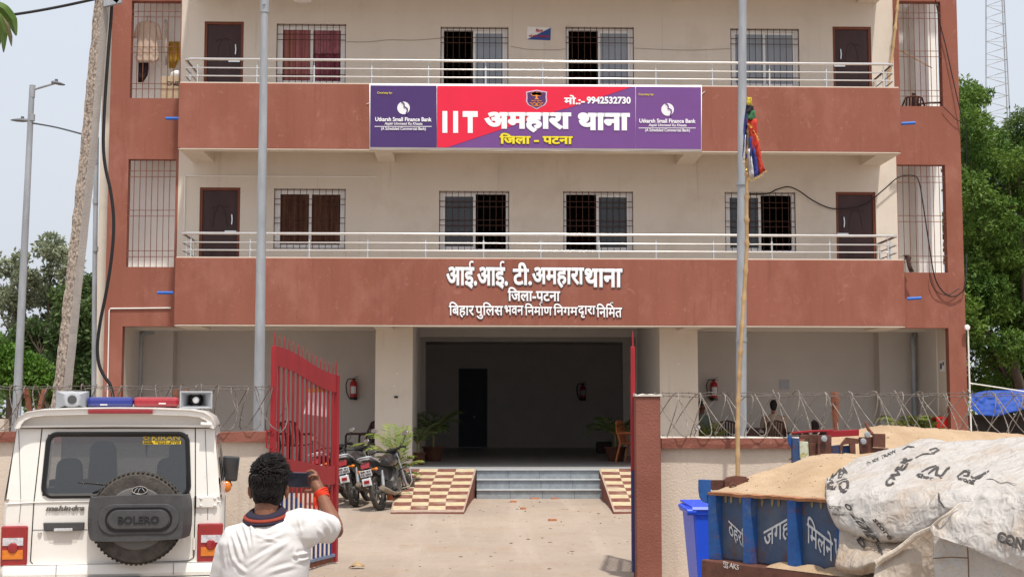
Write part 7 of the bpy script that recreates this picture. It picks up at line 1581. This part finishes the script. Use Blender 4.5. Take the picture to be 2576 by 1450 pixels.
LEAF = {'dark': leafmat('leaf_dark', (.055,.105,.034), (.13,.19,.06)), 'shade': leafmat('leaf_shade', (.022,.050,.014), (.05,.09,.022)), 'mid': leafmat('leaf_mid', (.050,.10,.022), (.13,.19,.040)), 'bright': leafmat('leaf_bright', (.07,.17,.020), (.15,.27,.045)), 'pale': leafmat('leaf_hazed', (.19,.225,.135), (.29,.32,.21)), 'neem': leafmat('leaf_feathery', (.055,.13,.02), (.17,.27,.045))}  # pale leaves take haze into their colour, shade leaves the dark inside crowns
M['bark'] = mat('bark', (.10,.075,.055), .95, .3, 9, .5, 30)
def leaves(rng, blobs, n, size, asp=2.2, spray=1, shell=.45, hang=0.0):
    V = []; Fc = []
    wts = np.array([b[1][0]*b[1][1]*b[1][2] for b in blobs])**.7; wts /= wts.sum(); pick = rng.choice(len(blobs), n, p=wts)
    d = rng.normal(size=(n,3)); d /= np.linalg.norm(d, axis=1)[:,None]; rr_ = (shell+(1-shell)*rng.random(n))**.5
    lump = 1+.22*np.sin(d[:,0]*5+pick)*np.cos(d[:,2]*6+pick*2)+.12*rng.normal(size=n)
    cen = np.array([blobs[i][0] for i in pick]); rad_ = np.array([blobs[i][1] for i in pick]); P = cen+d*rad_*(rr_*lump)[:,None]
    ax = rng.normal(size=(n,3))*.7+d*.6; ax[:,2] -= hang; ax /= np.linalg.norm(ax, axis=1)[:,None]
    N = n*spray; P2 = np.repeat(P, spray, 0); a2 = np.repeat(ax, spray, 0)+(rng.normal(size=(N,3))*.55 if spray > 1 else 0); a2 /= np.linalg.norm(a2, axis=1)[:,None]
    w = np.cross(a2, rng.normal(size=(N,3))); w /= np.linalg.norm(w, axis=1)[:,None]+1e-9; L_ = (size*rng.uniform(.6,1.25,N))[:,None]; q = P2+a2*L_*.5
    V = np.stack([P2, q+w*L_/asp*.5, P2+a2*L_, q-w*L_/asp*.5], 1).reshape(-1,3); return V, N
def quads_mesh(name, VN):
    V, N = VN; me = bpy.data.meshes.new(name); me.vertices.add(N*4); me.vertices.foreach_set('co', V.ravel()); me.loops.add(N*4); me.loops.foreach_set('vertex_index', np.arange(N*4, dtype=np.int32)); me.polygons.add(N); me.polygons.foreach_set('loop_start', np.arange(0, N*4, 4, dtype=np.int32)); me.update(calc_edges=True); return me
def tree(name, base, blobs, n, size, leaf, lab, seed, spray=1, asp=2.2, shell=.4, hang=0.0, group=None, trunk=.14, sparse=0):
    rng = np.random.default_rng(seed); t = thing(name, lab, 'tree', base, 0, group); B0 = Vector(base)
    tm = MB(); top = Vector(blobs[0][0]); mid = B0.lerp(top, .5)+Vector((.1,0,0)); tm.tube([B0-Vector((0,0,.3)), B0+Vector((.03,0,.5)), mid, top], [trunk*1.3, trunk, trunk*.7, trunk*.2], 9)
    r = random.Random(seed)
    for c, rr_ in (blobs if len(blobs) < 20 else blobs[::max(1, len(blobs)//14)]):
        c = Vector(c); f = r.uniform(.25,.6); s = B0.lerp(top, f); m_ = s.lerp(c, .55)+Vector((0,0,-.15)); tm.tube([s, m_, c], [trunk*.32, trunk*.18, trunk*.05], 6)
        for _ in range(4): e = c+Vector((r.uniform(-1,1)*rr_[0], r.uniform(-1,1)*rr_[1], r.uniform(-.6,.9)*rr_[2]))*.8; tm.tube([m_.lerp(c,.5), m_.lerp(e,.6)+Vector((0,0,.1)), e], [trunk*.16, trunk*.1, trunk*.03], 5)
    tm.build('trunk', M['bark'], t, smooth=True)
    me = quads_mesh('crown', leaves(rng, blobs, n, size, asp, spray, shell, hang)); me.transform(WM[t.name].inverted()); me.materials.append(LEAF[leaf]); o = bpy.data.objects.new('crown', me); C.objects.link(o); o.parent = t
    return t
def blobD(Y, items):      # (px, py, r_px) discs at depth Y
    s = Y/F_; return [(tuple(W(x, y, Y+dy)), (r*s, r*s*.8, r*s*(q if q else 1))) for x, y, r, dy, q in items]
def clumps(Y, outline, n, r0, r1, seed, dy=1.5):      # many small clumps inside an outline -> clumpy crown with gaps
    r = random.Random(seed); out = []; k = len(outline); xs_ = [p[0] for p in outline]; ys_ = [p[1] for p in outline]
    def inside(x, y):
        c_ = False
        for i in range(k):
            (x1, y1), (x2, y2) = outline[i], outline[i-1]
            if (y1 > y) != (y2 > y) and x < (x2-x1)*(y-y1)/(y2-y1)+x1: c_ = not c_
        return c_
    while len(out) < n:
        x, y = r.uniform(min(xs_), max(xs_)), r.uniform(min(ys_), max(ys_))
        if inside(x, y): out.append((x, y, r.uniform(r0, r1), r.uniform(-dy, dy), r.uniform(.6, .9)))
    out.sort(key=lambda p: abs(p[0]-sum(xs_)/k)); return blobD(Y, out)
gL = 'trees behind the left wall'
tree('tree', (W(110,1000,46).x, 46, .29), clumps(46, [(-60,760),(0,660),(60,640),(95,600),(140,610),(175,640),(215,690),(250,760),(240,860),(-60,860)], 60, 18, 36, 3, 1.2), 9500, .16, 'pale', 'pale open crowned tree rising highest behind the left poles', 11, spray=2, shell=.25, group=gL, trunk=.16)
tree('tree', (W(200,1000,41).x, 41, .29), clumps(41, [(40,830),(90,790),(140,740),(200,690),(250,700),(270,1000),(20,1000)], 64, 22, 48, 4, 1.2), 17000, .17, 'dark', 'dense dark green tree behind the concrete pole', 12, spray=2, group=gL)
tree('tree', (W(20,1000,38).x, 38, .29), blobD(38, [(20,920,55,0,.9),(80,930,45,0,.8),(-40,900,60,0,1),(50,960,50,0,.6),(120,960,40,0,.6)]), 6000, .13, 'bright', 'low bright green bushy tree at the far left above the wire', 13, spray=2, group=gL)
gR = 'trees right of the building'
tree('tree', (W(2600,1000,38).x, 38, .29), clumps(38, [(2400,300),(2425,200),(2452,190),(2478,250),(2500,330),(2535,420),(2600,360),(2740,380),(2800,980),(2410,980)], 150, 30, 60, 5, 1.8), 46000, .14, 'neem', 'big feathery green tree filling the right edge beside the building', 14, spray=4, asp=3.4, hang=.25, group=gR, trunk=.28)
tree('tree', (W(2640,1000,46).x, 46, .29), blobD(46, [(2590,330,70,0,.9),(2640,370,80,0,1),(2540,380,60,0,.9),(2600,450,80,0,.8)]), 9000, .14, 'mid', 'finer leaved tree behind the big feathery tree', 15, spray=3, asp=3.5, group=gR)
tree('tree', (W(2500,1000,42).x, 42, .29), clumps(42, [(2420,420),(2470,360),(2560,460),(2640,420),(2760,470),(2800,1000),(2415,1000)], 60, 50, 85, 8, 1.5), 20000, .22, 'shade', 'dark leaf backing added for the canopy shade behind the blue tarpaulin', 16, spray=2, group=gR)  # added dark leaves paint the shade deep in the right canopy
# distant scrub along the horizon
rng = np.random.default_rng(5); bl_ = []
for i in range(46): x = -46+2.0*i; bl_.append(((x+rng.uniform(-.5,.5), 62+rng.uniform(-3,3), .8+rng.uniform(0,1.1)), (1.9, 1.5, 2.2+rng.uniform(0,1.6))))
me = quads_mesh('scrub', leaves(rng, bl_, 22000, .42, 2)); me.materials.append(LEAF['mid']); o = bpy.data.objects.new('scrub', me); C.objects.link(o); o['kind'] = 'stuff'; tag(o, 'far green scrub along the horizon', 'scrub')
# branch tip at the top left
t = thing('leafy_branch', 'leafy twig with hanging mango like leaves at the top left corner', 'branch', W(-60, 0, 6.2))
m = MB(); m.tube([W(-140,-20,6.3), W(-60,5,6.25), W(-10,40,6.2)], [.012,.008,.004], 6); m.build('twig', M['bark'], t)
LM = leafmat('leaf_glossy', (.055,.11,.018), (.12,.20,.03), .3); LM2 = leafmat('leaf_browned', (.10,.075,.03), (.16,.16,.04), .2)
def biglf(pts, w, mm, Y=6.2):
    rows = []; k = len(pts)-1
    for i in range(25):
        f = i/24*k; j = min(int(f), k-1); u = f-j; x = pts[j][0]*(1-u)+pts[j+1][0]*u; y = pts[j][1]*(1-u)+pts[j+1][1]*u; dx, dy = pts[j+1][0]-pts[j][0], pts[j+1][1]-pts[j][1]; L_ = math.hypot(dx, dy); ww = w*math.sin(math.pi*min(.03+i/24*.95,1))**.8
        rows.append([W(x+s*ww*-dy/L_, y+s*ww*dx/L_, Y+.03*abs(s)-.02*math.sin(f*2)) for s in (-1,-.5,0,.5,1)])
    g = MB(); g.grid(rows); g.build('leaf', mm, t, smooth=True)
biglf([(-30,0),(8,22),(30,50),(41,90)], 15, LM); biglf([(-40,20),(-5,40),(10,80),(9,132)], 11, LM, 6.15); biglf([(5,40),(18,65),(26,92),(29,117)], 6, LM2, 6.1); biglf([(-50,-10),(-20,10),(2,20),(20,26)], 12, LM, 6.25); biglf([(-60,50),(-20,60),(-4,90),(-8,130)], 12, LM, 6.2)
# lattice mast
t = thing('lattice_mast', 'thin steel lattice mast rising behind the trees at top right', 'mast', (W(2505,1000,90).x, 90, 0)); m = MB(); b3 = MB()
legs = lambda y: (W(2480.5, y, 90), W(2521+.045*y, y, 90.4), W(2526+.050*y, y, 89.4))
ysq = [-120+15*i for i in range(44)]
for k in range(3): m.tube([legs(y)[k] for y in (ysq[0], 200, ysq[-1])], .045, 6)
for i in range(len(ysq)-1):
    for a, c in ((0,1),(0,2)): p, q = (a, c) if i % 2 else (c, a); b3.tube([legs(ysq[i])[p], legs(ysq[i+1])[q]], .014, 4)
    if i % 3 == 0: b3.tube([legs(ysq[i])[0], legs(ysq[i])[2]], .014, 4)
m.build('leg', M['galv'], t, smooth=True); b3.build('bracing', M['galv'], t)
# hut with blue tarpaulin
t = thing('hut', 'dark low hut under the trees right of the building', 'hut', (W(2520,1050,33).x, 33.3, .29)); x0 = W(2441,1050,33).x
M['hut'] = mat('hut_dark_boards', (.05,.042,.038), .9, .3, 6); MB().box(x0, x0+4, 33.0, 35.0, .2, 1.78).build('wall', M['hut'], t); MB().box(x0-.1, x0+4.1, 32.7, 35.2, 1.785, 1.84).build('roof', M['hut'], t); MB().box(x0+.4, x0+4, 32.72, 33.0, 1.25, 1.32).build('counter', M['rust'], t)
t = thing('tarpaulin', 'bright blue tarpaulin sagging over the hut behind the right razor wire', 'tarpaulin', W(2500, 1010, 32.5))
rows = [[(2438,992),(2460,986),(2482,982),(2530,981),(2590,978),(2640,976)],[(2439,1003),(2460,1000),(2485,998),(2530,996),(2590,992),(2640,990)],[(2440,1015),(2460,1022),(2490,1020),(2530,1016),(2590,1010),(2640,1005)],[(2443,1026),(2462,1042),(2505,1047),(2545,1036),(2590,1026),(2640,1020)]]
g = MB(); G = []
def lerpg(rows, nu, nv):
    out = []
    for i in range(nu+1):
        f = i/nu*(len(rows)-1); a = min(int(f), len(rows)-2); u = f-a; rw = []
        for j in range(nv+1):
            h = j/nv*(len(rows[0])-1); b = min(int(h), len(rows[0])-2); v = h-b; P = [[(1-v)*rows[q][b][c]+v*rows[q][b+1][c] for c in (0,1)] for q in (a, a+1)]; rw.append(((1-u)*P[0][0]+u*P[1][0], (1-u)*P[0][1]+u*P[1][1], i/nu))
        out.append(rw)
    return out
for rw in lerpg(rows, 16, 36): G.append([W(x, y, 32.7-.35*v)+Vector((0, .05*mnoise.noise(Vector((x*.08, y*.12, 0))), 0)) for x, y, v in rw])
g.grid(G); g.build('sheet', mat('tarp_blue', (.014,.065,.34), .6, .2, 3, .3, 4, spec=.25), t, smooth=True, solid=.01)
cable([(2440,963,30.5),(2500,972,30.5),(2590,986,30.5)], 'pale rope stretched above the blue tarpaulin', .014, 'rope', 'pvc_white')
# loose bits on the ground: brick chips, dry leaves, pebbles
r = random.Random(31); g = MB()
for _ in range(420):
    y = 15+12*r.random()**.8; x = r.uniform(-3.2, 3.4)*(.6+.4*y/27); 
    if -.9 < 0 and y > 26: continue
    s = r.uniform(.2,1)**4*.022+.004; g.ball((x, y, gz(y)+s*.2), 1, 4, (s*r.uniform(.8,1.9), s, s*.5))
o = g.build('pebbles', mat('pebble_dirt', (.22,.165,.125), .95, .5, 3, col2=(.36,.29,.23))); o['kind'] = 'stuff'; tag(o, 'small stones and dirt scattered over the yard', 'pebbles')
def chip(px, py, w, lab, mname, h=.02):
    Y = 20.0
    for _ in range(12): Y = (CH-gz(Y))*F_/(py-1040)
    c = W(px, py, Y); c.z = gz(Y)+h*.5; m = MB(); m.obox(c, (w,w*.3,0), (-w*.2,w*.35,0), (0,0.004,h)); tag(m.build('brick_chip', mname, bevel=.004), lab, 'brick chip', 'brick chips in the yard')
chm = mat('brick_orange', (.38,.15,.075), .9, .3, 20)
for px, py, w, lab in ((1345,1252,.07,'flat orange brick chip nearest the steps, right of centre'),(1395,1252,.06,'orange brick chip furthest right below the steps'),(1292,1259,.05,'orange brick chip below the left part of the steps'),(1316,1276,.045,'small brick chip in front of the steps'),(1390,1303,.06,'brown brick chip in the middle of the yard')): chip(px, py, w, lab, chm)
Y = 17.2; c = W(897, 1424, Y); c.z = gz(Y)+.02; m = MB(); m.grid([[c+Vector((-.10,0,-.01)),c+Vector((-.04,-.03,.02)),c+Vector((.09,-.01,0))],[c+Vector((-.08,.03,0)),c+Vector((0,.02,.07)),c+Vector((.10,.03,.01))],[c+Vector((-.05,.07,-.01)),c+Vector((.02,.08,.02)),c+Vector((.07,.07,-.01))]]); tag(m.build('dry_leaf', mat('dry_leaf_tan', (.42,.29,.16), .8, .2, 20), smooth=True, solid=.004), 'curled dry tan leaf on the ground near the left gate leaf', 'leaf')
